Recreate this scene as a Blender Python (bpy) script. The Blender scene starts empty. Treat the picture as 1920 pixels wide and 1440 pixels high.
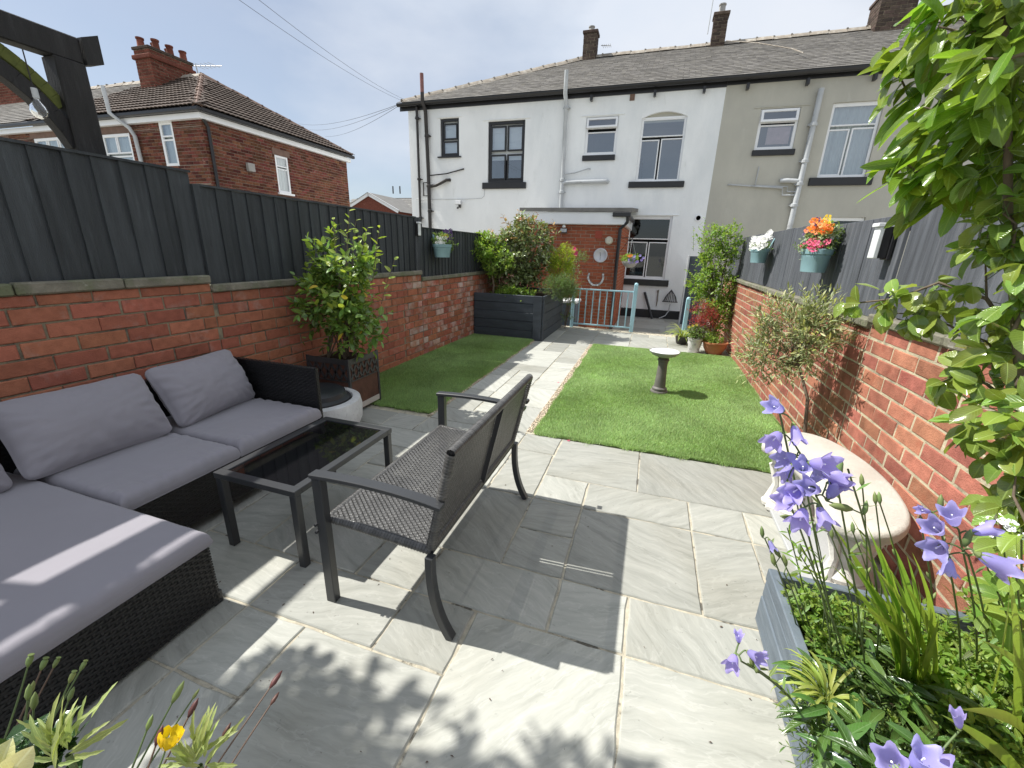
import bpy, math, random
import numpy as np
from mathutils import Vector, Matrix, noise as mnoise

scene = bpy.context.scene
COL = scene.collection
PI = math.pi

# ------------------------------------------------------------------ camera
FPX, CXP, CYP = 782.6, 960.0, 720.0            # focal length in pixels of the 1920x1440 photograph
PITCH, ROLL, YAW, CAM_H = .31204, .030929, .308278, 1.45
_r = np.array([math.cos(YAW), math.sin(YAW), 0.0])
_f = np.array([-math.sin(YAW)*math.cos(PITCH), math.cos(YAW)*math.cos(PITCH), -math.sin(PITCH)])
_u = np.cross(_r, _f)
CR = _r*math.cos(ROLL) + _u*math.sin(ROLL)
CU = -_r*math.sin(ROLL) + _u*math.cos(ROLL)
cam_data = bpy.data.cameras.new('camera')
cam = bpy.data.objects.new('camera', cam_data)
COL.objects.link(cam)
cam_data.sensor_width = 36.0
cam_data.lens = FPX/1920*36.0
cam_data.clip_start = 0.03
cam_data.clip_end = 2000
cm = Matrix(((CR[0], CU[0], -_f[0], 0), (CR[1], CU[1], -_f[1], 0), (CR[2], CU[2], -_f[2], CAM_H), (0, 0, 0, 1)))
cam.matrix_world = cm
scene.camera = cam

# ------------------------------------------------------------------ sky, sun, exposure
SUN_DIR = Vector((-.755, -.055, 1.0)).normalized()       # towards the sun
w = bpy.data.worlds.new('World'); scene.world = w; w.use_nodes = True
nt = w.node_tree; nt.nodes.clear()
def N(tree, t, **k):
    n = tree.nodes.new(t)
    for a, b in k.items(): setattr(n, a, b)
    return n
sky = N(nt, 'ShaderNodeTexSky', sky_type='NISHITA', sun_disc=False)
sky.sun_elevation = math.asin(SUN_DIR.z); sky.sun_rotation = math.atan2(SUN_DIR.x, SUN_DIR.y)
sky.dust_density = .7; sky.air_density = 1.0; sky.ozone_density = 2.0
tc = N(nt, 'ShaderNodeTexCoord'); mp = N(nt, 'ShaderNodeMapping')
mp.inputs['Scale'].default_value = (1.0, 1.0, 2.2)
mp.inputs['Location'].default_value = (3.1, 1.7, .4)
nz = N(nt, 'ShaderNodeTexNoise'); nz.inputs['Scale'].default_value = 1.35; nz.inputs['Detail'].default_value = 7; nz.inputs['Roughness'].default_value = .52
rp = N(nt, 'ShaderNodeValToRGB'); rp.color_ramp.elements[0].position = .41; rp.color_ramp.elements[1].position = .68
rp.color_ramp.elements[0].color = (.38, .38, .38, 1)
rp.color_ramp.elements[1].color = (1, 1, 1, 1)
nz2 = N(nt, 'ShaderNodeTexNoise'); nz2.inputs['Scale'].default_value = 2.6; nz2.inputs['Detail'].default_value = 6
cr2 = N(nt, 'ShaderNodeValToRGB')
cr2.color_ramp.elements[0].position = .3; cr2.color_ramp.elements[0].color = (6.7, 7.4, 8.5, 1)
cr2.color_ramp.elements[1].position = .7; cr2.color_ramp.elements[1].color = (8.0, 8.3, 8.9, 1)
mx = N(nt, 'ShaderNodeMixRGB'); bg = N(nt, 'ShaderNodeBackground'); wo = N(nt, 'ShaderNodeOutputWorld')
L = nt.links.new
L(tc.outputs['Generated'], mp.inputs['Vector']); L(mp.outputs['Vector'], nz.inputs['Vector']); L(mp.outputs['Vector'], nz2.inputs['Vector'])
dt = N(nt, 'ShaderNodeVectorMath', operation='DOT_PRODUCT'); dt.inputs[1].default_value = (.30, .00, .20)
sm_ = N(nt, 'ShaderNodeMath', operation='ADD'); L(tc.outputs['Generated'], dt.inputs[0]); L(dt.outputs['Value'], sm_.inputs[0]); L(nz.outputs['Fac'], sm_.inputs[1])
L(sm_.outputs[0], rp.inputs['Fac']); L(nz2.outputs['Fac'], cr2.inputs['Fac'])
L(rp.outputs['Color'], mx.inputs['Fac']); L(sky.outputs['Color'], mx.inputs['Color1']); L(cr2.outputs['Color'], mx.inputs['Color2'])
L(mx.outputs['Color'], bg.inputs['Color']); L(bg.outputs['Background'], wo.inputs['Surface'])
bg.inputs['Strength'].default_value = .073
sun_d = bpy.data.lights.new('sun', 'SUN'); sun = bpy.data.objects.new('sun', sun_d); COL.objects.link(sun)
sun_d.energy = 4.6; sun_d.angle = math.radians(.6); sun_d.color = (1, .965, .90)
sun.matrix_world = SUN_DIR.to_track_quat('Z', 'Y').to_matrix().to_4x4()
scene.view_settings.view_transform = 'Standard'; scene.view_settings.look = 'None'
scene.view_settings.exposure = 0.58; scene.view_settings.gamma = 1.0
scene.view_settings.use_curve_mapping = False
scene.render.engine = 'CYCLES'
scene.cycles.max_bounces = 8; scene.cycles.diffuse_bounces = 4; scene.cycles.transparent_max_bounces = 12

# ------------------------------------------------------------------ helpers
def ray(px, py):
    return _f*FPX + CR*(px-CXP) - CU*(py-CYP)
def AX(px, py, x):
    d = ray(px, py); t = x/d[0]; return Vector((x, d[1]*t, CAM_H+d[2]*t))
def AY(px, py, y):
    d = ray(px, py); t = y/d[1]; return Vector((d[0]*t, y, CAM_H+d[2]*t))
def AZ(px, py, z=0.0):
    d = ray(px, py); t = (z-CAM_H)/d[2]; return Vector((d[0]*t, d[1]*t, z))
def camdist(p):
    return math.sqrt(p[0]**2+p[1]**2+(p[2]-CAM_H)**2)
def inview(p, m=1.12):
    v = np.array([p[0], p[1], p[2]-CAM_H]); z = v@_f
    return z > .05 and abs(v@CR)*FPX/z < 960*m and abs(v@CU)*FPX/z < 720*m

def mesh(name, V, F, mat=None, smooth=False, mats=None, mi=None):
    me = bpy.data.meshes.new(name)
    if isinstance(V, np.ndarray) and isinstance(F, np.ndarray):
        n, k = F.shape
        me.vertices.add(len(V)); me.vertices.foreach_set('co', V.astype(np.float32).ravel())
        me.loops.add(n*k); me.loops.foreach_set('vertex_index', F.astype(np.int32).ravel())
        me.polygons.add(n); me.polygons.foreach_set('loop_start', np.arange(0, n*k, k, dtype=np.int32))
        me.polygons.foreach_set('loop_total', np.full(n, k, dtype=np.int32))
        me.update(calc_edges=True)
    else:
        me.from_pydata([tuple(v) for v in V], [], F); me.update()
    for m in (mats or ([mat] if mat else [])): me.materials.append(m)
    if mi is not None: me.polygons.foreach_set('material_index', np.array(mi, dtype=np.int32))
    if smooth: me.polygons.foreach_set('use_smooth', np.ones(len(me.polygons), dtype=bool))
    return me
def wmat(o):
    return Matrix(o['_w']) if False else WM[o.name]
WM = {}
def put(name, me, parent=None, M=None, kind=None, label=None):
    o = bpy.data.objects.new(name, me); COL.objects.link(o)
    M = M.copy() if M is not None else Matrix()
    if parent is not None:
        o.parent = parent
        o.matrix_basis = WM[parent.name].inverted_safe() @ M
    else:
        o.matrix_basis = M
    WM[o.name] = M
    if kind: o['kind'] = kind
    if label: o['label'] = label
    return o
def T(x, y=None, z=None):
    return Matrix.Translation((x, y, z) if y is not None else x)
def RZ(a): return Matrix.Rotation(a, 4, 'Z')
def thing(name, label, cat, loc=(0, 0, 0), rz=0, group=None):
    o = put(name, None, None, T(loc) @ RZ(rz)); o.empty_display_size = .1
    o['label'] = label; o['category'] = cat
    if group: o['group'] = group
    return o
def tag(o, label, cat, group=None):
    o['label'] = label; o['category'] = cat
    if group: o['group'] = group
    return o
def struct(o): o['kind'] = 'structure'; return o
def dup(root, M, label=None):
    def cp(o, par):
        c = o.copy(); COL.objects.link(c)
        if par is not None: c.parent = par; WM[c.name] = WM[par.name] @ c.matrix_basis
        else: c.matrix_basis = M; WM[c.name] = M
        for ch in KIDS.get(o.name, []): cp(ch, c)
        return c
    r = cp(root, None)
    if label: r['label'] = label
    return r
KIDS = {}
def index_kids():
    KIDS.clear()
    for o in bpy.data.objects:
        if o.parent: KIDS.setdefault(o.parent.name, []).append(o)

class MB:
    """collects simple solids into one vertex/face list"""
    def __init__(s): s.V = []; s.F = []
    def add(s, V, F):
        b = len(s.V); s.V += [tuple(v) for v in V]; s.F += [tuple(i+b for i in f) for f in F]; return s
    def box(s, a, b, bev=0.0, M=None):
        x0, y0, z0 = [min(a[i], b[i]) for i in range(3)]; x1, y1, z1 = [max(a[i], b[i]) for i in range(3)]
        if bev <= 0:
            V = [(x, y, z) for x in (x0, x1) for y in (y0, y1) for z in (z0, z1)]
            F = [(0, 1, 3, 2), (4, 6, 7, 5), (0, 4, 5, 1), (2, 3, 7, 6), (0, 2, 6, 4), (1, 5, 7, 3)]
        else:
            e = min(bev, (x1-x0)*.45, (y1-y0)*.45, (z1-z0)*.45); V = []; idx = {}
            for i, x in enumerate((x0, x1)):
                for j, y in enumerate((y0, y1)):
                    for k, z in enumerate((z0, z1)):
                        sx, sy, sz = (1 if i == 0 else -1), (1 if j == 0 else -1), (1 if k == 0 else -1)
                        for ax in range(3):
                            p = [x+sx*e, y+sy*e, z+sz*e]; p[ax] = (x, y, z)[ax]
                            idx[(i, j, k, ax)] = len(V); V.append(tuple(p))
            F = []
            for ax in range(3):
                o = [a for a in range(3) if a != ax]
                for sgn in (0, 1):
                    q = []
                    for (p1, p2) in ((0, 0), (1, 0), (1, 1), (0, 1)):
                        c = [0, 0, 0]; c[ax] = sgn; c[o[0]] = p1; c[o[1]] = p2; q.append(idx[(c[0], c[1], c[2], ax)])
                    F.append(tuple(q))
            for ax in range(3):   # edges along ax
                o = [a for a in range(3) if a != ax]
                for p1 in (0, 1):
                    for p2 in (0, 1):
                        c0 = [0, 0, 0]; c0[o[0]] = p1; c0[o[1]] = p2; c1 = list(c0); c1[ax] = 1
                        F.append((idx[(*c0, o[0])], idx[(*c1, o[0])], idx[(*c1, o[1])], idx[(*c0, o[1])]))
            for i in (0, 1):
                for j in (0, 1):
                    for k in (0, 1): F.append(tuple(idx[(i, j, k, a)] for a in range(3)))
        if M is not None: V = [tuple(M @ Vector(v)) for v in V]
        return s.add(V, F)
    def beam(s, p, q, wd, ht, up=(0, 0, 1), bev=0.0):
        p = Vector(p); q = Vector(q); d = q-p; l = d.length; y = d.normalized(); u = Vector(up)
        x = y.cross(u)
        if x.length < 1e-4: x = y.cross(Vector((1, 0, 0)))
        x.normalize(); z = x.cross(y)
        M = Matrix(((x[0], y[0], z[0], p[0]), (x[1], y[1], z[1], p[1]), (x[2], y[2], z[2], p[2]), (0, 0, 0, 1)))
        return s.box((-wd/2, 0, -ht/2), (wd/2, l, ht/2), bev, M)
    def tube(s, pts, rad, n=8, cap=True):
        pts = [Vector(p) for p in pts]; m = len(pts)
        rad = rad if hasattr(rad, '__len__') else [rad]*m
        b = len(s.V); prev = None
        for i, p in enumerate(pts):
            d = (pts[min(i+1, m-1)]-pts[max(i-1, 0)])
            if d.length < 1e-9: d = Vector((0, 0, 1))
            d.normalize()
            if prev is None:
                a = d.cross(Vector((0, 0, 1)));
                if a.length < .05: a = d.cross(Vector((1, 0, 0)))
            else: a = prev - d*prev.dot(d)
            a.normalize(); prev = a; c = d.cross(a)
            for k in range(n):
                t = 2*PI*k/n; s.V.append(tuple(p + (a*math.cos(t)+c*math.sin(t))*rad[i]))
        for i in range(m-1):
            for k in range(n):
                k2 = (k+1) % n; s.F.append((b+i*n+k, b+i*n+k2, b+(i+1)*n+k2, b+(i+1)*n+k))
        if cap:
            s.F.append(tuple(b+k for k in range(n))[::-1]); s.F.append(tuple(b+(m-1)*n+k for k in range(n)))
        return s
    def lathe(s, prof, c=(0, 0, 0), n=32, sx=1, sy=1):
        b = len(s.V); m = len(prof)
        for r, z in prof:
            for k in range(n):
                t = 2*PI*k/n; s.V.append((c[0]+r*math.cos(t)*sx, c[1]+r*math.sin(t)*sy, c[2]+z))
        for i in range(m-1):
            for k in range(n):
                k2 = (k+1) % n; s.F.append((b+i*n+k, b+i*n+k2, b+(i+1)*n+k2, b+(i+1)*n+k))
        if prof[0][0] > 1e-4: s.F.append(tuple(b+k for k in range(n))[::-1])
        if prof[-1][0] > 1e-4: s.F.append(tuple(b+(m-1)*n+k for k in range(n)))
        return s
    def prism(s, poly, h0, h1, M=None):
        """poly in xy extruded from z=h0 to z=h1"""
        n = len(poly); V = [(x, y, h0) for x, y in poly]+[(x, y, h1) for x, y in poly]
        F = [tuple(range(n))[::-1], tuple(range(n, 2*n))]+[(i, (i+1) % n, n+(i+1) % n, n+i) for i in range(n)]
        if M is not None: V = [tuple(M @ Vector(v)) for v in V]
        return s.add(V, F)
    def put(s, name, m, parent=None, M=None, smooth=False, kind=None, label=None, auto=None):
        me = mesh(name, s.V, s.F, m, smooth)
        o = put(name, me, parent, M, kind, label)
        if auto: shade_auto(me, auto)
        return o
def shade_auto(me, deg=40):
    me.polygons.foreach_set('use_smooth', np.ones(len(me.polygons), dtype=bool))
    import bmesh
    bm = bmesh.new(); bm.from_mesh(me); lim = math.radians(deg)
    for e in bm.edges:
        if len(e.link_faces) == 2 and e.calc_face_angle(0) > lim: e.smooth = False
    bm.to_mesh(me); bm.free()

# ------------------------------------------------------------------ materials
def mat(name, col, rough=.6, var=.15, ns=6.0, bump=.0, bs=60.0, isl=.0, hue=.0, spec=.5, metal=0.0, stretch=(1, 1, 1),
        stain=None, stain_s=2.0, stain_t=(.5, .65), stain2=None, stain2_s=20.0, stain2_t=(.62, .7), coh=False, veins=False, sheen=0, trans=0.0, tcol=None, alpha=None, coat=0, wave=None):
    m = bpy.data.materials.new(name); m.use_nodes = True; t = m.node_tree; t.nodes.clear(); L = t.links.new
    out = N(t, 'ShaderNodeOutputMaterial'); bs_ = N(t, 'ShaderNodeBsdfPrincipled')
    tc = N(t, 'ShaderNodeTexCoord'); mp = N(t, 'ShaderNodeMapping'); mp.inputs['Scale'].default_value = stretch
    L(tc.outputs['Object'], mp.inputs['Vector'])
    oi = N(t, 'ShaderNodeObjectInfo'); ge = N(t, 'ShaderNodeNewGeometry')
    ad = N(t, 'ShaderNodeMath', operation='ADD'); fr = N(t, 'ShaderNodeMath', operation='FRACT')
    L(oi.outputs['Random'], ad.inputs[0]); L(ge.outputs['Random Per Island'], ad.inputs[1]); L(ad.outputs[0], fr.inputs[0])
    off = N(t, 'ShaderNodeVectorMath', operation='SCALE'); off.inputs[0].default_value = (17.3, 31.1, 9.7)
    L(fr.outputs[0] if (isl and not coh) else oi.outputs['Random'], off.inputs['Scale'])
    va = N(t, 'ShaderNodeVectorMath', operation='ADD'); L(mp.outputs['Vector'], va.inputs[0]); L(off.outputs[0], va.inputs[1])
    vec = va.outputs[0]
    nz = N(t, 'ShaderNodeTexNoise'); nz.inputs['Scale'].default_value = ns; nz.inputs['Detail'].default_value = 6; nz.inputs['Roughness'].default_value = .6
    L(vec, nz.inputs['Vector'])
    c0 = tuple(max(0, c*(1-var)) for c in col)+(1,); c1 = tuple(min(1, c*(1+var)) for c in col)+(1,)
    rm = N(t, 'ShaderNodeValToRGB'); rm.color_ramp.elements[0].position = .3; rm.color_ramp.elements[1].position = .7
    rm.color_ramp.elements[0].color = c0; rm.color_ramp.elements[1].color = c1
    L(nz.outputs['Fac'], rm.inputs['Fac']); colr = rm.outputs['Color']
    for st, ss, tt in ((stain, stain_s, stain_t), (stain2, stain2_s, stain2_t)):
        if st:
            n2 = N(t, 'ShaderNodeTexNoise'); n2.inputs['Scale'].default_value = ss; n2.inputs['Detail'].default_value = 8; n2.inputs['Roughness'].default_value = .65
            L(vec, n2.inputs['Vector'])
            r2 = N(t, 'ShaderNodeMapRange'); r2.inputs['From Min'].default_value = tt[0]; r2.inputs['From Max'].default_value = tt[1]
            L(n2.outputs['Fac'], r2.inputs['Value'])
            mm = N(t, 'ShaderNodeMixRGB'); mm.inputs['Color2'].default_value = tuple(st[:3])+(1,)
            if len(st) > 3:
                ml = N(t, 'ShaderNodeMath', operation='MULTIPLY'); ml.inputs[1].default_value = st[3]; L(r2.outputs[0], ml.inputs[0]); L(ml.outputs[0], mm.inputs['Fac'])
            else: L(r2.outputs[0], mm.inputs['Fac'])
            L(colr, mm.inputs['Color1']); colr = mm.outputs['Color']
    if isl or hue:
        hs = N(t, 'ShaderNodeHueSaturation')
        mr = N(t, 'ShaderNodeMapRange'); mr.inputs['To Min'].default_value = 1-isl; mr.inputs['To Max'].default_value = 1+isl
        L(fr.outputs[0], mr.inputs['Value']); L(mr.outputs[0], hs.inputs['Value'])
        if hue:
            m7 = N(t, 'ShaderNodeMath', operation='MULTIPLY'); m7.inputs[1].default_value = 7.13; f7 = N(t, 'ShaderNodeMath', operation='FRACT')
            L(fr.outputs[0], m7.inputs[0]); L(m7.outputs[0], f7.inputs[0])
            mh = N(t, 'ShaderNodeMapRange'); mh.inputs['To Min'].default_value = .5-hue; mh.inputs['To Max'].default_value = .5+hue
            L(f7.outputs[0], mh.inputs['Value']); L(mh.outputs[0], hs.inputs['Hue'])
        L(colr, hs.inputs['Color']); colr = hs.outputs['Color']
    vh = None
    if veins:                                  # leaf-space coordinates: midrib, side veins, paler margin
        uv = N(t, 'ShaderNodeUVMap'); uv.uv_map = 'leaf'; sp = N(t, 'ShaderNodeSeparateXYZ'); L(uv.outputs[0], sp.inputs[0])
        s1 = N(t, 'ShaderNodeMath', operation='SUBTRACT'); s1.inputs[1].default_value = .5; L(sp.outputs[0], s1.inputs[0])
        d1 = N(t, 'ShaderNodeMath', operation='ABSOLUTE'); L(s1.outputs[0], d1.inputs[0])
        mr1 = N(t, 'ShaderNodeMapRange'); mr1.inputs['From Min'].default_value = .012; mr1.inputs['From Max'].default_value = .05; mr1.inputs['To Min'].default_value = 1; mr1.inputs['To Max'].default_value = 0; L(d1.outputs[0], mr1.inputs['Value'])
        k1 = N(t, 'ShaderNodeMath', operation='MULTIPLY'); k1.inputs[1].default_value = 62; L(sp.outputs[1], k1.inputs[0])
        k2 = N(t, 'ShaderNodeMath', operation='MULTIPLY_ADD'); k2.inputs[1].default_value = -34; L(d1.outputs[0], k2.inputs[0]); L(k1.outputs[0], k2.inputs[2])
        sn = N(t, 'ShaderNodeMath', operation='SINE'); L(k2.outputs[0], sn.inputs[0])
        mr2 = N(t, 'ShaderNodeMapRange'); mr2.inputs['From Min'].default_value = .80; mr2.inputs['From Max'].default_value = 1; mr2.inputs['To Max'].default_value = .38; L(sn.outputs[0], mr2.inputs['Value'])
        lt = N(t, 'ShaderNodeMath', operation='LESS_THAN'); lt.inputs[1].default_value = .47; L(d1.outputs[0], lt.inputs[0])
        m2 = N(t, 'ShaderNodeMath', operation='MULTIPLY'); L(mr2.outputs[0], m2.inputs[0]); L(lt.outputs[0], m2.inputs[1])
        mxv = N(t, 'ShaderNodeMath', operation='MAXIMUM'); L(mr1.outputs[0], mxv.inputs[0]); L(m2.outputs[0], mxv.inputs[1]); vh = mxv.outputs[0]
        ml2 = N(t, 'ShaderNodeMath', operation='MULTIPLY'); ml2.inputs[1].default_value = .55; L(vh, ml2.inputs[0])
        vm = N(t, 'ShaderNodeMixRGB'); vm.inputs['Color2'].default_value = tuple(min(1, c*1.7+.07) for c in col)+(1,); L(colr, vm.inputs['Color1']); L(ml2.outputs[0], vm.inputs['Fac']); colr = vm.outputs[0]
    L(colr, bs_.inputs['Base Color'])
    bs_.inputs['Roughness'].default_value = rough; bs_.inputs['Metallic'].default_value = metal
    bs_.inputs['Specular IOR Level'].default_value = spec
    if coat: bs_.inputs['Coat Weight'].default_value = coat; bs_.inputs['Coat Roughness'].default_value = .1
    if sheen: bs_.inputs['Sheen Weight'].default_value = sheen
    if bump:
        nb = N(t, 'ShaderNodeTexNoise'); nb.inputs['Scale'].default_value = bs; nb.inputs['Detail'].default_value = 5; L(vec, nb.inputs['Vector'])
        bp = N(t, 'ShaderNodeBump'); bp.inputs['Strength'].default_value = bump; bp.inputs['Distance'].default_value = .01
        L(nb.outputs['Fac'], bp.inputs['Height']); L(bp.outputs['Normal'], bs_.inputs['Normal'])
    if vh is not None:
        bp = N(t, 'ShaderNodeBump'); bp.inputs['Strength'].default_value = .35; bp.inputs['Distance'].default_value = .002; bp.invert = True; L(vh, bp.inputs['Height']); L(bp.outputs['Normal'], bs_.inputs['Normal'])
    surf = bs_.outputs[0]
    if trans:
        tr = N(t, 'ShaderNodeBsdfTranslucent'); ms = N(t, 'ShaderNodeMixShader'); ms.inputs[0].default_value = trans
        tm = N(t, 'ShaderNodeMixRGB', blend_type='MULTIPLY'); tm.inputs['Fac'].default_value = 1; tm.inputs['Color2'].default_value = tuple(tcol or (1, 1, .6))+(1,)
        g = N(t, 'ShaderNodeGamma'); g.inputs['Gamma'].default_value = .75; L(colr, g.inputs['Color']); L(g.outputs[0], tm.inputs['Color1'])
        L(tm.outputs[0], tr.inputs['Color']); L(surf, ms.inputs[1]); L(tr.outputs[0], ms.inputs[2]); surf = ms.outputs[0]
    L(surf, out.inputs['Surface'])
    return m
def glass_mat(name, tint=(.75, .8, .82), refl=(.9, .95, 1.0), ior=1.5, boost=.0):
    m = bpy.data.materials.new(name); m.use_nodes = True; t = m.node_tree; t.nodes.clear(); L = t.links.new
    out = N(t, 'ShaderNodeOutputMaterial'); g = N(t, 'ShaderNodeBsdfGlossy'); g.inputs['Roughness'].default_value = .03; g.inputs['Color'].default_value = refl+(1,)
    tr = N(t, 'ShaderNodeBsdfTransparent'); tr.inputs['Color'].default_value = tint+(1,)
    fn = N(t, 'ShaderNodeFresnel'); fn.inputs['IOR'].default_value = ior
    ad = N(t, 'ShaderNodeMath', operation='ADD'); ad.inputs[1].default_value = boost; ad.use_clamp = True
    ms = N(t, 'ShaderNodeMixShader'); L(fn.outputs[0], ad.inputs[0]); L(ad.outputs[0], ms.inputs[0]); L(tr.outputs[0], ms.inputs[1]); L(g.outputs[0], ms.inputs[2])
    L(ms.outputs[0], out.inputs['Surface']); return m

def slab_mat():
    m = bpy.data.materials.new('sandstone'); m.use_nodes = True; t = m.node_tree; t.nodes.clear(); L = t.links.new
    out = N(t, 'ShaderNodeOutputMaterial'); b = N(t, 'ShaderNodeBsdfPrincipled')
    tc = N(t, 'ShaderNodeTexCoord'); oi = N(t, 'ShaderNodeObjectInfo')
    vr = N(t, 'ShaderNodeVectorRotate', rotation_type='Z_AXIS'); mr = N(t, 'ShaderNodeMapRange'); mr.inputs['To Min'].default_value = -1.0; mr.inputs['To Max'].default_value = 1.1
    L(tc.outputs['Object'], vr.inputs['Vector']); L(oi.outputs['Random'], mr.inputs['Value']); L(mr.outputs[0], vr.inputs['Angle'])
    off = N(t, 'ShaderNodeVectorMath', operation='SCALE'); off.inputs[0].default_value = (77.3, 51.1, 9.7); L(oi.outputs['Random'], off.inputs['Scale'])
    va = N(t, 'ShaderNodeVectorMath', operation='ADD'); L(vr.outputs[0], va.inputs[0]); L(off.outputs[0], va.inputs[1])
    # domain warp
    nw = N(t, 'ShaderNodeTexNoise'); nw.inputs['Scale'].default_value = 4; nw.inputs['Detail'].default_value = 3; L(va.outputs[0], nw.inputs['Vector'])
    ws = N(t, 'ShaderNodeVectorMath', operation='SCALE'); ws.inputs['Scale'].default_value = .11; L(nw.outputs['Color'], ws.inputs[0])
    vb = N(t, 'ShaderNodeVectorMath', operation='ADD'); L(va.outputs[0], vb.inputs[0]); L(ws.outputs[0], vb.inputs[1])
    mp = N(t, 'ShaderNodeMapping'); mp.inputs['Scale'].default_value = (2.4, 20, 7); L(vb.outputs[0], mp.inputs['Vector'])
    n1 = N(t, 'ShaderNodeTexNoise'); n1.inputs['Scale'].default_value = 1.4; n1.inputs['Detail'].default_value = 9; n1.inputs['Roughness'].default_value = .68; L(mp.outputs[0], n1.inputs['Vector'])
    r1 = N(t, 'ShaderNodeValToRGB'); e = r1.color_ramp.elements
    e[0].position = .30; e[0].color = (.29, .294, .262, 1); e[1].position = .72; e[1].color = (.45, .45, .408, 1)
    x = e.new(.44); x.color = (.355, .36, .325, 1); x = e.new(.56); x.color = (.395, .398, .360, 1)
    L(n1.outputs['Fac'], r1.inputs['Fac'])
    # pale veins
    mp2 = N(t, 'ShaderNodeMapping'); mp2.inputs['Scale'].default_value = (1.0, 5, 5); L(vb.outputs[0], mp2.inputs['Vector'])
    n2 = N(t, 'ShaderNodeTexNoise'); n2.inputs['Scale'].default_value = 3.2; n2.inputs['Detail'].default_value = 6; L(mp2.outputs[0], n2.inputs['Vector'])
    s = N(t, 'ShaderNodeMath', operation='SUBTRACT'); s.inputs[1].default_value = .5; L(n2.outputs['Fac'], s.inputs[0])
    a = N(t, 'ShaderNodeMath', operation='ABSOLUTE'); L(s.outputs[0], a.inputs[0])
    r2 = N(t, 'ShaderNodeMapRange'); r2.inputs['From Min'].default_value = .0; r2.inputs['From Max'].default_value = .016; r2.inputs['To Min'].default_value = .26; r2.inputs['To Max'].default_value = 0; L(a.outputs[0], r2.inputs['Value'])
    mm = N(t, 'ShaderNodeMixRGB'); mm.inputs['Color2'].default_value = (.56, .56, .52, 1); L(r1.outputs[0], mm.inputs['Color1']); L(r2.outputs[0], mm.inputs['Fac'])
    # broad stains: damp, brown
    n3 = N(t, 'ShaderNodeTexNoise'); n3.inputs['Scale'].default_value = 1.7; n3.inputs['Detail'].default_value = 5; L(va.outputs[0], n3.inputs['Vector'])
    r3 = N(t, 'ShaderNodeMapRange'); r3.inputs['From Min'].default_value = .50; r3.inputs['From Max'].default_value = .75; r3.inputs['To Max'].default_value = .55; L(n3.outputs['Fac'], r3.inputs['Value'])
    m3 = N(t, 'ShaderNodeMixRGB', blend_type='MULTIPLY'); m3.inputs['Color2'].default_value = (.80, .77, .70, 1); L(mm.outputs[0], m3.inputs['Color1']); L(r3.outputs[0], m3.inputs['Fac'])
    # specks
    n4 = N(t, 'ShaderNodeTexNoise'); n4.inputs['Scale'].default_value = 55; n4.inputs['Detail'].default_value = 3; L(va.outputs[0], n4.inputs['Vector'])
    r4 = N(t, 'ShaderNodeMapRange'); r4.inputs['From Min'].default_value = .69; r4.inputs['From Max'].default_value = .76; r4.inputs['To Max'].default_value = .5; L(n4.outputs['Fac'], r4.inputs['Value'])
    m4 = N(t, 'ShaderNodeMixRGB'); m4.inputs['Color2'].default_value = (.17, .17, .15, 1); L(m3.outputs[0], m4.inputs['Color1']); L(r4.outputs[0], m4.inputs['Fac'])
    # per slab value
    hs = N(t, 'ShaderNodeHueSaturation'); f = N(t, 'ShaderNodeMath', operation='MULTIPLY'); f.inputs[1].default_value = 13.7; g = N(t, 'ShaderNodeMath', operation='FRACT')
    L(oi.outputs['Random'], f.inputs[0]); L(f.outputs[0], g.inputs[0]); rv = N(t, 'ShaderNodeMapRange'); rv.inputs['To Min'].default_value = .76; rv.inputs['To Max'].default_value = 1.18
    L(g.outputs[0], rv.inputs['Value']); L(rv.outputs[0], hs.inputs['Value']); L(m4.outputs[0], hs.inputs['Color'])
    L(hs.outputs[0], b.inputs['Base Color']); b.inputs['Roughness'].default_value = .62; b.inputs['Specular IOR Level'].default_value = .35
    bp = N(t, 'ShaderNodeBump'); bp.inputs['Strength'].default_value = .32; bp.inputs['Distance'].default_value = .006
    L(n1.outputs['Fac'], bp.inputs['Height']); L(bp.outputs[0], b.inputs['Normal']); L(b.outputs[0], out.inputs['Surface'])
    return m

M_slab = slab_mat()
M_mortar_pave = mat('pave_joint', (.45, .41, .32), .9, .25, 25, .4, 150, stain=(.12, .11, .09), stain_s=9, stain_t=(.55, .62))
M_brick = mat('red_brick', (.45, .125, .058), .85, .22, 22, .35, 140, isl=.20, hue=.012, spec=.2, stain=(.42, .27, .21, .55), stain_s=9, stain_t=(.55, .75), stain2=(.10, .045, .035, .6), stain2_s=14, stain2_t=(.6, .75))
M_brick_white = mat('red_brick_efflorescence', (.355, .130, .080), .85, .18, 22, .35, 140, isl=.16, hue=.008, spec=.2, stain=(.42, .33, .29, .65), stain_s=5, stain_t=(.56, .78), stain2=(.10, .045, .035, .6), stain2_s=14, stain2_t=(.6, .75))
M_brick_salt = mat('salt_stained_brick', (.36, .13, .078), .88, .2, 22, .4, 140, isl=.2, hue=.01, spec=.15, stain=(.52, .45, .41, .85), stain_s=3.2, stain_t=(.48, .66), stain2=(.12, .06, .045, .5), stain2_s=14, stain2_t=(.6, .75))
M_mortar = mat('lime_mortar', (.26, .22, .15), .95, .3, 18, .6, 120, stain=(.08, .075, .065, .8), stain_s=6, stain_t=(.50, .62))
M_mortar_r = mat('sandy_mortar', (.44, .385, .265), .95, .25, 18, .6, 120, stain=(.16, .14, .11, .8), stain_s=6, stain_t=(.55, .68))
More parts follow.
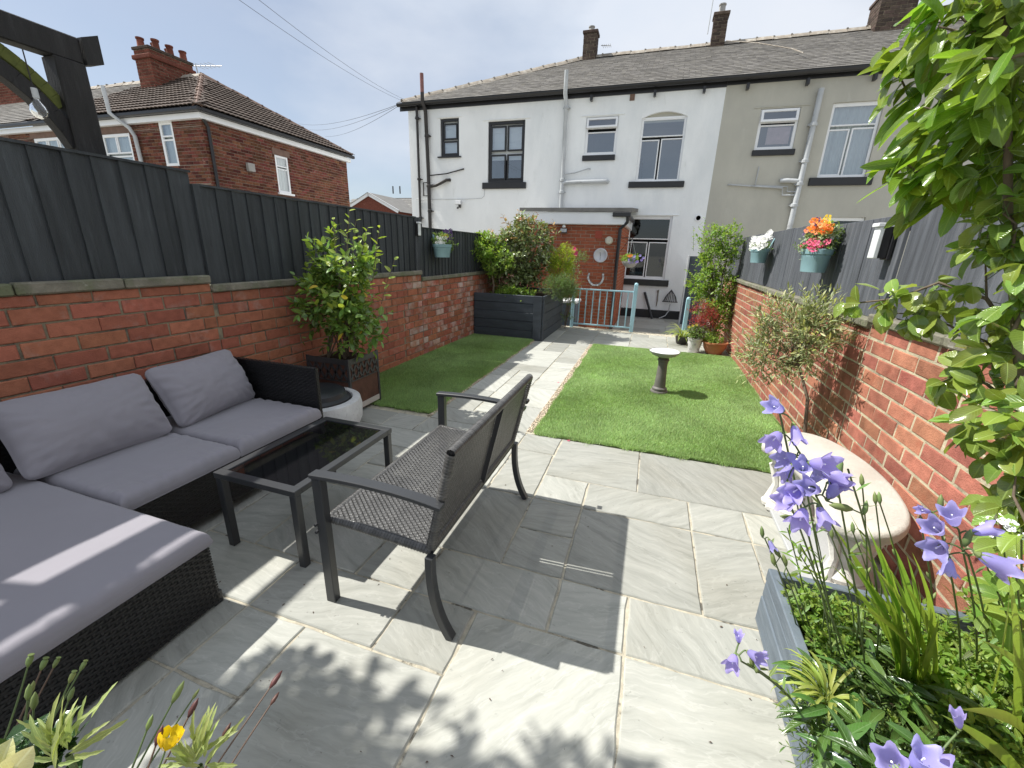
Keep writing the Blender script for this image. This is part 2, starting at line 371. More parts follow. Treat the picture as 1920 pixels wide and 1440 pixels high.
M_coping = mat('stone_coping', (.20, .185, .145), .9, .3, 9, .6, 70, stain=(.12, .14, .07, .8), stain_s=6, stain_t=(.45, .62), stain2=(.38, .37, .33, .7), stain2_s=16, stain2_t=(.62, .7))
M_fence = mat('charcoal_fence_paint', (.048, .054, .059), .62, .32, 3.0, .55, 50, isl=.22, spec=.35, stretch=(6, 6, .5), stain=(.10, .115, .125, .5), stain_s=5, stain_t=(.55, .75), stain2=(.018, .020, .022, .8), stain2_s=2.2, stain2_t=(.66, .70))
M_fence_r = mat('weathered_fence_paint', (.085, .092, .105), .7, .35, 4.0, .4, 50, isl=.12, spec=.3, stretch=(7, 7, .45), stain=(.20, .205, .22, .55), stain_s=5, stain_t=(.52, .72))
M_planter = mat('planter_paint', (.055, .066, .080), .6, .2, 4.0, .25, 40, isl=.1, spec=.35, stretch=(1, 1, 4))
M_bedpaint = mat('bed_paint', (.13, .16, .19), .6, .22, 4.0, .3, 40, isl=.08, spec=.35, stretch=(.8, .8, 6), stain=(.22, .25, .28, .5), stain_s=7, stain_t=(.5, .7))
M_white_render = mat('white_render', (.88, .895, .89), .9, .05, 1.4, .5, 45, spec=.2, stretch=(1, 1, .4), stain=(.62, .66, .68, .5), stain_s=.9, stain_t=(.48, .75), stain2=(.55, .56, .52, .4), stain2_s=4.0, stain2_t=(.62, .8))
M_grey_render = mat('grey_render', (.50, .485, .42), .92, .07, 1.3, .35, 40, spec=.2, stretch=(1, 1, .45), stain=(.40, .39, .345, .7), stain_s=.8, stain_t=(.45, .7), stain2=(.58, .57, .52, .5), stain2_s=5, stain2_t=(.6, .8))
M_black = mat('black_gloss_paint', (.018, .018, .02), .35, .2, 5, .1, 30)
M_upvc = mat('white_upvc', (.86, .87, .88), .3, .03, 3)
M_greypipe = mat('grey_pipe', (.48, .50, .51), .45, .15, 3, .05, 20, stain=(.25, .25, .25, .6), stain_s=5, stain_t=(.6, .7))
M_brownblack = mat('dark_brown_paint', (.03, .026, .024), .45, .3, 6, .1, 30)
M_slate = mat('slate', (.150, .142, .132), .8, .22, 7, .4, 50, isl=.22, spec=.2, stain=(.19, .18, .15, .5), stain_s=2.5, stain_t=(.5, .7), stain2=(.17, .15, .09, .7), stain2_s=9, stain2_t=(.58, .7))
M_ridge = mat('clay_ridge', (.27, .235, .19), .85, .2, 6, .3, 50, isl=.15, stain=(.45, .43, .38, .7), stain_s=8, stain_t=(.5, .65))
M_conc_tile = mat('brown_roof_tile', (.098, .075, .062), .85, .25, 6, .4, 60, isl=.2, spec=.25)
M_redtile = mat('terracotta_ridge', (.17, .105, .078), .85, .2, 8, .3, 50)
M_oldbrick = mat('multi_red_brick', (.135, .050, .033), .9, .35, 14, .3, 60, isl=.45, hue=.02, spec=.15, stain=(.40, .28, .20, .7), stain_s=5, stain_t=(.6, .75))
M_stack = mat('chimney_brick', (.090, .066, .054), .9, .35, 14, .3, 60, isl=.3, hue=.012, spec=.15, stain=(.06, .05, .045, .8), stain_s=2, stain_t=(.5, .65))
M_stack_red = mat('red_chimney_brick', (.165, .058, .040), .9, .3, 14, .3, 60, isl=.25, spec=.15, stain=(.10, .04, .03, .8), stain_s=2, stain_t=(.55, .7))
M_extbrick = mat('orange_brick', (.34, .105, .055), .85, .2, 14, .3, 60, isl=.14, spec=.15)
M_glass = glass_mat('window_glass', (.88, .92, .94), boost=.20)
M_glass_dark = glass_mat('dark_window_glass', (.5, .54, .55), boost=.05)
M_room = mat('room_interior', (.16, .175, .19), .9, .2, 1)
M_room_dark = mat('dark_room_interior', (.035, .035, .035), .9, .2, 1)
M_blind = mat('white_blind', (.78, .82, .84), .8, .05, 3)
M_curtain = mat('net_curtain', (.62, .67, .66), .8, .1, 4, stretch=(12, 12, .6))
M_soil = mat('soil', (.035, .024, .016), 1, .4, 20, .8, 60, spec=.1)
M_dirt = mat('concrete_yard', (.33, .32, .28), 1, .3, 5, .5, 30, spec=.1)
M_rubber = mat('dark_metal', (.030, .031, .034), .38, .12, 4, .03, 60, spec=.5)
M_steel = mat('anthracite_metal', (.036, .038, .041), .36, .08, 4, .02, 80, spec=.55)
M_blue = mat('pale_blue_paint', (.36, .58, .66), .5, .08, 5, .05, 40)
M_teal = mat('duck_egg_plastic', (.22, .36, .39), .5, .12, 5, .03, 40)
def leafmat(name, col, rough=.32, isl=.32, hue=.03, trans=.34, spec=.5, tcol=(.9, 1, .35), var=.09, coat=0, ns=30):
    return mat(name, col, rough, var, ns, .0, 60, isl=isl, hue=hue, spec=spec, trans=trans, tcol=tcol, coat=coat, veins=True)
M_bark = mat('bark', (.15, .115, .08), .9, .3, 30, .5, 60, stretch=(1, 1, .3))
M_stem = mat('green_stem', (.10, .15, .05), .6, .2, 20)
# =================================================================== GROUND
LZ = -.28                                         # level of the lower patio by the house
g = MB(); g.box((-400, -300, -.9), (400, 600, -.62)); struct(g.put('ground', M_dirt))
g = MB(); g.box((-3.6, -3.0, -.62), (1.5, 8.44, -.03)); struct(g.put('garden_base', M_dirt))

def slab_mesh(rng, w, d, th=.03):
    """riven slab with hand-dressed, slightly uneven edges; origin at centre of its top"""
    def edge(a, b, n):
        out = []
        for i in range(n):
            t = i/n; out.append([a[0]+(b[0]-a[0])*t, a[1]+(b[1]-a[1])*t])
        return out
    nx, ny = max(3, int(w/.06)), max(3, int(d/.06))
    c = [(-w/2, -d/2), (w/2, -d/2), (w/2, d/2), (-w/2, d/2)]
    P = edge(c[0], c[1], nx)+edge(c[1], c[2], ny)+edge(c[2], c[3], nx)+edge(c[3], c[0], ny)
    s0 = rng.random()*50
    for i, p in enumerate(P):
        p[0] += (mnoise.noise(Vector((p[0]*9+s0, p[1]*9, 1.0))))*.007; p[1] += (mnoise.noise(Vector((p[0]*9, p[1]*9+s0, 7.0))))*.007
    n = len(P); V = []; 
    for k, (ins, z) in enumerate(((.0, -th), (.0, -.005), (.005, 0.0))):
        for p in P:
            V.append((p[0]*(1-2*ins/w), p[1]*(1-2*ins/d), z + (0.0006*math.sin(p[0]*31+s0) if k == 2 else 0)))
    F = []
    for k in range(2):
        for i in range(n):
            j = (i+1) % n; F.append((k*n+i, k*n+j, (k+1)*n+j, (k+1)*n+i))
    F.append(tuple(2*n+i for i in range(n)))
    return V, F
GX = lambda i: -1.445+.3035*i
GY = lambda j: .682+.2985*j
rng = random.Random(5)
patio = MB(); patio.box((-3.3, -2.4, -.03), (1.40, 8.44, -.0065)); patio = struct(patio.put('patio', M_mortar_pave))
slabs = []
def add_slab(x0, y0, x1, y1, parent=patio, z=0.0):
    j = .0048
    V, F = slab_mesh(rng, x1-x0-2*j, y1-y0-2*j)
    put('slab', mesh('slab', V, F, M_slab), parent, T((x0+x1)/2, (y0+y1)/2, z+rng.uniform(-.0012, .0012)))
cells = set()
def occupied(i, j): return (i, j) in cells
def S(i0, j0, i1, j1):
    for i in range(i0, i1):
        for j in range(j0, j1): cells.add((i, j))
    x0, x1 = GX(i0), GX(i1)
    if i1 == 9: x1 = 1.25
    add_slab(x0, GY(j0), x1, GY(j1))
# layout read off the photograph (grid of 30 cm modules)
for r in ((4, 3, 6, 5), (6, 3, 7, 5), (7, 3, 9, 5), (3, 3, 4, 4), (3, 4, 4, 5), (1, 3, 3, 5), (2, 2, 4, 3), (4, 2, 5, 3), (5, 2, 7, 3), (7, 2, 9, 3),
          (3, 0, 5, 2), (2, 1, 3, 2), (5, -1, 7, 2), (0, 0, 1, 1), (1, -1, 3, 1), (0, 1, 2, 2), (-2, 1, 0, 2), (3, 5, 4, 6), (4, 5, 6, 6), (6, 5, 7, 6), (7, 5, 9, 6),
          (3, 6, 5, 8), (5, 6, 9, 8), (2, 5, 3, 7), (2, 7, 3, 8), (1, 5, 2, 7), (-1, 2, 1, 4), (-1, 4, 1, 5), (0, 5, 1, 7), (3, -2, 5, 0), (1, 2, 2, 3), (5, -4, 8, -1), (7, -1, 9, 2)): S(*r)
# rest of the patio, the strip under the sofa, the path between the lawns
def fill(i0, j0, i1, j1, wmax=3):
    for j in range(j0, j1):
        for i in range(i0, i1):
            if occupied(i, j): continue
            opts = [(2, 1), (1, 2), (2, 2), (3, 2), (1, 1), (2, 3), (2, 1)]
            rng.shuffle(opts); opts.append((1, 1))
            for (a, b) in opts:
                if i+a > i1 or j+b > j1: continue
                if any(occupied(i+u, j+v) for u in range(a) for v in range(b)): continue
                S(i, j, i+a, j+b); break
fill(-5, -6, 9, 8)
fill(-1, 8, 2, 20)                                # path
fill(-1, 20, 9, 25)                               # cross path before the gate
# lower patio by the house
lp = MB(); lp.box((-3.2, 8.46, LZ-.08), (3.2, 12.5, LZ-.0065)); lp = struct(lp.put('lower_patio', M_mortar_pave))
y = 8.5; row = 0
while y < 12.4:
    x = -3.0+.3*(row % 2); d = (.45, .6, .6)[row % 3]
    while x < 1.15:
        wd = rng.choice((.45, .6, .9)); add_slab(x, y, min(x+wd, 1.2), min(y+d, 12.44), lp, LZ); x += wd
    y += d; row += 1
# step riser between the two levels
st = MB(); st.box((-.26, 8.141, LZ), (1.2, 8.145, -.034)); 
stp = struct(MB().box((-.30, 8.44, LZ-.05), (1.2, 8.74, -.14), .008).put('step', M_slab))

# =================================================================== LAWNS
M_turf = mat('lawn_base', (.12, .18, .06), .95, .25, 12, .6, 200)
M_blade = mat('grass_blade', (.32, .46, .175), .5, .22, 2.2, coh=True, isl=.35, hue=.02, spec=.3, trans=.35, tcol=(.85, 1, .4))
def lawn(name, x0, y0, x1, y1, n, seed):
    b = MB(); b.box((x0, y0, -.004), (x1, y1, .009)); base = struct(b.put(name, M_turf))
    r = np.random.default_rng(seed)
    px = r.uniform(x0-.004, x1+.004, n); py = r.uniform(y0-.004, y1+.004, n)
    ne = n//14                                   # overhanging tufts along the cut edges
    sd_ = r.integers(0, 4, ne); tt = r.random(ne); ov = r.exponential(.005, ne)*(1+.8*np.sin(tt*37)+.5*np.sin(tt*91))
    px[:ne] = np.where(sd_ == 0, x0-ov, np.where(sd_ == 1, x1+ov, x0+tt*(x1-x0))); py[:ne] = np.where(sd_ == 2, y0-ov, np.where(sd_ == 3, y1+ov, y0+tt*(y1-y0)))
    # keep the edge a little ragged
    a = r.uniform(0, 2*PI, n); h = r.uniform(.014, .027, n)
    # tufting rows lean the pile towards the house in patches
    lx = .35*np.sin(px*5+py*2.2)+r.normal(0, .55, n); ly = .55+.35*np.sin(py*4-px*3)+r.normal(0, .5, n)
    wdt = r.uniform(.0015, .0026, n)*(1+(py-3)*.22).clip(1, 2)
    V = np.zeros((n, 3, 3)); ca, sa = np.cos(a)*wdt, np.sin(a)*wdt
    V[:, 0] = np.stack([px-ca, py-sa, np.full(n, .006)], 1); V[:, 1] = np.stack([px+ca, py+sa, np.full(n, .006)], 1)
    V[:, 2] = np.stack([px+lx*h*.8, py+ly*h*.8, .006+h], 1)
    me = mesh('grass_pile', V.reshape(-1, 3), np.arange(3*n).reshape(-1, 3), M_blade)
    put('grass_pile', me, base, None, 'stuff')
lawn('lawn', -2.93, 3.15, -1.775, 6.66, 190000, 1)
lawn('lawn', -.765, 3.075, 1.235, 6.76, 340000, 2)

# gravel margins: hundreds of pebbles, one object each strip
M_pebble = mat('pebble', (.50, .42, .32), .8, .3, 30, isl=.5, hue=.03, spec=.3)
def gravel(name, x0, y0, x1, y1, n, seed, z=.0):
    r = np.random.default_rng(seed)
    ico = []; t = (1+5**.5)/2
    I = np.array([(-1, t, 0), (1, t, 0), (-1, -t, 0), (1, -t, 0), (0, -1, t), (0, 1, t), (0, -1, -t), (0, 1, -t), (t, 0, -1), (t, 0, 1), (-t, 0, -1), (-t, 0, 1)], float)/1.9
    FI = np.array([(0, 11, 5), (0, 5, 1), (0, 1, 7), (0, 7, 10), (0, 10, 11), (1, 5, 9), (5, 11, 4), (11, 10, 2), (10, 7, 6), (7, 1, 8), (3, 9, 4), (3, 4, 2), (3, 2, 6), (3, 6, 8), (3, 8, 9), (4, 9, 5), (2, 4, 11), (6, 2, 10), (8, 6, 7), (9, 8, 1)])
    c = np.stack([r.uniform(x0, x1, n), r.uniform(y0, y1, n), r.uniform(z, z+.006, n)], 1)
    s = r.uniform(.0035, .0085, n)[:, None]*np.array([1, 1, .7])*r.uniform(.7, 1.3, (n, 3))
    V = c[:, None, :]+I[None]*s[:, None, :]*r.uniform(.8, 1.15, (n, 12, 1))
    F = FI[None]+(np.arange(n)*12)[:, None, None]
    put(name, mesh(name, V.reshape(-1, 3), F.reshape(-1, 3), M_pebble), None, None, 'stuff')
gravel('gravel_margin', -.845, 3.10, -.765, 6.80, 5200, 3)
gravel('gravel_margin', -1.778, 3.1, -1.742, 6.66, 2200, 4)
for nm, x0, x1, y0, y1 in (('gravel_bed', -.855, -.762, 3.07, 6.85), ('gravel_bed', -1.782, -1.742, 3.1, 6.66)):
    struct(MB().box((x0, y0, -.03), (x1, y1, -.002)).put(nm, M_mortar_pave))

# =================================================================== BRICK WALLS
def brick_mesh(rng, l, h, d=.05, e=.004):
    """one brick, front face towards -y, origin at the centre of the front"""
    jit = lambda a: rng.uniform(-a, a)
    V = []
    for (ins, y) in ((0, d), (0, e), (e, 0.0)):
        for sx, sz in ((-1, -1), (1, -1), (1, 1), (-1, 1)):
            V.append((sx*(l/2-ins)+jit(.0015), y+(jit(.001) if y == 0 else 0), sz*(h/2-ins)+jit(.0012)))
    F = [(0, 1, 5, 4), (1, 2, 6, 5), (2, 3, 7, 6), (3, 0, 4, 7), (4, 5, 9, 8), (5, 6, 10, 9), (6, 7, 11, 10), (7, 4, 8, 11), (8, 9, 10, 11)]
    return V, F
def frame(o, u, up=(0, 0, 1)):
    """matrix: local x along u, local z up, local -y is the wall's front"""
    u = Vector(u).normalized(); z = Vector(up).normalized(); y = z.cross(u)
    return Matrix(((u[0], y[0], z[0], o[0]), (u[1], y[1], z[1], o[1]), (u[2], y[2], z[2], o[2]), (0, 0, 0, 1)))
def brickwork(parent, Mf, regions, L=.2345, Hc=.0845, joint=.0105, m=M_brick, seed=0, nmax=300, name='brick', bond='stretcher', skip=None, depth=.05, jitter=1.0, part_min=True, altmat=None):
    """regions: (u0, u1, z0, z1) in the wall frame; bricks clipped to them"""
    rng = random.Random(seed); items = []
    for (u0, u1, z0, z1) in regions:
        k0 = int(math.floor(z0/Hc+1e-6)); k1 = int(math.ceil(z1/Hc-1e-6))
        for k in range(k0, k1):
            za, zb = max(k*Hc, z0), min((k+1)*Hc, z1)
            if zb-za < .03: continue
            header = (bond == 'mixed' and k % 4 == 1)
            Lc = L/2 if header else L
            off = (.5*Lc if k % 2 else 0)+(.25*L if header else 0)
            i = int(math.floor((u0-off)/Lc))
            while True:
                a = i*Lc+off+rng.uniform(-.006, .006)*jitter; b = (i+1)*Lc+off
                i += 1
                if a >= u1: break
                a = max(a, u0); b = min(b, u1)
                if b-a < .03: continue
                if skip and skip((a+b)/2, (za+zb)/2, a, b): continue
                items.append(((a+b)/2, (za+zb)/2, b-a-joint, zb-za-joint))
    items.sort(key=lambda t: camdist(Mf @ Vector((t[0], 0, t[1]))) if inview(Mf @ Vector((t[0], 0, t[1]))) else 1e5+camdist(Mf @ Vector((t[0], 0, t[1]))))
    full = {}
    VV = []; FF = []
    for n, (u, z, l, h) in enumerate(items):
        out = rng.uniform(-.0022, .0022)*jitter; rot = rng.uniform(-.004, .004)*jitter
        Mb = Mf @ Matrix.Translation((u, out, z)) @ Matrix.Rotation(rot, 4, 'Y')
        if n < nmax and inview(Mb.translation):
            key = (round(l, 2), round(h, 2), rng.randrange(5))
            if key not in full:
                V, F = brick_mesh(rng, l, h, depth); full[key] = mesh('brick', V, F, m)
            o = put(name, full[key], parent, Mb)
            if altmat and altmat(u, z, rng):
                pass
        else:
            V, F = brick_mesh(rng, l, h, depth); b = len(VV); VV += [tuple(Mb @ Vector(v)) for v in V]; FF += [tuple(i+b for i in f) for f in F]
    if VV: put('brickwork', mesh('brickwork', VV, FF, m), parent, None, 'stuff')

def around(u0, u1, z0, z1, holes):
    zs = sorted({z0, z1} | {max(z0, min(z1, z)) for h in holes for z in h[2:4]}); out = []
    for a, b in zip(zs, zs[1:]):
        if b-a < 1e-4: continue
        zc = (a+b)/2; us = [(u0, u1)]
        for h in holes:
            if h[2] < zc < h[3]:
                n = []
                for (p, q) in us:
                    if h[1] <= p or h[0] >= q: n.append((p, q)); continue
                    if h[0] > p: n.append((p, h[0]))
                    if h[1] < q: n.append((h[1], q))
                us = n
        out += [(p, q, a, b) for p, q in us]
    return out
def coping(parent, Mf, u0, u1, z, ht, over, depth, seed, lens=(.45, .9)):
    rng = random.Random(seed); u = u0
    while u < u1-.05:
        l = min(rng.uniform(*lens), u1-u)
        if u1-(u+l) < .12: l = u1-u
        b = MB(); b.box((-l/2+.003, -over, 0), (l/2-.003, depth, ht+rng.uniform(-.003, .003)), .008)
        for i, v in enumerate(b.V):
            b.V[i] = (v[0], v[1]+.004*mnoise.noise(Vector((v[0]*7+u, v[2]*20, 3))), v[2]+.003*mnoise.noise(Vector((v[0]*9+u, v[1]*12, 5))))
        b.put('coping_stone', M_coping, parent, Mf @ Matrix.Translation((u+l/2, 0, z+rng.uniform(-.002, .002))))
        u += l

# ---- left wall: front face towards +x, so its frame runs towards -y
LW0 = Vector((-2.985, 0, 0)); LDIR = Vector((.0165, 1, 0)).normalized()
# frame with local x along -LDIR has its front (-y local) facing +x ... z x u
FLW = frame((-2.985, 0, 0), LDIR)
left_wall = thing('brick_wall', 'stepped red brick garden wall with mossy stone coping, left side behind the sofa', 'wall', (-2.985, 2, 0))
H = .0845
core = MB()
def uw(y): return y
for (ya, yb, zt) in ((-.6, 2.2, 13.75*H), (2.2, 5.03, 13*H), (5.03, 9.95, 12*H)):
    core.box((ya, .009, -.3), (yb, .11, zt))
core.V = [tuple(FLW @ Vector(v)) for v in core.V]; core.put('mortar', M_mortar, left_wall)
brickwork(left_wall, FLW, [(-.6, 2.2, 0, 13.75*H), (2.2, 4.6, 0, 13*H)], m=M_brick_white, seed=11, nmax=230)
brickwork(left_wall, FLW, [(4.6, 5.03, 0, 13*H), (5.03, 9.95, 0, 12*H)], m=M_brick_salt, seed=13, nmax=70)
coping(left_wall, FLW, -.6, 2.2, 13.75*H, .058, .022, .11, 1)
coping(left_wall, FLW, 2.2, 5.03, 13*H+.002, .052, .022, .11, 2)
coping(left_wall, FLW, 5.03, 9.95, 12*H+.002, .05, .022, .11, 3)
# ---- right wall: front face towards -x
FRW = frame((1.262, 0, 0), (0, -1, 0))
FRW = Matrix(((0, 1, 0, 1.262), (1, 0, 0, 0), (0, 0, 1, 0), (0, 0, 0, 1)))   # u along +y, local y along +x
right_wall = thing('brick_wall', 'sunlit red brick garden wall with sandy mortar behind the stone bench and olive tree', 'wall', (1.262, 4, 0))
b = MB()
for (ya, yb, zt) in ((-.2, 3.0, 13*H), (3.0, 8.9, 12.6*H)):
    b.box((ya, .0035, -.3), (yb, .11, zt))
b.V = [tuple(FRW @ Vector(v)) for v in b.V]; b.put('mortar', M_mortar_r, right_wall)
M_brick_r = mat('orange_red_brick', (.33, .132, .088), .85, .30, 14, .5, 140, isl=.24, hue=.012, spec=.2, stain=(.47, .31, .22, .5), stain_s=10, stain_t=(.58, .78), stain2=(.28, .075, .05, .7), stain2_s=9, stain2_t=(.55, .7))
brickwork(right_wall, FRW, [(-.2, 3.0, 0, 13*H), (3.0, 8.9, 0, 12.6*H)], m=M_brick_r, seed=12, nmax=300, joint=.0115)
coping(right_wall, FRW, -.2, 3.0, 13*H+.002, .05, .03, .11, 4)
coping(right_wall, FRW, 3.0, 8.9, 12.6*H+.002, .05, .03, .11, 5)

# =================================================================== FENCES
def fence_panel(parent, Mf, u0, u1, z0, z1, seed, bw=.128, lap=.022, m=M_fence, cap=True, thick=.018):
    """feather-edge boards: each one is thick at one side and overlaps the next"""
    rng = random.Random(seed); u = u0; k = 0
    while u < u1-.01:
        w_ = min(bw, u1-u)
        V = []
        for (zz) in (z0+rng.uniform(-.004, .004), z1+rng.uniform(-.003, .003)):
            V += [(-.5*w_-lap*.5, -.020, zz), (.5*w_, -.006, zz), (.5*w_, .004, zz), (-.5*w_-lap*.5, -.004, zz)]
        F = [(0, 1, 5, 4), (1, 2, 6, 5), (2, 3, 7, 6), (3, 0, 4, 7), (0, 3, 2, 1), (4, 5, 6, 7)]
        o = put('fence_board', mesh('fence_board', V, F, m), parent, Mf @ Matrix.Translation((u+w_/2, 0, 0)) @ Matrix.Rotation(rng.uniform(-.003, .003), 4, 'Y'))
        u += w_
    b = MB()
    for zz in (z0+.12, z1-.14): b.box((u0, .006, zz-.02), (u1, .04, zz+.02))
    if cap: b.box((u0, -.026, z1+.002), (u1, .045, z1+.016))
    b.V = [tuple(Mf @ Vector(v)) for v in b.V]; b.put('rail', m, parent)
# the boards stand on the wall, set back from its face
FLF = FLW @ Matrix.Translation((0, .045, 0))
fl = thing('timber_fence', 'tall charcoal feather edge fence panel nearest the camera, on the left wall above the sofa', 'fence', (-2.99, 1, 1.2), group=None)
fence_panel(fl, FLF, -.6, 2.22, 1.20, 1.865, 1)
fl = thing('timber_fence', 'middle charcoal feather edge fence panel on the left wall, behind the potted camellia', 'fence', (-2.95, 3.6, 1.2))
fence_panel(fl, FLF @ Matrix.Translation((0, -.004, 0)), 2.26, 4.98, 1.115, 1.79, 2, bw=.122)
b = MB(); b.box((2.215, -.03, 1.11), (2.262, .07, 1.80)); b.V = [tuple(FLF @ Vector(v)) for v in b.V]; b.put('fence_post', M_fence, fl)
fl = thing('timber_fence', 'lower charcoal fence with narrow battens at the far end of the left wall', 'fence', (-2.9, 7, 1.0))
fence_panel(fl, FLF @ Matrix.Translation((0, -.004, 0)), 5.08, 9.9, 1.04, 1.675, 3, bw=.098)
b = MB(); b.box((5.0, -.035, 1.03), (5.085, .07, 1.80)); b.V = [tuple(FLF @ Vector(v)) for v in b.V]; b.put('fence_post', M_fence, fl)

# right fence: wide flat boards
FRF = FRW @ Matrix.Translation((0, .03, 0))
def flat_fence(name_label, spans, seed, z0):
    rng = random.Random(seed)
    t = thing('timber_fence', name_label, 'fence', (1.29, spans[0][0], z0))
    for (ya, yb, zb, zt) in spans:
        b = MB(); b.box((-(yb-ya)/2+.002, rng.uniform(-.004, 0), zb), ((yb-ya)/2-.002, .02, zt), .002)
        b.put('fence_board', M_fence_r, t, FRF @ Matrix.Translation(((ya+yb)/2, 0, 0)) @ Matrix.Rotation(rng.uniform(-.002, .002), 4, 'Z'))
    b = MB(); b.box((spans[0][0], .022, z0+.1), (spans[-1][1], .06, z0+.14)); b.box((spans[0][0], .022, z0+.5), (spans[-1][1], .06, z0+.54))
    b.V = [tuple(FRF @ Vector(v)) for v in b.V]; b.put('rail', M_fence_r, t)
rr = random.Random(3)
sp = []; y = 4.345
while y < 8.7: 
    wd = rr.uniform(.24, .30); sp.append((y, min(y+wd, 8.75), 12.6*H+.055, 1.735+rr.uniform(-.004, .004))); y += wd
flat_fence('weathered grey flat board fence on the right wall, far part with the white flower pot', sp, 5, 12.6*H+.05)
sp = []; y = 3.0
for wd in (.42, .40, .50): sp.append((y, y+wd, 12.6*H+.055, 1.70)); y += wd+.004
flat_fence('flat board fence section on the right wall holding the orange and pink flowers', sp, 6, 12.6*H+.05)
sp = []; y = -.2
while y < 2.9: sp.append((y, min(y+.45, 2.975), 13*H+.055, 1.845)); y += .45
flat_fence('taller dark board fence on the right wall, behind the laurel leaves', sp, 7, 13*H+.05)
# =================================================================== THE TERRACE (white and grey house)
YF = 12.5
def wall_holes(x0, x1, z0, z1, holes, m, name, parent, Mf, reveal=.10, rot=None, arch=()):
    """front face at local y=0 with openings (u0,u1,z0,z1) and their reveals; gridded"""
    xs = sorted({x0, x1} | {h[0] for h in holes} | {h[1] for h in holes}); zs = sorted({z0, z1} | {h[2] for h in holes} | {h[3] for h in holes})
    b = MB()
    for i in range(len(xs)-1):
        for k in range(len(zs)-1):
            cx, cz = (xs[i]+xs[i+1])/2, (zs[k]+zs[k+1])/2
            if any(h[0] < cx < h[1] and h[2] < cz < h[3] for h in holes): continue
            b.add([(xs[i], 0, zs[k]), (xs[i+1], 0, zs[k]), (xs[i+1], 0, zs[k+1]), (xs[i], 0, zs[k+1])], [(0, 1, 2, 3)])
    for (a, c, d, e) in [h[:4] for h in holes]:
        b.add([(a, 0, d), (a, reveal, d), (a, reveal, e), (a, 0, e)], [(0, 1, 2, 3)])
        b.add([(c, 0, d), (c, 0, e), (c, reveal, e), (c, reveal, d)], [(0, 1, 2, 3)])
        b.add([(a, 0, e), (a, reveal, e), (c, reveal, e), (c, 0, e)], [(0, 1, 2, 3)])
        b.add([(a, 0, d), (c, 0, d), (c, reveal, d), (a, reveal, d)], [(0, 1, 2, 3)])
    V = [tuple(Mf @ Vector(v)) for v in b.V]
    return put(name, mesh(name, V, b.F, m), parent)
def window(parent, Mf, hole, panes, mframe, mglass, back, fw=.055, y=.07, sill=None, msill=None, opening=(), blinds=(), room=M_room, name='window', label=None, arch=0.0):
    """frame with bars; panes = list of rects (fractions); each pane its own sub-part"""
    a, c, d, e = hole[:4]; W, Hh = c-a, e-d
    base = Mf @ Matrix.Translation((a, y, d)); b = MB()
    b.box((0, -.02, 0), (fw, .04, Hh), .006); b.box((W-fw, -.02, 0), (W, .04, Hh), .006)
    b.box((fw, -.02, 0), (W-fw, .04, fw), .006); b.box((fw, -.02, Hh-fw), (W-fw, .04, Hh), .006)
    for (x0, z0, x1, z1) in panes:       # bars between panes: every pane has its own border
        X0, X1, Z0, Z1 = x0*W, x1*W, z0*Hh, z1*Hh; t = fw*.55
        for q in (((X0, -.014, Z0), (X0+t, .034, Z1)), ((X1-t, -.014, Z0), (X1, .034, Z1)), ((X0+t, -.014, Z0), (X1-t, .034, Z0+t)), ((X0+t, -.014, Z1-t), (X1-t, .034, Z1))):
            b.box(q[0], q[1], .005)
    f = b.put(name, mframe, parent, base, label=label)
    for n, (x0, z0, x1, z1) in enumerate(panes):
        X0, X1, Z0, Z1 = x0*W, x1*W, z0*Hh, z1*Hh
        if n in opening:                  # top-hung casement pushed out at the bottom
            ob = MB(); t = fw*.9; w2, h2 = X1-X0, Z1-Z0
            ob.box((0, -.02, -h2), (t, .02, 0), .005); ob.box((w2-t, -.02, -h2), (w2, .02, 0), .005); ob.box((t, -.02, -h2), (w2-t, .02, -h2+t), .005); ob.box((t, -.02, -t), (w2-t, .02, 0), .005)
            Mo = base @ Matrix.Translation((X0, -.03, Z1)) @ Matrix.Rotation(math.radians(-14), 4, 'X')
            ob.put('casement', mframe, f, Mo)
            MB().add([(t, 0, -h2+t), (w2-t, 0, -h2+t), (w2-t, 0, -t), (t, 0, -t)], [(0, 1, 2, 3)]).put('pane', mglass, f, Mo)
        else:
            MB().add([(X0+fw*.5, .008, Z0+fw*.5), (X1-fw*.5, .008, Z0+fw*.5), (X1-fw*.5, .008, Z1-fw*.5), (X0+fw*.5, .008, Z1-fw*.5)], [(0, 1, 2, 3)]).put('pane', mglass, f, base)
    rb = MB(); dd = 1.2
    rb.add([(0, .045, 0), (W, .045, 0), (W, .045, Hh), (0, .045, Hh), (0, dd, 0), (W, dd, 0), (W, dd, Hh), (0, dd, Hh)], [(4, 5, 6, 7), (0, 4, 7, 3), (1, 2, 6, 5), (3, 7, 6, 2), (0, 1, 5, 4)])
    rb.put('room', room, f, base)
    for (x0, z0, x1, z1, mb) in blinds:
        bb = MB(); n = max(2, int((z1-z0)*Hh/.2)) if mb is M_blind else 1
        if mb is M_curtain:
            k = 40; xx = np.linspace(x0*W, x1*W, k)
            V = [(float(x), .10+.018*math.sin(i*1.3)+.01*math.sin(i*.47), z) for z in (z0*Hh, z1*Hh) for i, x in enumerate(xx)]
            bb.add(V, [(i, i+1, k+i+1, k+i) for i in range(k-1)])
        else:
            zz = np.linspace(z0*Hh, z1*Hh, n+1)
            for i in range(n): bb.box((x0*W, .075, zz[i]+.004), (x1*W, .09+.01*(i % 2), zz[i+1]))
        bb.put('curtain' if mb is M_curtain else 'blind', mb, f, base)
    if sill:
        sx0, sx1, sz0, sz1, pr = sill
        MB().box((sx0, -pr, sz0), (sx1, y-.0, sz1), .006).put('sill', msill or M_black, parent, Mf)
    return f
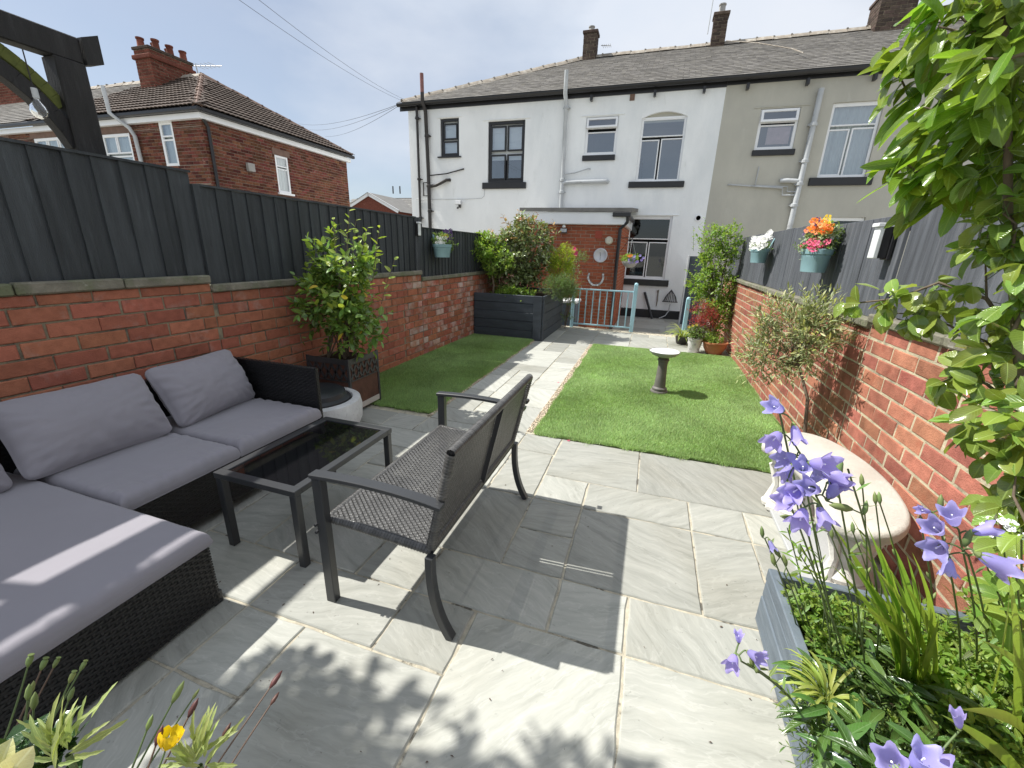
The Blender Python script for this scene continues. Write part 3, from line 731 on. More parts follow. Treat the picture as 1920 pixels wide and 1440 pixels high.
FF_ = Matrix(((1, 0, 0, 0), (0, 1, 0, YF), (0, 0, 1, 0), (0, 0, 0, 1)))
ZB = LZ
white = thing('terraced_house', 'white rendered end of terrace house with black and white framed windows and slate roof', 'house', (-3, YF, ZB))
XB = 1.105                       # party line between white and grey render
h_w1 = (-6.42, -5.82, 4.0, 4.99); h_w2 = (-4.92, -3.83, 3.28, 4.84); h_w3 = (-2.16, -1.32, 3.90, 4.79); h_w4 = (-.75, .33, 3.24, 4.82)
h_k = (-.80, .31, .77, 2.40)
ZT = 5.36
wall_holes(-7.46, XB, ZB, ZT, [h_w1, h_w2, h_w3, h_w4, h_k], M_white_render, 'rendered_wall', white, FF_)
# side return wall and back mass
MB().box((-7.46, YF+.12, ZB), (-7.34, 19.8, ZT)).put('side_wall', M_white_render, white)
# raised render drips over the windows
for (a, b_, z) in ((-6.52, -5.72, 5.005), (-5.08, -3.68, 4.862), (-2.30, -1.18, 4.812), (-.95, .45, 2.42)):
    MB().box((a, YF-.022, z), (b_, YF-.002, z+.018), .004).put('drip_mould', M_white_render, white)
# the arched head over the tall white window
b = MB(); n = 14; a0, a1 = h_w4[0]-.0, h_w4[1]
pts = []
for i in range(n+1):
    t = i/n; pts.append((a0+(a1-a0)*t, 4.82-.13*(abs(2*t-1)**2)))
poly = pts+[(a1, 4.825), (a0, 4.825)]
b.prism([(p[0], p[1]) for p in poly], 0, 1)
Vv = [(v[0], YF+.0005+.098*v[2], v[1]) for v in b.V]; put('arch_head', mesh('arch_head', Vv, b.F, M_white_render), white)
MB().box((h_w4[0]+.002, YF+.085, 4.60), (h_w4[1]-.002, YF+.099, 4.824)).put('arch_infill', M_grey_render, white)
window(white, FF_, h_w1, [(.14, .46, .86, .88), (.1, .06, .9, .42)], M_black, M_glass, None, fw=.07, blinds=((.0, .0, 1, 1, M_blind),), room=M_room)
MB().box((-6.50, YF-.07, 3.965), (-5.75, YF+.06, 4.0), .006).put('sill', M_black, white)
window(white, FF_, h_w2, [(.06, .52, .48, .93), (.52, .52, .94, .93), (.05, .05, .48, .47), (.52, .05, .95, .47)], M_black, M_glass, None, fw=.075, blinds=((.02, .38, .98, .97, M_blind),))
MB().box((-5.07, YF-.06, 3.11), (-3.74, YF+.06, 3.275), .008).put('sill', M_black, white)
window(white, FF_, h_w3, [(.03, .70, .97, .98), (.05, .05, .95, .62)], M_upvc, M_glass, None, fw=.055, opening=(0,), y=.05)
MB().box((-2.19, YF-.05, 3.765), (-1.33, YF+.06, 3.895), .008).put('sill', M_black, white)
window(white, FF_, (h_w4[0], h_w4[1], 3.24, 4.72), [(.03, .70, .97, .97), (.03, .03, .45, .66), (.49, .02, .98, .67)], M_upvc, M_glass, None, fw=.05)
MB().box((-.91, YF-.06, 3.09), (.47, YF+.06, 3.235), .008).put('sill', M_black, white)
window(white, FF_, h_k, [(.03, .64, .97, .97), (.03, .03, .50, .60), (.53, .03, .97, .60)], M_upvc, M_glass_dark, None, fw=.05, room=M_room_dark)
MB().box((-.83, YF-.07, .60), (.43, YF+.06, .765), .008).put('sill', M_black, white)
MB().box((-.90, YF-.022, ZB+.001), (.86, YF-.001, -.05)).put('plinth', M_black, white)
# ornament standing on the tall window's sill
orn = MB(); orn.lathe([(.02, 0), (.065, .02), (.075, .12), (.05, .30), (.06, .42), (.05, .46), (.022, .49), (.03, .53), (.02, .58)], (0, 0, 0), 12)
orn = orn.put('figurine', M_brownblack, None, T(-.66, YF+.24, 3.26), smooth=True); tag(orn, 'dark slender figurine standing inside the tall white framed upstairs window', 'ornament')
# vents, brackets, air brick, lamps
def ring_vent(x, z):
    b = MB(); Mv = T(x, YF-.03, z) @ Matrix.Rotation(-PI/2, 4, 'X')
    b.lathe([(.075, 0), (.075, .03), (.058, .03), (.055, .0)], (0, 0, 0), 24)
    b.V = [(v[0], v[2]*-1+YF-.0, v[1]) for v in b.V]; b.V = [(v[0]+x, v[1], v[2]+z) for v in b.V]
    o = b.put('wall_vent', M_upvc, None, None, smooth=False)
    b2 = MB(); b2.lathe([(.054, .012), (.0001, .012)], (0, 0, 0), 24); b2.V = [(v[0]+x, YF-v[2], v[1]+z) for v in b2.V]; b2.put('flap', M_black, o, None)
    tag(o, 'round white wall vent with dark opening beside the grey render', 'vent')
ring_vent(.93, 2.36)
# gutter, fascia and brackets (as one run across both houses)
grey = thing('terraced_house', 'grey rendered terraced house on the right with white windows', 'house', (4, YF, ZB))
XE = 12.0
for par, xa, xb in ((white, -7.72, XB), (grey, XB+.002, XE)):
    b = MB(); b.box((xa, YF-.028, ZT-.12 if par is white else ZT-.09), (min(xb, XB) if par is white else xb, YF-.002, ZT+.02)); b.put('fascia', M_black, par)
    b = MB(); n = 8; prof = [(-.15+.065*math.cos(PI+PI*i/n), ZT+.02+.065*math.sin(PI+PI*i/n)) for i in range(n+1)]
    prof += [(-.085-.0, ZT+.035), (-.092, ZT+.035)]+[(-.15+.056*math.cos(2*PI-PI*i/n), ZT+.025+.056*math.sin(2*PI-PI*i/n)) for i in range(n+1)]+[(-.215, ZT+.035)]
    b.prism([(p[0], p[1]) for p in prof], xa, xb); b.V = [(v[2], YF+v[0], v[1]) for v in b.V]
    b.put('gutter', M_black, par, auto=35)
for x in (-2.05, -.5, .62, 1.55, 2.75, 4.0, 5.3):
    MB().box((x-.03, YF-.16, ZT-.23), (x+.03, YF-.03, ZT-.105), .004).put('gutter_bracket', M_black, white if x < XB else grey)
MB().box((-1.10, YF-.02, ZT-.26), (-.98, YF-.003, ZT-.105), .002).put('air_brick', M_redtile, white)
h_g1 = (1.93, 2.75, 3.885, 4.74); h_g2 = (3.37, 4.33, 3.26, 4.78); h_g3 = (3.65, 4.55, .9, 2.40)
wall_holes(XB, XE, ZB, ZT, [h_g1, h_g2, h_g3], M_grey_render, 'rendered_wall', grey, FF_)
window(grey, FF_, h_g1, [(.03, .66, .97, .98), (.04, .04, .96, .62)], M_upvc, M_glass, None, fw=.06, opening=(0,), y=.05)
MB().box((h_g1[0]+.24, YF+.12, 4.02), (h_g1[1]-.10, YF+.135, 4.38)).put('towel', mat('pale_pink_cloth', (.62, .45, .46), .9), grey)
MB().box((1.90, YF-.05, 3.755), (2.80, YF+.06, 3.88), .008).put('sill', M_black, grey)
window(grey, FF_, h_g2, [(.03, .70, .97, .97), (.03, .03, .47, .66), (.51, .02, .98, .67)], M_upvc, M_glass, None, fw=.055, blinds=((.02, .02, .98, .98, M_curtain),))
MB().box((3.22, YF-.06, 3.085), (4.47, YF+.06, 3.255), .008).put('sill', M_black, grey)
window(grey, FF_, h_g3, [(.03, .8, .97, .97), (.03, .03, .47, .76), (.51, .03, .97, .76)], M_upvc, M_glass_dark, None, fw=.055, room=M_room_dark)
MB().box((1.78, YF-.015, 4.765), (2.92, YF-.002, 4.785)).put('drip_mould', M_grey_render, grey)

# pipes on the walls: soil stacks and waste pipes
def P(x, z, off=.09): return (x, YF-off, z)
def pipe_thing(label, m, runs, collars=(), cat='drainpipe', parts=None):
    t = thing('drainpipe', label, cat, (runs[0][0][0][0], YF, runs[0][0][0][2]))
    for k, (pts, r) in enumerate(runs):
        MB().tube(pts, r, 12).put('pipe' if k == 0 else 'waste_pipe', m, t, smooth=False, auto=50)
    for (x, z, r) in collars:
        b = MB(); b.lathe([(r+.004, -.04), (r+.018, -.03), (r+.018, .03), (r+.004, .04)], (x, YF-.09, z), 14); b.box((x-r-.04, YF-.08, z-.012), (x+r+.04, YF-.003, z+.012))
        b.put('pipe_collar', m, t)
    return t
pipe_thing('thin black rainwater downpipe nearest the left corner of the white house', M_brownblack,
           [([P(-7.12, 5.30), P(-7.12, 2.0), P(-7.10, 1.0), P(-7.10, ZB)], .036)], [(-7.12, 5.02, .036), (-7.12, 3.40, .036), (-7.12, 2.3, .036)])
soil = pipe_thing('dark brown soil pipe with reddish top rising above the gutter of the white house', M_brownblack,
           [([P(-6.84, 5.62, .24), P(-6.84, 5.40, .24), P(-6.83, 5.16, .10), P(-6.80, 3.6), P(-6.78, ZB)], .052),
            ([P(-6.79, 3.49), P(-6.2, 3.53), P(-5.66, 3.66, .02)], .018), ([P(-6.78, 3.19), P(-6.55, 3.22), P(-6.2, 3.36, .09), P(-6.12, 3.37, .0)], .045),
            ([P(-6.79, 3.30), P(-6.98, 3.30), P(-6.98, 2.93), P(-6.80, 2.93)], .018)], [(-6.81, 4.55, .052), (-6.79, 3.2, .052), (-6.78, 2.5, .052)])
MB().tube([P(-6.84, 5.60, .24), P(-6.84, 6.06, .24)], [.052, .052], 12).put('vent_top', mat('faded_red_pipe', (.20, .085, .075), .6, .3, 6), soil)
pipe_thing('grey soil pipe on the white house between the black and the white framed windows', M_greypipe,
           [([P(-2.71, 5.80, .24), P(-2.71, 5.30, .24), P(-2.70, 5.1, .10), P(-2.68, 3.4), P(-2.68, 2.56)], .052),
            ([P(-2.68, 3.22), P(-2.58, 3.24), P(-1.50, 3.25), P(-1.46, 3.25, 0)], .052), ([P(-2.66, 3.44), P(-2.35, 3.47), P(-1.98, 3.57), P(-1.96, 3.57, 0)], .016)],
           [(-2.69, 5.02, .052), (-2.68, 3.3, .052), (-2.68, 3.0, .052)])
pipe_thing('light grey soil pipe on the grey rendered house with small waste pipes joining it', M_greypipe,
           [([P(3.05, 5.05), P(3.04, 4.0), P(3.02, 2.2), P(3.0, ZB)], .058), ([P(2.98, 3.18), P(2.75, 3.20), P(2.62, 3.20, .04)], .05),
            ([P(1.50, 3.13, .0), P(1.52, 3.13, .05), P(2.70, 3.04, .05), P(2.72, 2.88, .06), P(2.98, 2.88)], .018), ([P(2.11, 3.52, .03), P(2.10, 3.10, .03), P(2.80, 3.07, .05), P(2.81, 2.96, .05), P(2.99, 2.95)], .014)],
           [(3.04, 4.35, .058), (3.03, 3.6, .058), (3.02, 3.12, .058), (3.01, 2.65, .058)])
MB().tube([P(-7.3, 2.84, .012), P(-5.6, 2.84, .012), P(-5.1, 2.86, .012), P(-5.02, 2.92, .012), P(-5.0, 3.1, .012)], .006, 6).put('cable', M_greypipe, white)
# small flood lamp on the white wall
fl_ = thing('flood_light', 'small white flood light on the white wall below the black framed window', 'lamp', (-5.8, YF, 2.70))
MB().box((-5.90, YF-.16, 2.68), (-5.70, YF-.10, 2.80), .008).put('casing', M_greypipe, fl_)
MB().box((-5.885, YF-.164, 2.69), (-5.715, YF-.161, 2.79)).put('lens', M_upvc, fl_)
MB().box((-5.82, YF-.10, 2.60), (-5.77, YF-.002, 2.70), .006).put('bracket', M_brownblack, fl_)
MB().lathe([(.0, -.04), (.03, -.03), (.03, .0), (.01, .02)], (-5.84, YF-.10, 2.60), 10).put('sensor', M_brownblack, fl_, smooth=True)

# ---- slate roof of the terrace: each slate its own piece, the nearest 300 as parts
RY0, RZ0, RY1, RZ1 = YF-.17, ZT+.045, 16.1, 7.42
def roof_face(parent, o, u, v, ulen, vlen, clip, m, tile=(.30, .20), nmax=300, seed=0, name='slate', th=.012, lift=.018, shape='flat'):
    """o origin at the eaves, u along the eaves, v up the slope; clip(a,b)->bool in plane coordinates"""
    rng = random.Random(seed); u = Vector(u).normalized(); v = Vector(v).normalized(); n = u.cross(v)
    Mp = Matrix(((u[0], v[0], n[0], o[0]), (u[1], v[1], n[1], o[1]), (u[2], v[2], n[2], o[2]), (0, 0, 0, 1)))
    tw, tv = tile; items = []
    rows = int(vlen/tv)+1
    for r in range(rows):
        cnt = int(ulen/tw)+2
        for i in range(-1, cnt):
            a = (i+(.5 if r % 2 and shape == 'flat' else 0))*tw; bb = r*tv
            ca, cb = a+tw/2, bb+tv/2
            if not clip(ca, cb): continue
            items.append((ca, bb))
    items.sort(key=lambda t: camdist(Mp @ Vector((t[0], t[1], 0))) + (0 if inview(Mp @ Vector((t[0], t[1], 0)), 1.0) else 1e5))
    proto = []
    for q in range(8):
        g_ = .003; w_ = tw-2*g_; hh = tv*1.28
        V = []; j = lambda s: rng.uniform(-s, s)
        if shape == 'flat':
            c = [(-w_/2+j(.004), j(.007)), (w_/2+j(.004), j(.007)), (w_/2, hh), (-w_/2, hh)]
            for (zz, k) in ((0, 0), (th, 1)):
                for m_, (cx, cy) in enumerate(c): V.append((cx, cy, zz+(lift if m_ < 2 else -.002)))
            F = [(0, 1, 5, 4), (1, 2, 6, 5), (3, 0, 4, 7), (4, 5, 6, 7)]
        else:          # double-roman concrete tile: wavy across
            k = 8; F = []
            for zz in (0, th):
                for (cy, l_) in ((0, lift), (hh, -.002)):
                    for i in range(k+1):
                        x = -tw/2+tw*i/k; V.append((x, cy, zz+l_+.016*abs(math.sin(PI*2*i/k))))
            for i in range(k):
                F.append((2*(k+1)+i, 2*(k+1)+i+1, 3*(k+1)+i+1, 3*(k+1)+i)); F.append((i, i+1, 2*(k+1)+i+1, 2*(k+1)+i))
        proto.append((V, F))
    pm = [None]*8; VV = []; FF = []
    for n_, (ca, bb) in enumerate(items):
        q = rng.randrange(8); Mt = Mp @ Matrix.Translation((ca, bb, rng.uniform(0, .003))) @ Matrix.Rotation(rng.uniform(-.012, .012), 4, 'Z')
        if n_ < nmax and inview(Mt.translation, 1.0):
            if pm[q] is None: pm[q] = mesh(name, proto[q][0], proto[q][1], m)
            put(name, pm[q], parent, Mt)
        else:
            b0 = len(VV); VV += [tuple(Mt @ Vector(x)) for x in proto[q][0]]; FF += [tuple(k+b0 for k in f) for f in proto[q][1]]
    if VV: put(name+'_courses', mesh(name+'_courses', VV, FF, m), parent, None, 'stuff')
    return Mp
sl = math.hypot(RY1-RY0, RZ1-RZ0)
vdir = (0, (RY1-RY0)/sl, (RZ1-RZ0)/sl)
XH = -2.85                                        # where the hip reaches the ridge
x_l = -7.72
def clip_main(a, b_):
    x = a+x_l; hip = x_l+(b_/sl)*(XH-x_l)
    return x > hip and x < XB+.02
roof_face(white, (x_l, RY0, RZ0), (1, 0, 0), vdir, XB-x_l, sl, clip_main, M_slate, seed=21, nmax=280, tile=(.27, .165), lift=.010, th=.008)
roof_face(grey, (XB+.03, RY0, RZ0), (1, 0, 0), vdir, XE-XB, sl, lambda a, b_: a < 8.5 and b_ < sl, M_slate, seed=22, nmax=280, tile=(.27, .165), lift=.010, th=.008)
M_under = mat('roof_underlay', (.05, .045, .04), .9)
b = MB(); b.add([(x_l, RY0, RZ0-.03), (XB, RY0, RZ0-.03), (XB, RY1, RZ1-.03), (XH, RY1, RZ1-.03), (XB, RY1+3.7, RZ0-.03), (x_l, RY1+3.7, RZ0-.03)], [(0, 1, 2, 3), (3, 2, 4, 5), (0, 3, 5)]); b.put('roof_deck', M_under, white)
b = MB(); b.add([(XB, RY0, RZ0-.03), (XE, RY0, RZ0-.03), (XE, RY1, RZ1-.03), (XB, RY1, RZ1-.03), (XE, RY1+3.7, RZ0-.03), (XB, RY1+3.7, RZ0-.03)], [(0, 1, 2, 3), (3, 2, 4, 5)]); b.put('roof_deck', M_under, grey)
def ridge_tiles(parent, p, q, n, m, r=.10, name='ridge_tile', pale=None):
    p, q = Vector(p), Vector(q); d = (q-p); l = d.length/n; y = d.normalized(); x = y.cross(Vector((0, 0, 1))).normalized(); z = x.cross(y)
    me = None
    b = MB(); k = 6
    prof = [(-r*1.15, -r*.75), (-r*.62, -.01), (0, r*.42), (r*.62, -.01), (r*1.15, -r*.75)]
    V = [(a, yy, h_) for yy in (.0, l*.985) for a, h_ in prof]+[(a*.9, yy, h_-.02) for yy in (.0, l*.985) for a, h_ in prof]
    F = [(i, i+1, 5+i+1, 5+i) for i in range(4)]+[(i, 10+i, 11+i, i+1) for i in range(4)]+[(5+i, 6+i, 16+i, 15+i) for i in range(4)]
    b.add(V, F); b.box((-r*.5, -.02, -.0), (r*.5, .025, r*.42)); me = mesh(name, b.V, b.F, m)
    for i in range(n):
        o = p+y*l*i
        M = Matrix(((x[0], y[0], z[0], o[0]), (x[1], y[1], z[1], o[1]), (x[2], y[2], z[2], o[2]+.012*((i*7) % 3-1)*.5), (0, 0, 0, 1)))
        put(name, me, parent, M)
ridge_tiles(white, (x_l+.1, RY0+.1, RZ0+.09), (XH, RY1, RZ1+.07), 15, M_ridge)
ridge_tiles(white, (XH, RY1, RZ1+.06), (XB, RY1, RZ1+.06), 9, M_ridge)
ridge_tiles(grey, (XB+.02, RY1, RZ1+.06), (XB+8.5, RY1, RZ1+.06), 19, M_ridge)
def stack_chimney(label, x0, x1, y0, y1, z0, z1, m, pots, aerial=None):
    t = thing('chimney', label, 'chimney', ((x0+x1)/2, (y0+y1)/2, z0)); Hc = .085
    MB().box((x0+.008, y0+.008, z0), (x1-.008, y1-.008, z1)).put('mortar', M_mortar, t)
    Mf = Matrix(((1, 0, 0, x0), (0, 1, 0, y0), (0, 0, 1, z0), (0, 0, 0, 1)))
    brickwork(t, Mf, [(0, x1-x0, 0, z1-z0)], m=m, seed=int(abs(x0)*10), nmax=40)
    for Ms, ln in ((frame((x0, y1, z0), (0, -1, 0)), y1-y0), (frame((x1, y0, z0), (0, 1, 0)), y1-y0)):
        brickwork(t, Ms, [(0, ln, 0, z1-z0)], m=m, seed=int(abs(x0)*10)+1, nmax=30)
    MB().box((x0-.03, y0-.03, z1), (x1+.03, y1+.03, z1+.08), .01).put('cap', M_stack, t)
    MB().box((x0-.0, y0-.05, z0-.02), (x1+.0, y0+.02, z0+.14), .01).put('flashing', M_greypipe, t)
    for (px, py, h_, mm) in pots:
        MB().lathe([(.10, 0), (.11, .02), (.09, .05), (.085, h_-.04), (.10, h_-.03), (.10, h_), (.08, h_)], (px, py, z1+.08), 14).put('chimney_pot', mm, t, smooth=False, auto=40)
    return t
M_pot = mat('clay_pot', (.30, .17, .12), .8, .2, 6)
M_potgrey = mat('grey_pot', (.33, .32, .30), .8, .2, 6)
stack_chimney('weathered brick chimney at the left end of the terrace ridge', -3.02, -2.60, 15.85, 16.25, 7.05, 8.02, M_stack, [(-2.82, 16.1, .18, M_potgrey)])
stack_chimney('narrow brick chimney with tall aerial beside it on the middle of the ridge', .78, 1.16, 15.9, 16.25, 7.1, 8.1, M_stack, [(.97, 16.1, .25, M_potgrey)])
stack_chimney('broad brick chimney on the ridge partly hidden by the laurel', 4.78, 5.60, 15.7, 16.4, 7.0, 8.0, M_stack, [])
ae = MB(); ae.tube([(.66, 16.0, 7.7), (.70, 16.0, 9.4)], .014, 6); ae.tube([(.45, 16.0, 8.9), (.95, 16.0, 8.9)], .008, 5)
ae = ae.put('aerial', M_greypipe); tag(ae, 'tall thin aerial pole beside the narrow ridge chimney', 'aerial')
ae = MB(); ae.tube([(-2.48, 16.1, 7.75), (-2.18, 16.1, 7.72)], .012, 6)
for k in range(5): ae.tube([(-2.42+.06*k, 16.0, 7.73), (-2.42+.06*k, 16.25, 7.73)], .006, 4)
tag(ae.put('aerial', M_greypipe), 'small aerial on the left ridge chimney of the white house', 'aerial')
b = MB(); b.tube([(1.2, 15.9, 7.45), (1.9, 14.9, 6.95), (2.6, 14.0, 6.42), (2.75, 13.4, 6.1)], .012, 5); b.put('cable', M_ridge, grey)

# ---- brick extension
ext = thing('brick_extension', 'single storey orange brick kitchen extension with white fascia and flat roof', 'extension', (-2, 10, ZB))
EX0, EX1, EY = -2.96, -.76, 10.0
FE = Matrix(((1, 0, 0, 0), (0, 1, 0, EY), (0, 0, 1, 0), (0, 0, 0, 1)))
b = MB(); b.box((EX0, EY+.008, ZB), (EX1-.008, YF-.004, 2.02)); b.put('mortar', mat('pale_mortar', (.40, .34, .27), .95, .2, 10), ext)
brickwork(ext, FE @ T(0, 0, ZB), [(EX0, EX1, 0, 2.30)], L=.222, Hc=.0752, m=M_extbrick, seed=31, nmax=300, joint=.0095)
brickwork(ext, frame((EX1, EY, ZB), (0, 1, 0)), [(0, YF-EY, 0, 2.30)], L=.222, Hc=.0752, m=M_extbrick, seed=32, nmax=60, joint=.0095)
MB().box((EX0-.1, EY-.13, 2.03), (EX1+.04, EY-.105, 2.275), .004).put('fascia', M_upvc, ext)
MB().box((EX0-.1, EY-.105, 2.022), (EX1+.04, YF-.004, 2.04)).put('soffit', M_upvc, ext)
MB().box((EX1+.042, EY-.13, 2.03), (EX1+.065, YF-.004, 2.275), .004).put('fascia', M_upvc, ext)
b = MB(); b.add([(EX0-.12, EY-.16, 2.28), (EX1+.17, EY-.16, 2.28), (EX1+.17, YF-.002, 2.50), (EX0-.12, YF-.002, 2.50), (EX0-.12, EY-.16, 2.36), (EX1+.17, EY-.16, 2.36), (EX1+.17, YF-.002, 2.58), (EX0-.12, YF-.002, 2.58)], [(0, 1, 5, 4), (1, 2, 6, 5), (4, 5, 6, 7), (3, 0, 4, 7), (0, 3, 2, 1)])
b.put('flat_roof', mat('roofing_felt', (.17, .165, .155), .9, .25, 4), ext)
b = MB(); b.tube([(EX1+.10, EY-.14, 2.20), (EX1+.10, EY-.12, 2.08), (EX1-.04, EY-.06, 1.94), (EX1-.045, EY-.06, 1.2), (EX1-.03, EY-.06, ZB)], .036, 10); b.box((EX1-.22, EY-.20, 2.18), (EX1+.16, EY-.132, 2.27), .01); b.box((EX1+.068, EY-.14, 2.18), (EX1+.15, YF-.6, 2.25), .01)
b.put('downpipe', M_black, ext)
MB().box((-1.34, EY-.006, 1.74), (-1.18, EY-.001, 1.90), .002).put('air_brick', mat('red_air_brick', (.36, .07, .04), .8), ext)
lt = thing('flood_light', 'small silver security light under the white fascia of the extension', 'lamp', (-2.05, EY, 1.92))
MB().box((-2.13, EY-.07, 1.84), (-1.97, EY-.03, 1.94), .006).put('casing', M_brownblack, lt); MB().box((-2.12, EY-.074, 1.855), (-1.98, EY-.071, 1.93)).put('lens', M_greypipe, lt)
MB().lathe([(.0, 0), (.035, .01), (.04, .04), (.02, .07)], (-2.05, EY-.05, 1.945), 12).put('sensor', M_upvc, lt, smooth=True)
al = MB(); al.lathe([(.085, 0), (.085, .05), (.06, .08), (.0001, .085)], (0, 0, 0), 20); al.V = [(v[0]-1.02, EY-v[2]-.001, v[1]+1.70) for v in al.V]
tag(al.put('bell_box', mat('cream_plastic', (.62, .58, .47), .5), smooth=False), 'round cream bell fixed to the extension bricks above the clock', 'bell')
# clock with roman hours, at half past eleven
ck = thing('wall_clock', 'round white wall clock with roman numerals on the orange brick extension', 'clock', (-1.18, EY, 1.38))
def onwall(b, x, z, off=0.0): b.V = [(v[0]+x, EY-off-v[2], v[1]+z) for v in b.V]; return b
onwall(MB().lathe([(.150, 0), (.158, .02), (.150, .042), (.128, .044), (.125, .030)], (0, 0, 0), 40), -1.18, 1.38).put('bezel', mat('silver_rim', (.62, .62, .64), .35, .05, 4), ck, smooth=True)
onwall(MB().lathe([(.126, .026), (.0001, .026)], (0, 0, 0), 40), -1.18, 1.38).put('dial', M_upvc, ck)
b = MB(); nums = ['XII', 'I', 'II', 'III', 'IIII', 'V', 'VI', 'VII', 'VIII', 'IX', 'X', 'XI']
for k, s_ in enumerate(nums):
    a = PI/2-k*PI/6; wd = {'I': .007, 'V': .013, 'X': .013}; tot = sum(wd[c] for c in s_); cx = -tot/2
    R_ = Matrix.Rotation(a-PI/2, 4, 'Z') @ Matrix.Translation((0, .098, .0285))
    for c in s_:
        w_ = wd[c]; m0 = cx+w_/2
        segs = {'I': [((m0, -.014), (m0, .014))], 'V': [((m0-.005, .014), (m0, -.014)), ((m0, -.014), (m0+.005, .014))], 'X': [((m0-.005, .014), (m0+.005, -.014)), ((m0-.005, -.014), (m0+.005, .014))]}[c]
        for (p0, p1) in segs:
            p0 = R_ @ Vector((p0[0], p0[1], 0)); p1 = R_ @ Vector((p1[0], p1[1], 0)); b.beam(p0, p1, .0022, .001, (0, 0, 1))
        cx += w_
onwall(b, -1.18, 1.38).put('numerals', M_brownblack, ck)
onwall(MB().beam((0, .015, .031), (0, -.10, .031), .007, .002).beam((.003, -.015, .033), (-.012, .065, .033), .009, .002), -1.18, 1.38).put('hands', M_brownblack, ck)
# horseshoe ornament of shells, hanging by a string
hs = thing('hanging_horseshoe', 'horseshoe garland of pale shells hanging on the extension wall below the clock', 'ornament', (-1.24, EY, .85))
rng = random.Random(9)
for k in range(20):
    a = PI*(-.12)+(-PI*.76)*k/19 if False else math.radians(20-220*k/19); x = -1.24+.17*math.cos(a); z = .90+.185*math.sin(a)
    b = MB(); b.lathe([(.0001, 0), (.026, .008), (.022, .026), (.0001, .034)], (0, 0, 0), 7)
    Mq = T(x, EY-.012, z) @ Matrix.Rotation(rng.uniform(0, 6), 4, 'Y') @ Matrix.Rotation(PI/2+rng.uniform(-.5, .5), 4, 'X')
    b.put('shell', mat('shell_grey', (.55, .58, .58), .6, .2, 9, isl=.3) if k == 0 else bpy.data.materials['shell_grey'], hs, Mq)
MB().tube([(-1.07, EY-.01, .98), (-1.12, EY-.01, 1.23)], .002, 4).put('string', M_stem, hs)
# things leaning/hanging on the white wall under the kitchen window
bar = MB().tube([(-.16, YF-.05, .42), (.12, YF-.20, ZB+.0)], .035, 8); tag(bar.put('post_base', M_black), 'short black pole leaning against the white wall under the kitchen window', 'pole')
wf = MB(); wf.tube([(.03+.16, YF-.03, .50), (.20, YF-.03, .2), (.19, YF-.03, .05)], [.012, .018, .008], 6); wf.tube([(.19, YF-.03, .48), (.19, YF-.03, .40)], [.03, .012], 6)
tag(wf.put('hanging_ornament', M_bark), 'small narrow ornament hanging on the white wall beneath the kitchen window', 'ornament')
hr = thing('hose_reel', 'wall mounted dark metal hose holder with grey hose under the kitchen window', 'hose reel', (.52, YF, .3))
b = MB()
for k in range(9):
    a = -1.1+2.2*k/8; b.tube([(.53+.20*math.sin(a), YF-.04, .20), (.53+.14*math.sin(a), YF-.16, .28+.16*math.cos(a)), (.53, YF-.05, .52)], .010, 5)
b.tube([(.33, YF-.08, .20), (.73, YF-.08, .20)], .012, 6); b.put('cage', M_brownblack, hr)
MB().tube([(.55, YF-.07, .15), (.53, YF-.09, -.05), (.46, YF-.12, -.18), (.30, YF-.16, -.26)], .014, 7).put('hose', M_greypipe, hr)
# grey back door standing open at the right
dr = thing('back_door', 'tall dark grey gate panel standing beside the kitchen window', 'door', (.95, 11.6, ZB))
MB().box((.82, 11.72, ZB), (1.22, 11.77, 1.42), .006).put('door_leaf', M_planter, dr)
MB().box((.78, 11.70, ZB), (.82, 11.79, 1.44), .006).put('frame', M_greypipe, dr)
for z in (-.1, .45, 1.0): MB().box((.85, 11.712, z), (1.19, 11.718, z+.4), .003).put('door_panel', M_planter, dr)
# white garden box behind the gate
wb = thing('storage_box', 'grey storage box with a white lid behind the blue gate', 'storage box', (-1.75, 9.3, ZB))
MB().box((-2.0, 9.2, ZB), (-1.52, 9.7, .36), .01).put('box_body', M_bedpaint, wb); MB().box((-2.03, 9.17, .362), (-1.49, 9.73, .42), .012).put('lid', M_upvc, wb)

# =================================================================== RED BRICK HOUSE TO THE LEFT
YH, XHs, ZE = 9.17, -11.54, 4.40
rh = thing('brick_house', 'red brick house with hipped brown tiled roof beyond the left fence', 'house', (XHs, YH, -.6))
FH = Matrix(((1, 0, 0, 0), (0, 1, 0, YH), (0, 0, 1, 0), (0, 0, 0, 1)))
YHe = 14.75
hA = (-15.5, -14.33, 2.9, 4.22); hB = (-13.12, -12.62, 3.35, 4.42); hC = (-18.6, -16.9, 2.9, 4.25); hD = (-21.2, -19.9, 2.9, 4.3)
holes = [hA, hB, hC, hD]
M_mort_h = mat('grey_mortar', (.24, .19, .15), .95, .2, 10)
wall_holes(-26, XHs-.008, -.6, ZE, holes, M_mort_h, 'mortar', rh, FH @ T(0, .009, 0))
inh = lambda u, z, a, b_: any(h[0]-.0 < u < h[1] and h[2] < z < h[3]+.0 for h in holes)
brickwork(rh, FH, around(-24, XHs, 1.6, ZE, holes), L=.235, Hc=.082, m=M_oldbrick, seed=41, nmax=160, joint=.012)
MS = frame((XHs, YH, 0), (0, 1, 0))
hS = (2.22, 2.72, 2.95, 4.02)   # side window (u,z)
wall_holes(0, YHe-YH, -.6, ZE, [hS], M_mort_h, 'mortar', rh, MS @ T(0, .009, 0))
brickwork(rh, MS, around(0, YHe-YH, 1.6, ZE, [hS]), L=.235, Hc=.082, m=M_oldbrick, seed=42, nmax=300, joint=.012)
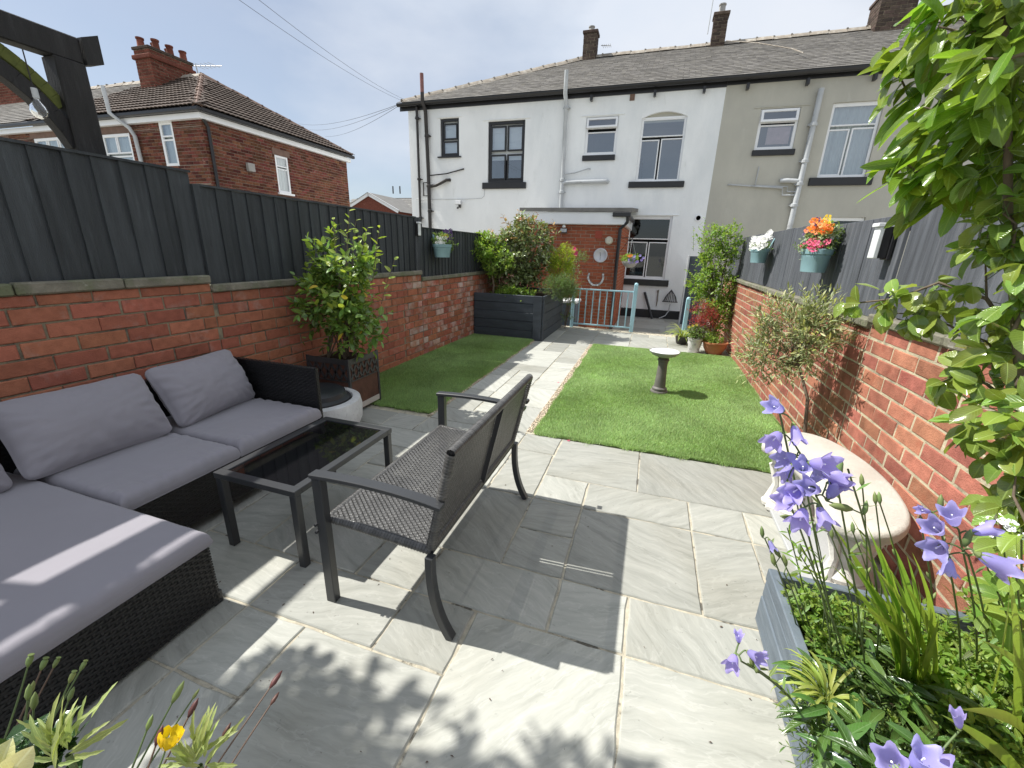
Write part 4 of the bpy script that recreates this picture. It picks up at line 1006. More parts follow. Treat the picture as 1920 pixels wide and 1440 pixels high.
MB().box((XHs-.3, YH+.1, 2.62), (XHs+.012, YHe, 2.76)).put('string_course', M_redtile, rh)
for h in (hA, hB): pass
for hh in (hA, hC, hD):
    MB().box((hh[0]-.12, YH-.012, hh[3]+.0), (hh[1]+.12, YH+.05, hh[3]+.17), .004).put('lintel', M_redtile, rh)
MB().box((XHs-.05, YH+hS[0]-.08, hS[3]), (XHs+.014, YH+hS[1]+.08, hS[3]+.18), .004).put('lintel', M_redtile, rh)
window(rh, FH, hA, [(.03, .62, .49, .97), (.51, .62, .97, .97), (.03, .03, .97, .58)], M_upvc, M_glass, None, fw=.07, blinds=((.0, .0, 1, 1, M_curtain),), y=.03)
window(rh, FH, hB, [(.05, .66, .95, .97), (.05, .03, .95, .61)], M_upvc, M_glass, None, fw=.07, blinds=((.0, .0, 1, 1, M_curtain),), y=.03)
window(rh, FH, hC, [(.03, .62, .33, .97), (.36, .62, .64, .97), (.67, .62, .97, .97), (.03, .03, .97, .58)], M_upvc, M_glass, None, fw=.07, blinds=((.0, .0, 1, 1, M_curtain),), y=.03)
window(rh, FH, hD, [(.03, .62, .97, .97), (.03, .03, .97, .58)], M_upvc, M_glass, None, fw=.07, blinds=((.0, .0, 1, 1, M_curtain),), y=.03)
window(rh, MS, hS, [(.05, .70, .95, .97), (.05, .03, .95, .66)], M_upvc, M_glass, None, fw=.06, blinds=((.0, .0, 1, 1, M_curtain),), y=.03)
MB().box((XHs-.01, YH+hS[0]-.06, hS[2]-.06), (XHs+.07, YH+hS[1]+.06, hS[2]), .006).put('sill', M_upvc, rh)
MB().box((XHs+.0, 10.30, 3.38), (XHs+.10, 10.53, 3.60), .01).put('flue_cover', M_potgrey, rh)
# white soffit band, black gutter
b = MB(); b.box((-26, YH-.12, ZE), (XHs+.12, YH-.002, ZE+.13)); b.box((XHs+.002, YH-.002, ZE), (XHs+.12, YHe+.1, ZE+.13)); b.put('soffit', M_upvc, rh)
b = MB(); b.box((-26, YH-.25, ZE+.135), (XHs+.25, YH-.13, ZE+.235), .02); b.box((XHs+.13, YH-.13, ZE+.135), (XHs+.25, YHe+.2, ZE+.235), .02); b.put('gutter', M_black, rh)
b = MB(); b.tube([(XHs+.08, YH-.05, ZE+.10), (XHs+.05, YH+.12, ZE-.15), (XHs+.05, YH+.12, 1.0)], .04, 8); b.put('downpipe', M_black, rh)
b = MB(); b.tube([(-14.45, YH-.30, 5.25), (-14.42, YH-.30, 4.62), (-14.1, YH-.10, 4.3), (-13.98, YH-.08, 4.1), (-13.9, YH-.08, 2.4)], .05, 8); b.put('soil_pipe', M_greypipe, rh)
# hipped roof
ZR0 = ZE+.22; AP = Vector((-14.66, 11.96, 6.48)); yl = YH-.22; xr = XHs+.22; yr = YHe+.2
sB = math.hypot(AP.y-yl, AP.z-ZR0); vF = (0, (AP.y-yl)/sB, (AP.z-ZR0)/sB)
def clipF(a, b_):
    x = -26+a; t = b_/sB; return x < xr+(AP.x-xr)*t and t < 1 and x > -16.6+(1-t)*.0 - 1.8*(1-t)
roof_face(rh, (-26, yl, ZR0), (1, 0, 0), vF, 15, sB, clipF, M_conc_tile, tile=(.30, .27), seed=51, nmax=150, shape='roman', name='roof_tile', th=.02, lift=.045)
roof_face(rh, (-26, yl, ZR0+.01), (1, 0, 0), vF, 15, sB, lambda a, b_: (-26+a) <= -16.75-1.8*(1-b_/sB) and b_ < sB, M_slate, tile=(.3, .2), seed=52, nmax=60)
sS = math.hypot(xr-AP.x, AP.z-ZR0); vS = ((AP.x-xr)/sS, 0, (AP.z-ZR0)/sS)
def clipS(a, b_):
    t = b_/sS; y0_ = yl+(AP.y-yl)*t; y1_ = yr+(AP.y-yr)*t; return y0_ < yl+a < y1_
roof_face(rh, (xr, yl, ZR0), (0, 1, 0), vS, yr-yl, sS, clipS, M_conc_tile, tile=(.30, .27), seed=53, nmax=150, shape='roman', name='roof_tile', th=.02, lift=.045)
b = MB(); b.add([(-26, yl, ZR0-.02), (xr, yl, ZR0-.02), (AP.x, AP.y, AP.z-.02), (-26, AP.y, AP.z-.02), (xr, yr, ZR0-.02), (-26, yr, ZR0-.02)], [(0, 1, 2, 3), (1, 4, 2), (2, 4, 5, 3)]); b.put('roof_deck', M_under, rh)
ridge_tiles(rh, (xr-.05, yl+.05, ZR0+.06), AP+Vector((0, 0, .06)), 11, M_redtile, r=.13, name='hip_tile')
ridge_tiles(rh, (xr-.05, yr-.05, ZR0+.06), AP+Vector((0, 0, .06)), 11, M_redtile, r=.11, name='hip_tile')
ridge_tiles(rh, AP+Vector((0, 0, .06)), (-26, AP.y, AP.z+.06), 25, M_ridge, r=.12)
def pot(x, y, z, h_=.38): return (x, y, h_, M_stack_red)
t = stack_chimney('tall red brick chimney with six clay pots on the brick house roof', -16.17, -15.50, 11.0, 12.35, 5.7, 6.98, M_stack_red, [])
WMt = None
for k in range(6):
    y_ = 11.15+.21*k; x_ = -15.83+(.17 if k % 2 else -.17)
    MB().lathe([(.11, 0), (.125, .03), (.10, .06), (.09, .24), (.11, .26), (.11, .30), (.09, .30)], (x_, y_, 7.04), 14).put('chimney_pot', M_stack_red, t, auto=40)
MB().box((-16.23, 10.94, 6.72), (-15.44, 12.41, 6.84), .02).put('oversail_course', M_stack_red, t)
t = stack_chimney('second red chimney further left, half hidden by the pergola', -24.6, -22.1, 11.2, 12.4, 5.7, 6.75, M_stack_red, [])
ae = MB(); ae.tube([(-15.3, 12.4, 6.3), (-15.42, 12.4, 7.05)], .02, 6); ae.tube([(-15.6, 12.4, 7.0), (-14.5, 12.6, 6.98)], .014, 5)
for k in range(5): ae.tube([(-15.4+.17*k, 12.28, 6.99), (-15.4+.17*k, 12.7, 6.99)], .008, 4)
tag(ae.put('aerial', M_greypipe), 'television aerial on the red brick chimney', 'aerial')

# ---- far house with a small gable, seen between the two houses
YD = 27.0
fh = thing('far_house', 'distant grey roofed brick house with white gable boards between the two houses', 'house', (-17, YD, -.6))
def D(px, py, y=YD): return AY(px, py, y)
M_fartile = mat('grey_far_tile', (.17, .165, .155), .85, .15, 3, .3, 20, isl=.15)
pA, pB = D(655, 358), D(790, 357)
zr, ze_ = pA.z, D(700, 412).z
xl_, xr_ = pA.x-3, pB.x+3
b = MB(); b.box((xl_, YD+1.5, -.6), (xr_, YD+8, ze_)); b.put('brick_wall', M_oldbrick, fh)
sF = math.hypot(3.5, zr-ze_)
roof_face(fh, (xl_, YD+1.2, ze_), (1, 0, 0), (0, 3.5/sF, (zr-ze_)/sF), xr_-xl_, sF, lambda a, b_: b_ < sF, M_fartile, tile=(.42, .30), seed=61, nmax=80, name='roof_tile')
MB().box((xl_, YD+4.7, zr-.02), (xr_, YD+4.9, zr+.06)).put('ridge', M_fartile, fh)
gp, gl, gr_ = D(692, 364, YD), D(655, 388, YD), D(738, 396, YD)
gl = Vector((gl.x-.6, YD, gl.z-.3)); gr_ = Vector((gp.x+(gp.x-gl.x), YD, gl.z))
b = MB(); b.add([(gl.x, YD, gl.z), (gr_.x, YD, gl.z), (gp.x, YD, gp.z), (gl.x, YD, -.6), (gr_.x, YD, -.6), (gr_.x, YD+2, gl.z), (gr_.x, YD+2, -.6)], [(0, 1, 2), (3, 4, 1, 0), (1, 4, 6, 5)]); b.put('gable', M_oldbrick, fh)
b = MB(); b.beam((gl.x, YD-.1, gl.z), (gp.x, YD-.1, gp.z), .22, .06, (0, 1, 0)); b.beam((gp.x, YD-.1, gp.z), (gr_.x, YD-.1, gr_.z), .22, .06, (0, 1, 0)); b.put('barge_board', M_upvc, fh)
b = MB(); b.add([(gp.x, YD-.2, gp.z+.1), (gr_.x+.2, YD-.2, gl.z-.02), (gr_.x+.2, YD+3, gl.z-.02), (gp.x, YD+4.2, gp.z+.1), (gl.x-.2, YD-.2, gl.z-.02), (gl.x-.2, YD+3, gl.z-.02)], [(0, 1, 2, 3), (0, 3, 5, 4)]); b.put('gable_roof', M_fartile, fh)
for px in (737, 750):
    q = D(px, 358, YD+4.8); b = MB(); b.tube([(q.x, q.y, q.z-.2), (q.x, q.y, q.z+.35)], .05, 6); b.put('vent_pipe', M_brownblack, fh)

# ---- overhead wires
def wire(pts, label, r=.012):
    P_ = [Vector(p) for p in pts]; out = []
    for i in range(len(P_)-1):
        for k in range(12):
            t = k/12; q = P_[i].lerp(P_[i+1], t); q.z -= .25*4*t*(1-t)*(P_[i+1]-P_[i]).length*.05; out.append(q)
    out.append(P_[-1]); o = MB().tube(out, r, 5).put('overhead_wire', M_brownblack); tag(o, label, 'cable')
hp = (-7.5, YF-.1, 5.45)
wire([hp, AY(440, -6, 5.0)], 'upper of the two long wires from the white house corner to the top edge', .0028)
wire([(hp[0], hp[1], hp[2]+.06), AY(478, -6, 5.0)], 'lower of the two long wires crossing the sky from the white house corner', .0028)
wire([hp, AY(560, 232, 26)], 'topmost of the fan of wires leading left from the white house corner', .006)
wire([hp, AY(580, 243, 26)], 'middle of the fan of wires leading left from the white house corner', .006)
wire([hp, AY(610, 256, 26)], 'lowest of the fan of wires leading left from the white house corner', .006)
# =================================================================== RATTAN
M_rattan = mat('grey_rattan', (.085, .083, .080), .30, .35, 9, .15, 200, isl=.18, spec=.6, stretch=(1, 1, 1))
M_rattan_blk = mat('black_rattan', (.014, .014, .015), .40, .2, 40, .1, 200, isl=.3, spec=.5)
def weave(Mf, lu, lv, pu, pv, wu, wv, amp, m, name, parent, closed_back=None):
    """woven strands: broad ones along u spaced pv apart, narrow ones along v spaced pu apart"""
    nu, nv = max(2, int(round(lu/pu))), max(2, int(round(lv/pv))); V = []; F = []
    sub = 2
    def strand(along_u, k):
        n = (nu if along_u else nv)*sub+1
        L_ = lu if along_u else lv; st = (pu if along_u else pv); c = (k+.5)*(lv/nv if along_u else lu/nu); w_ = wu if along_u else wv
        t = np.arange(n)/sub; pos = t*(L_/(nu if along_u else nv))
        ph = (k % 2)*PI
        h = amp*np.cos(PI*(t-.5)+ph)*(1 if along_u else -1)
        a = []
        for side, hh in ((-1, -.28*w_), (0, .0), (1, -.28*w_)):
            q = np.zeros((n, 3)); q[:, 0 if along_u else 1] = pos; q[:, 1 if along_u else 0] = c+side*w_/2; q[:, 2] = h+hh*.6
            a.append(q)
        return np.stack(a, 1).reshape(-1, 3), n
    b = 0
    for al, cnt in ((True, nv), (False, nu)):
        for k in range(cnt):
            q, n = strand(al, k); V.append(q)
            i = np.arange(n-1)[:, None]*3+b
            for s in (0, 1): F.append(np.concatenate([i+s, i+s+1, i+s+4, i+s+3], 1))
            b += len(q)
    V = np.concatenate(V); F = np.concatenate(F)
    Mn = np.array(Mf); V = V@Mn[:3, :3].T+Mn[:3, 3]
    return put(name, mesh(name, V, F, m, smooth=True), parent, None, 'stuff')
def plane_frame(o, u, v):
    u = Vector(u).normalized(); v = Vector(v).normalized(); n = u.cross(v)
    return Matrix(((u[0], v[0], n[0], o[0]), (u[1], v[1], n[1], o[1]), (u[2], v[2], n[2], o[2]), (0, 0, 0, 1)))
def sweep(b, pts, wd, ht, up):
    n = len(pts); up = Vector(up); s = len(b.V)
    for i, p in enumerate(pts):
        d = (pts[min(i+1, n-1)]-pts[max(i-1, 0)]).normalized(); x = d.cross(up).normalized(); z = x.cross(d); e = .0025
        for (a, c) in ((-wd/2+e, -ht/2), (wd/2-e, -ht/2), (wd/2, -ht/2+e), (wd/2, ht/2-e), (wd/2-e, ht/2), (-wd/2+e, ht/2), (-wd/2, ht/2-e), (-wd/2, -ht/2+e)):
            b.V.append(tuple(p+x*a+z*c))
    for i in range(n-1):
        for k in range(8): b.F.append((s+i*8+k, s+i*8+(k+1) % 8, s+(i+1)*8+(k+1) % 8, s+(i+1)*8+k))
    b.F.append(tuple(s+k for k in range(8))[::-1]); b.F.append(tuple(s+(n-1)*8+k for k in range(8)))
def arc(p, c, q, n=10):
    p, c, q = Vector(p), Vector(c), Vector(q)
    return [p*(1-t)**2+c*2*t*(1-t)+q*t*t for t in [i/n for i in range(n+1)]]

# =================================================================== GARDEN BENCH (two seats, seen from behind)
bench = thing('rattan_bench', 'grey woven rattan two seat bench with flat metal arms, standing on the patio', 'bench', (-.88, 1.63, 0))
ya, yb = 1.125, 2.150
xf, xb = -1.13, -.665
# frame along both sides: front leg, flat arm, rear leg sweeping backwards, back upright
for y_ in (ya, yb):
    s = 1 if y_ == yb else -1
    b = MB(); b.box((xf-.022, y_-.018, 0), (xf+.022, y_+.018, .592), .003); b.put('leg', M_steel, bench)
    b = MB()
    pts = arc((xf-.026, y_, .601), (xf+.30, y_, .625), (-.60, y_, .585), 8)
    sweep(b, pts, .046, .018, (0, 0, 1))
    b.put('arm', M_steel, bench)
    b = MB(); pts = arc((-.655, y_, .36), (-.665, y_, .14), (-.575, y_, .0), 10)
    sweep(b, pts, .030, .036, (0, 1, 0))
    b.put('leg', M_steel, bench)
    for z in (.405, .372):
        MB().tube([(xf-.02, y_+s*.017, z-.02), (xf-.02, y_+s*.028, z-.02)], .007, 8).put('bolt', M_steel, bench)
MB().tube([(-.60, yb+.01, .62), (-.60, yb+.045, .62)], .012, 8).put('bolt', M_steel, bench)
yi0, yi1 = ya+.022, yb-.022
b = MB()
pts_r = [(xf+.01, .400), (-.98, .398), (-.80, .388), (-.66, .372)]
for y_ in (yi0+.012, yi1-.012):
    b.tube([(p[0], y_, p[1]-.012) for p in pts_r], .012, 8)
b.tube([(xf+.012, yi0, .388), (xf+.012, yi1, .388)], .013, 8); b.tube([(-.665, yi0, .362), (-.665, yi1, .362)], .013, 8); b.tube([(-.9, yi0, .378), (-.9, yi1, .378)], .009, 6)
b.put('seat_frame', M_steel, bench)
weave(plane_frame((xf+.0, yi0, .403), (0, 1, 0), (.465, 0, -.031)), yi1-yi0, .470, .0112, .0140, .0126, .0079, .0019, M_rattan, 'seat_weave', bench)
# wrapped edges of the seat
def wrap(p, q, r, name='wrapped_edge', m=M_rattan, step=.0125):
    p, q = Vector(p), Vector(q); n = max(3, int((q-p).length/step)); d = (q-p).normalized(); V = MB()
    for i in range(n):
        a = p.lerp(q, i/n); c = p.lerp(q, (i+.92)/n)
        V.tube([a, (a+c)/2, c], [r*.93, r*1.05, r*.93], 8, cap=False)
    o = V.put(name, m, bench, smooth=True); o['kind'] = 'stuff'; return o
wrap((xf, yi0+.004, .392), (-.66, yi0+.004, .362), .0165); wrap((xf, yi1-.004, .392), (-.66, yi1-.004, .362), .0165)
wrap((xf+.002, yi0, .392), (xf+.002, yi1, .392), .0165)
# back: two panels with a dark upright between
bt, bb = Vector((-.575, 0, .785)), Vector((-.668, 0, .375))
def backpt(y_, t): return Vector((bb.x+(bt.x-bb.x)*t, y_, bb.z+(bt.z-bb.z)*t))
ym = (yi0+yi1)/2
for (u0, u1) in ((yi0+.012, ym-.012), (ym+.012, yi1-.012)):
    weave(plane_frame(backpt(u0, .03), (0, 1, 0), bt-bb), u1-u0, (bt-bb).length*.94, .0112, .0135, .0121, .0079, .0019, M_rattan, 'back_weave', bench)
wrap(backpt(yi0, 1), backpt(yi1, 1), .019); wrap(backpt(yi0+.006, 0), backpt(yi0+.006, 1), .019); wrap(backpt(yi1-.006, 0), backpt(yi1-.006, 1), .019); wrap(backpt(yi0, .02), backpt(yi1, .02), .017)
b = MB(); b.beam(backpt(ym, .03)+Vector((.010, 0, 0)), backpt(ym, .97)+Vector((.010, 0, 0)), .0235, .012, (0, 1, 0)); b.put('back_upright', M_rubber, bench)

# =================================================================== COFFEE TABLE
table = thing('coffee_table', 'low rectangular metal coffee table with black glass top between the sofa and the bench', 'table', (-1.6, 1.6, 0))
tx0, tx1, ty0, ty1, tz = -1.852, -1.372, 1.222, 1.965, .412
t_ = .042
b = MB(); b.box((tx0, ty0, tz-.030), (tx1, ty0+t_, tz), .002); b.box((tx0, ty1-t_, tz-.030), (tx1, ty1, tz), .002)
b.box((tx0, ty0+t_, tz-.030), (tx0+t_, ty1-t_, tz), .002); b.box((tx1-t_, ty0+t_, tz-.030), (tx1, ty1-t_, tz), .002)
b.put('top_frame', M_steel, table)
M_blkglass = mat('black_glass', (.006, .006, .007), .035, .0, 3, spec=.6, coat=0)
MB().box((tx0+t_+.001, ty0+t_+.001, tz-.014), (tx1-t_-.001, ty1-t_-.001, tz-.006)).put('glass_top', M_blkglass, table)
for x_ in (tx0+.003, tx1-.039):
    for y_ in (ty0+.003, ty1-.039):
        MB().box((x_, y_, 0), (x_+.036, y_+.036, tz-.031), .003).put('leg', M_steel, table)

# =================================================================== CORNER SOFA
sofa = thing('corner_sofa', 'black rattan corner sofa with chaise along the left brick wall', 'sofa', (-2.3, 1.3, 0))
sx_b, sx_f = -2.845, -2.075      # back and front of the sofa
sy0, sy1 = .30, 2.20
cx_f = -1.545                    # front of the chaise
seat_z = .295
def block(name, a, b_, weave_faces=()):
    x0, y0, z0 = a; x1, y1, z1 = b_
    i = .010
    MB().box((x0+i, y0+i, z0), (x1-i, y1-i, z1-.004), .01).put(name, M_rattan_blk, sofa)
    for f in weave_faces:
        if f == '+x': Mf_, lu, lv = plane_frame((x1-i+.004, y0+i+.004, z0+.0), (0, 1, 0), (0, 0, 1)), y1-y0-2*i-.008, z1-z0
        if f == '-y': Mf_, lu, lv = plane_frame((x0+i, y0+i-.004, z0), (1, 0, 0), (0, 0, 1)), x1-x0-2*i, z1-z0
        if f == '+z': Mf_, lu, lv = plane_frame((x0+i, y0+i, z1+.001), (1, 0, 0), (0, 1, 0)), x1-x0-2*i, y1-y0-2*i
        if f == '+y': Mf_, lu, lv = plane_frame((x1-i, y1-i+.004, z0), (-1, 0, 0), (0, 0, 1)), x1-x0-2*i, z1-z0
        weave(Mf_, lu, lv, .020, .0125, .0105, .007, .0026, M_rattan_blk, name+'_weave', sofa)
block('seat_base', (sx_b, .97, .06), (sx_f, sy1-.055, seat_z), ('+x',))
block('chaise_base', (sx_b, sy0, .015), (cx_f, .965, seat_z), ('+x', '-y'))
block('backrest', (sx_b-.045, sy0, .05), (sx_b+.02, sy1-.055, .625), ('+x', '+z'))
block('armrest', (sx_b-.045, sy1-.052, .02), (sx_f-.0, sy1, .645), ('-y', '+x', '+z'))
for (x_, y_) in ((cx_f-.03, .945), (cx_f-.03, sy0+.03), (sx_f-.03, sy1-.02)): MB().box((x_-.02, y_-.02, 0), (x_+.02, y_+.02, .06), .004).put('foot', M_rubber, sofa)

M_cush = mat('grey_cushion', (.275, .262, .292), .85, .045, 2.0, .12, 500, spec=.25, sheen=.25)
def cushion(name, label, cat_parent, size, M, puff, nx=56, ny=36, seed=0, crease=1.0, edge=.5, seams=()):
    """closed quilted volume; grid top+bottom, pinched towards the border, with wrinkles radiating from the seams"""
    lx, ly, th = size; V = []; F = []
    def prof(u, v):
        e = (1-abs(u)**puff[0])*(1-abs(v)**puff[1]); return max(e, 0)**edge
    for sgn in (1, -1):
        for j in range(ny+1):
            for i in range(nx+1):
                u = -1+2*i/nx; v = -1+2*j/ny
                hgt = prof(u, v)
                pin = 1-.055*crease*(abs(u*v))**3 - (0 if abs(u) < .999 and abs(v) < .999 else 0)
                x = u*lx/2*(1-.055*crease*(1-v*v)*abs(u)**4); y = v*ly/2*(1-.085*crease*(1-u*u)*abs(v)**4)
                rc = max(1.0, (abs(u)**7+abs(v)**7)**(1/7)); x /= rc; y /= rc
                nn = mnoise.noise(Vector((u*1.6+seed, v*1.3, seed*.7)))*.5
                wr = mnoise.noise(Vector((u*13*(1-.6*abs(v))+seed*3, v*3.0, 2.2)))*abs(v)**2.2+mnoise.noise(Vector((u*3.0, v*13*(1-.6*abs(u))+seed, 5.1)))*abs(u)**2.5*1.2
                cr = abs(mnoise.noise(Vector((u*3+v*1.5+seed, v*4-u, 8.3))))
                z = sgn*(th/2*hgt)+(nn*.016+wr*.027*crease-.004*crease*(1-min(1, cr*5)))*hgt**.5*(1 if sgn > 0 else .4)
                V.append((x, y, z))
    n1 = (nx+1)*(ny+1)
    for s in (0, 1):
        for j in range(ny):
            for i in range(nx):
                a = s*n1+j*(nx+1)+i; q = (a, a+1, a+nx+2, a+nx+1); F.append(q if s == 0 else q[::-1])
    # stitch the border together
    ring = [i for i in range(nx+1)]+[(j+1)*(nx+1)-1 for j in range(1, ny+1)]+[ny*(nx+1)+i for i in range(nx-1, -1, -1)]+[j*(nx+1) for j in range(ny-1, 0, -1)]
    for k in range(len(ring)):
        a, b_ = ring[k], ring[(k+1) % len(ring)]; F.append((a, a+n1, b_+n1, b_))
    me = mesh(name, V, F, M_cush, smooth=True); o = put(name, me, None, M)
    tag(o, label, 'cushion', cat_parent)
    return o
def flat_cushion(name, label, x0, y0, x1, y1, z0, th, seed, wr=1.0):
    """boxed seat pad"""
    nx, ny = 50, 50; V = []; F = []; rr_ = .028
    W_, D_ = x1-x0, y1-y0
    lv = [(-.0, 0.0, 0), (1, .35, 0), (1, .65, 0), (0, 1.0, 0)]
    def top(u, v):
        eu = min(u, 1-u)*W_; ev = min(v, 1-v)*D_; e = min(eu, ev)
        r = min(1, e/.035); round_ = math.sqrt(max(0, 1-(1-r)**2))
        n = mnoise.noise(Vector((u*2.5+seed, v*2.3, seed)))*.006
        edge_w = math.exp(-e/.09)
        n += mnoise.noise(Vector((u*18+seed, v*3, 3)))*.013*wr*math.exp(-ev/.10)+mnoise.noise(Vector((u*3, v*18+seed, 9)))*.013*wr*math.exp(-eu/.10)
        cr = abs(mnoise.noise(Vector((u*2+v*2.4+seed*2, v*3-u*1.2, 1.7))))
        n -= .004*wr*(1-min(1, cr*9))
        return z0+th*.42+th*.58*round_+n+.008*math.sin(PI*u)*math.sin(PI*v)
    for j in range(ny+1):
        for i in range(nx+1):
            u = .5-.5*math.cos(PI*i/nx); v = .5-.5*math.cos(PI*j/ny)
            V.append((x0+W_*u, y0+D_*v, top(u, v)))
    n1 = len(V)
    for j in range(ny):
        for i in range(nx): a = j*(nx+1)+i; F.append((a, a+1, a+nx+2, a+nx+1))
    ring = [i for i in range(nx+1)]+[(j+1)*(nx+1)-1 for j in range(1, ny+1)]+[ny*(nx+1)+i for i in range(nx-1, -1, -1)]+[j*(nx+1) for j in range(ny-1, 0, -1)]
    cx, cy = (x0+x1)/2, (y0+y1)/2
    for lvl, (ins, zz) in enumerate(((-.003, z0+th*.22), (.006, z0+.003))):
        for r in ring:
            v = V[r]; sx = 1-2*ins/W_; sy = 1-2*ins/D_
            V.append((cx+(v[0]-cx)*sx, cy+(v[1]-cy)*sy, zz))
    m_ = len(ring)
    for k in range(m_):
        k2 = (k+1) % m_
        F.append((ring[k2], ring[k], n1+k, n1+k2)); F.append((n1+k2, n1+k, n1+m_+k, n1+m_+k2))
    F.append(tuple(n1+m_+k for k in range(m_)))
    o = put(name, mesh(name, V, F, M_cush, smooth=True)); tag(o, label, 'cushion', 'grey seat pads of the corner sofa')
    pp = [Vector((cx+(V[r][0]-cx)*(1-.004/W_), cy+(V[r][1]-cy)*(1-.004/D_), z0+th*.40)) for r in ring]; MB().tube(pp+[pp[0]], .0028, 5).put('piping', M_cush, o, smooth=True)
    return o
flat_cushion('seat_cushion', 'grey seat pad at the far end of the sofa next to the black arm', sx_b+.02, 1.525, sx_f+.018, sy1-.058, seat_z+.002, .085, 1.3)
flat_cushion('seat_cushion', 'grey seat pad in the middle of the sofa, between the far pad and the chaise', sx_b+.02, .955, sx_f+.018, 1.522, seat_z+.002, .085, 4.1)
flat_cushion('chaise_cushion', 'long grey chaise pad with a bright stripe of sun across it', sx_b+.02, sy0-.005, cx_f+.020, .950, seat_z+.002, .080, 7.7, .4)
def back_cushion(label, yc, ln, ht, seed, tilt=24, z=None, x=None, yaw=0):
    z = z or seat_z+.085+ht/2*.86; x = x or sx_b+.19
    Mx = T(x, yc, z) @ Matrix.Rotation(math.radians(yaw), 4, 'Z') @ Matrix.Rotation(math.radians(90-tilt), 4, 'Y') @ Matrix.Rotation(PI/2, 4, 'Z')
    return cushion('back_cushion', label, 'grey back cushions of the corner sofa', (ln, ht, .25), Mx, (2.4, 2.0), seed=seed, edge=.60)
back_cushion('grey back cushion leaning near the arm at the far end of the sofa', 1.825, .60, .41, 2.2, tilt=27, yaw=7)
back_cushion('long grey back cushion in the middle of the sofa against the brick wall', 1.20, .635, .41, 5.4, tilt=31, yaw=-3, x=sx_b+.215)
back_cushion('grey back cushion at the left edge of the photo beside the chaise', .62, .50, .40, 8.8, yaw=0, x=sx_b+.20)

# =================================================================== CUBE PLANTER WITH LATTICE, FIRE BOWL
pl = thing('square_planter', 'square dark metal planter with rust brown panels and cut lattice band, holding the camellia', 'planter', (-2.6, 3.05, 0))
px0, px1, py0, py1, pz = -2.815, -2.368, 2.832, 3.255, .515
M_cor = mat('corten_brown', (.095, .040, .026), .7, .3, 8, .2, 40, stain=(.05, .022, .016, .7), stain_s=5, stain_t=(.5, .7))
M_pmetal = mat('planter_metal', (.048, .048, .050), .5, .15, 6, .1, 50)
for x_ in (px0, px1-.022):
    for y_ in (py0, py1-.022): MB().box((x_, y_, 0), (x_+.022, y_+.022, pz), .002).put('corner_post', M_pmetal, pl)
for (a, b_) in (((px0+.023, py0+.008, .05), (px1-.023, py0+.013, pz-.05)), ((px1-.014, py0+.023, .05), (px1-.009, py1-.023, pz-.05)), ((px0+.01, py0+.023, .05), (px0+.015, py1-.023, pz-.05)), ((px0+.023, py1-.014, .05), (px1-.023, py1-.009, pz-.05))):
    MB().box(a, b_).put('panel', M_cor, pl)
b = MB()
for (u0, u1, fx) in ((px0+.022, px1-.022, lambda u, z: (u, py0+.003, z)), (py0+.022, py1-.022, lambda u, z: (px1-.003, u, z))):
    up = (0, 1, 0) if fx(0, 0)[1] == py0+.003 else (1, 0, 0)
    b.beam(fx(u0, pz-.027), fx(u1, pz-.027), .05, .008, up); b.beam(fx(u0, pz-.055-.145), fx(u1, pz-.055-.145), .010, .006, up)
    n = 5; wd = (u1-u0)/n
    for k in range(n):
        z1_, z0_ = pz-.055, pz-.055-.14
        b.beam(fx(u0+k*wd, z0_), fx(u0+(k+1)*wd, z1_), .020, .006, up); b.beam(fx(u0+k*wd, z1_), fx(u0+(k+1)*wd, z0_), .020, .006, up)
b.put('lattice', M_pmetal, pl)
MB().box((px1-.008, py0+.023, .035), (px1-.003, py1-.023, .085)).put('trim', mat('pale_trim', (.50, .46, .42), .6), pl)
MB().box((px0+.02, py0+.02, pz-.10), (px1-.02, py1-.02, pz-.06)).put('soil', M_soil, pl)
bowl = thing('fire_bowl', 'round pale speckled concrete bowl with a black domed lid, beside the sofa arm', 'fire bowl', (-2.45, 2.50, 0))
M_conc = mat('speckled_concrete', (.60, .61, .61), .85, .12, 9, .25, 80, stain=(.36, .37, .38, .6), stain_s=35, stain_t=(.55, .7))
MB().lathe([(.22, .0), (.29, .02), (.325, .10), (.33, .20), (.318, .262), (.305, .270), (.262, .270), (.252, .255), (.25, .2), (.0001, .2)], (-2.43, 2.52, 0), 56).put('bowl', M_conc, bowl, auto=35)
MB().lathe([(.247, .262), (.244, .275), (.215, .292), (.205, .325), (.175, .345), (.10, .365), (.0001, .372)], (-2.43, 2.52, 0), 56).put('lid', mat('black_lid', (.022, .025, .029), .38, .15, 6, .02, 40), bowl, auto=25)

# =================================================================== BIRD BATH
bb_ = thing('bird_bath', 'grey stone bird bath with a white bowl standing on the right lawn', 'bird bath', (.217, 4.617, 0))
M_bstone = mat('grey_stone', (.145, .135, .125), .6, .2, 12, .15, 60)
MB().lathe([(.088, .008), (.092, .02), (.088, .034), (.074, .038), (.078, .05), (.076, .064), (.066, .072), (.060, .08), (.052, .20), (.047, .32), (.052, .365), (.060, .372), (.060, .384), (.047, .392), (.060, .405), (.08, .418)], (.217, 4.617, 0), 40).put('pedestal', M_bstone, bb_, auto=30)
MB().lathe([(.075, .414), (.12, .430), (.152, .460), (.156, .472), (.150, .476), (.146, .470), (.118, .452), (.06, .440), (.0001, .438)], (.217, 4.617, 0), 48).put('basin', mat('grey_basin', (.40, .40, .39), .5, .1, 9), bb_, auto=40)
MB().lathe([(.144, .4705), (.10, .462), (.05, .459), (.0001, .4585)], (.217, 4.617, 0), 48).put('bowl_lining', mat('white_glaze', (.86, .86, .86), .7, .03, 5, spec=.2), bb_)

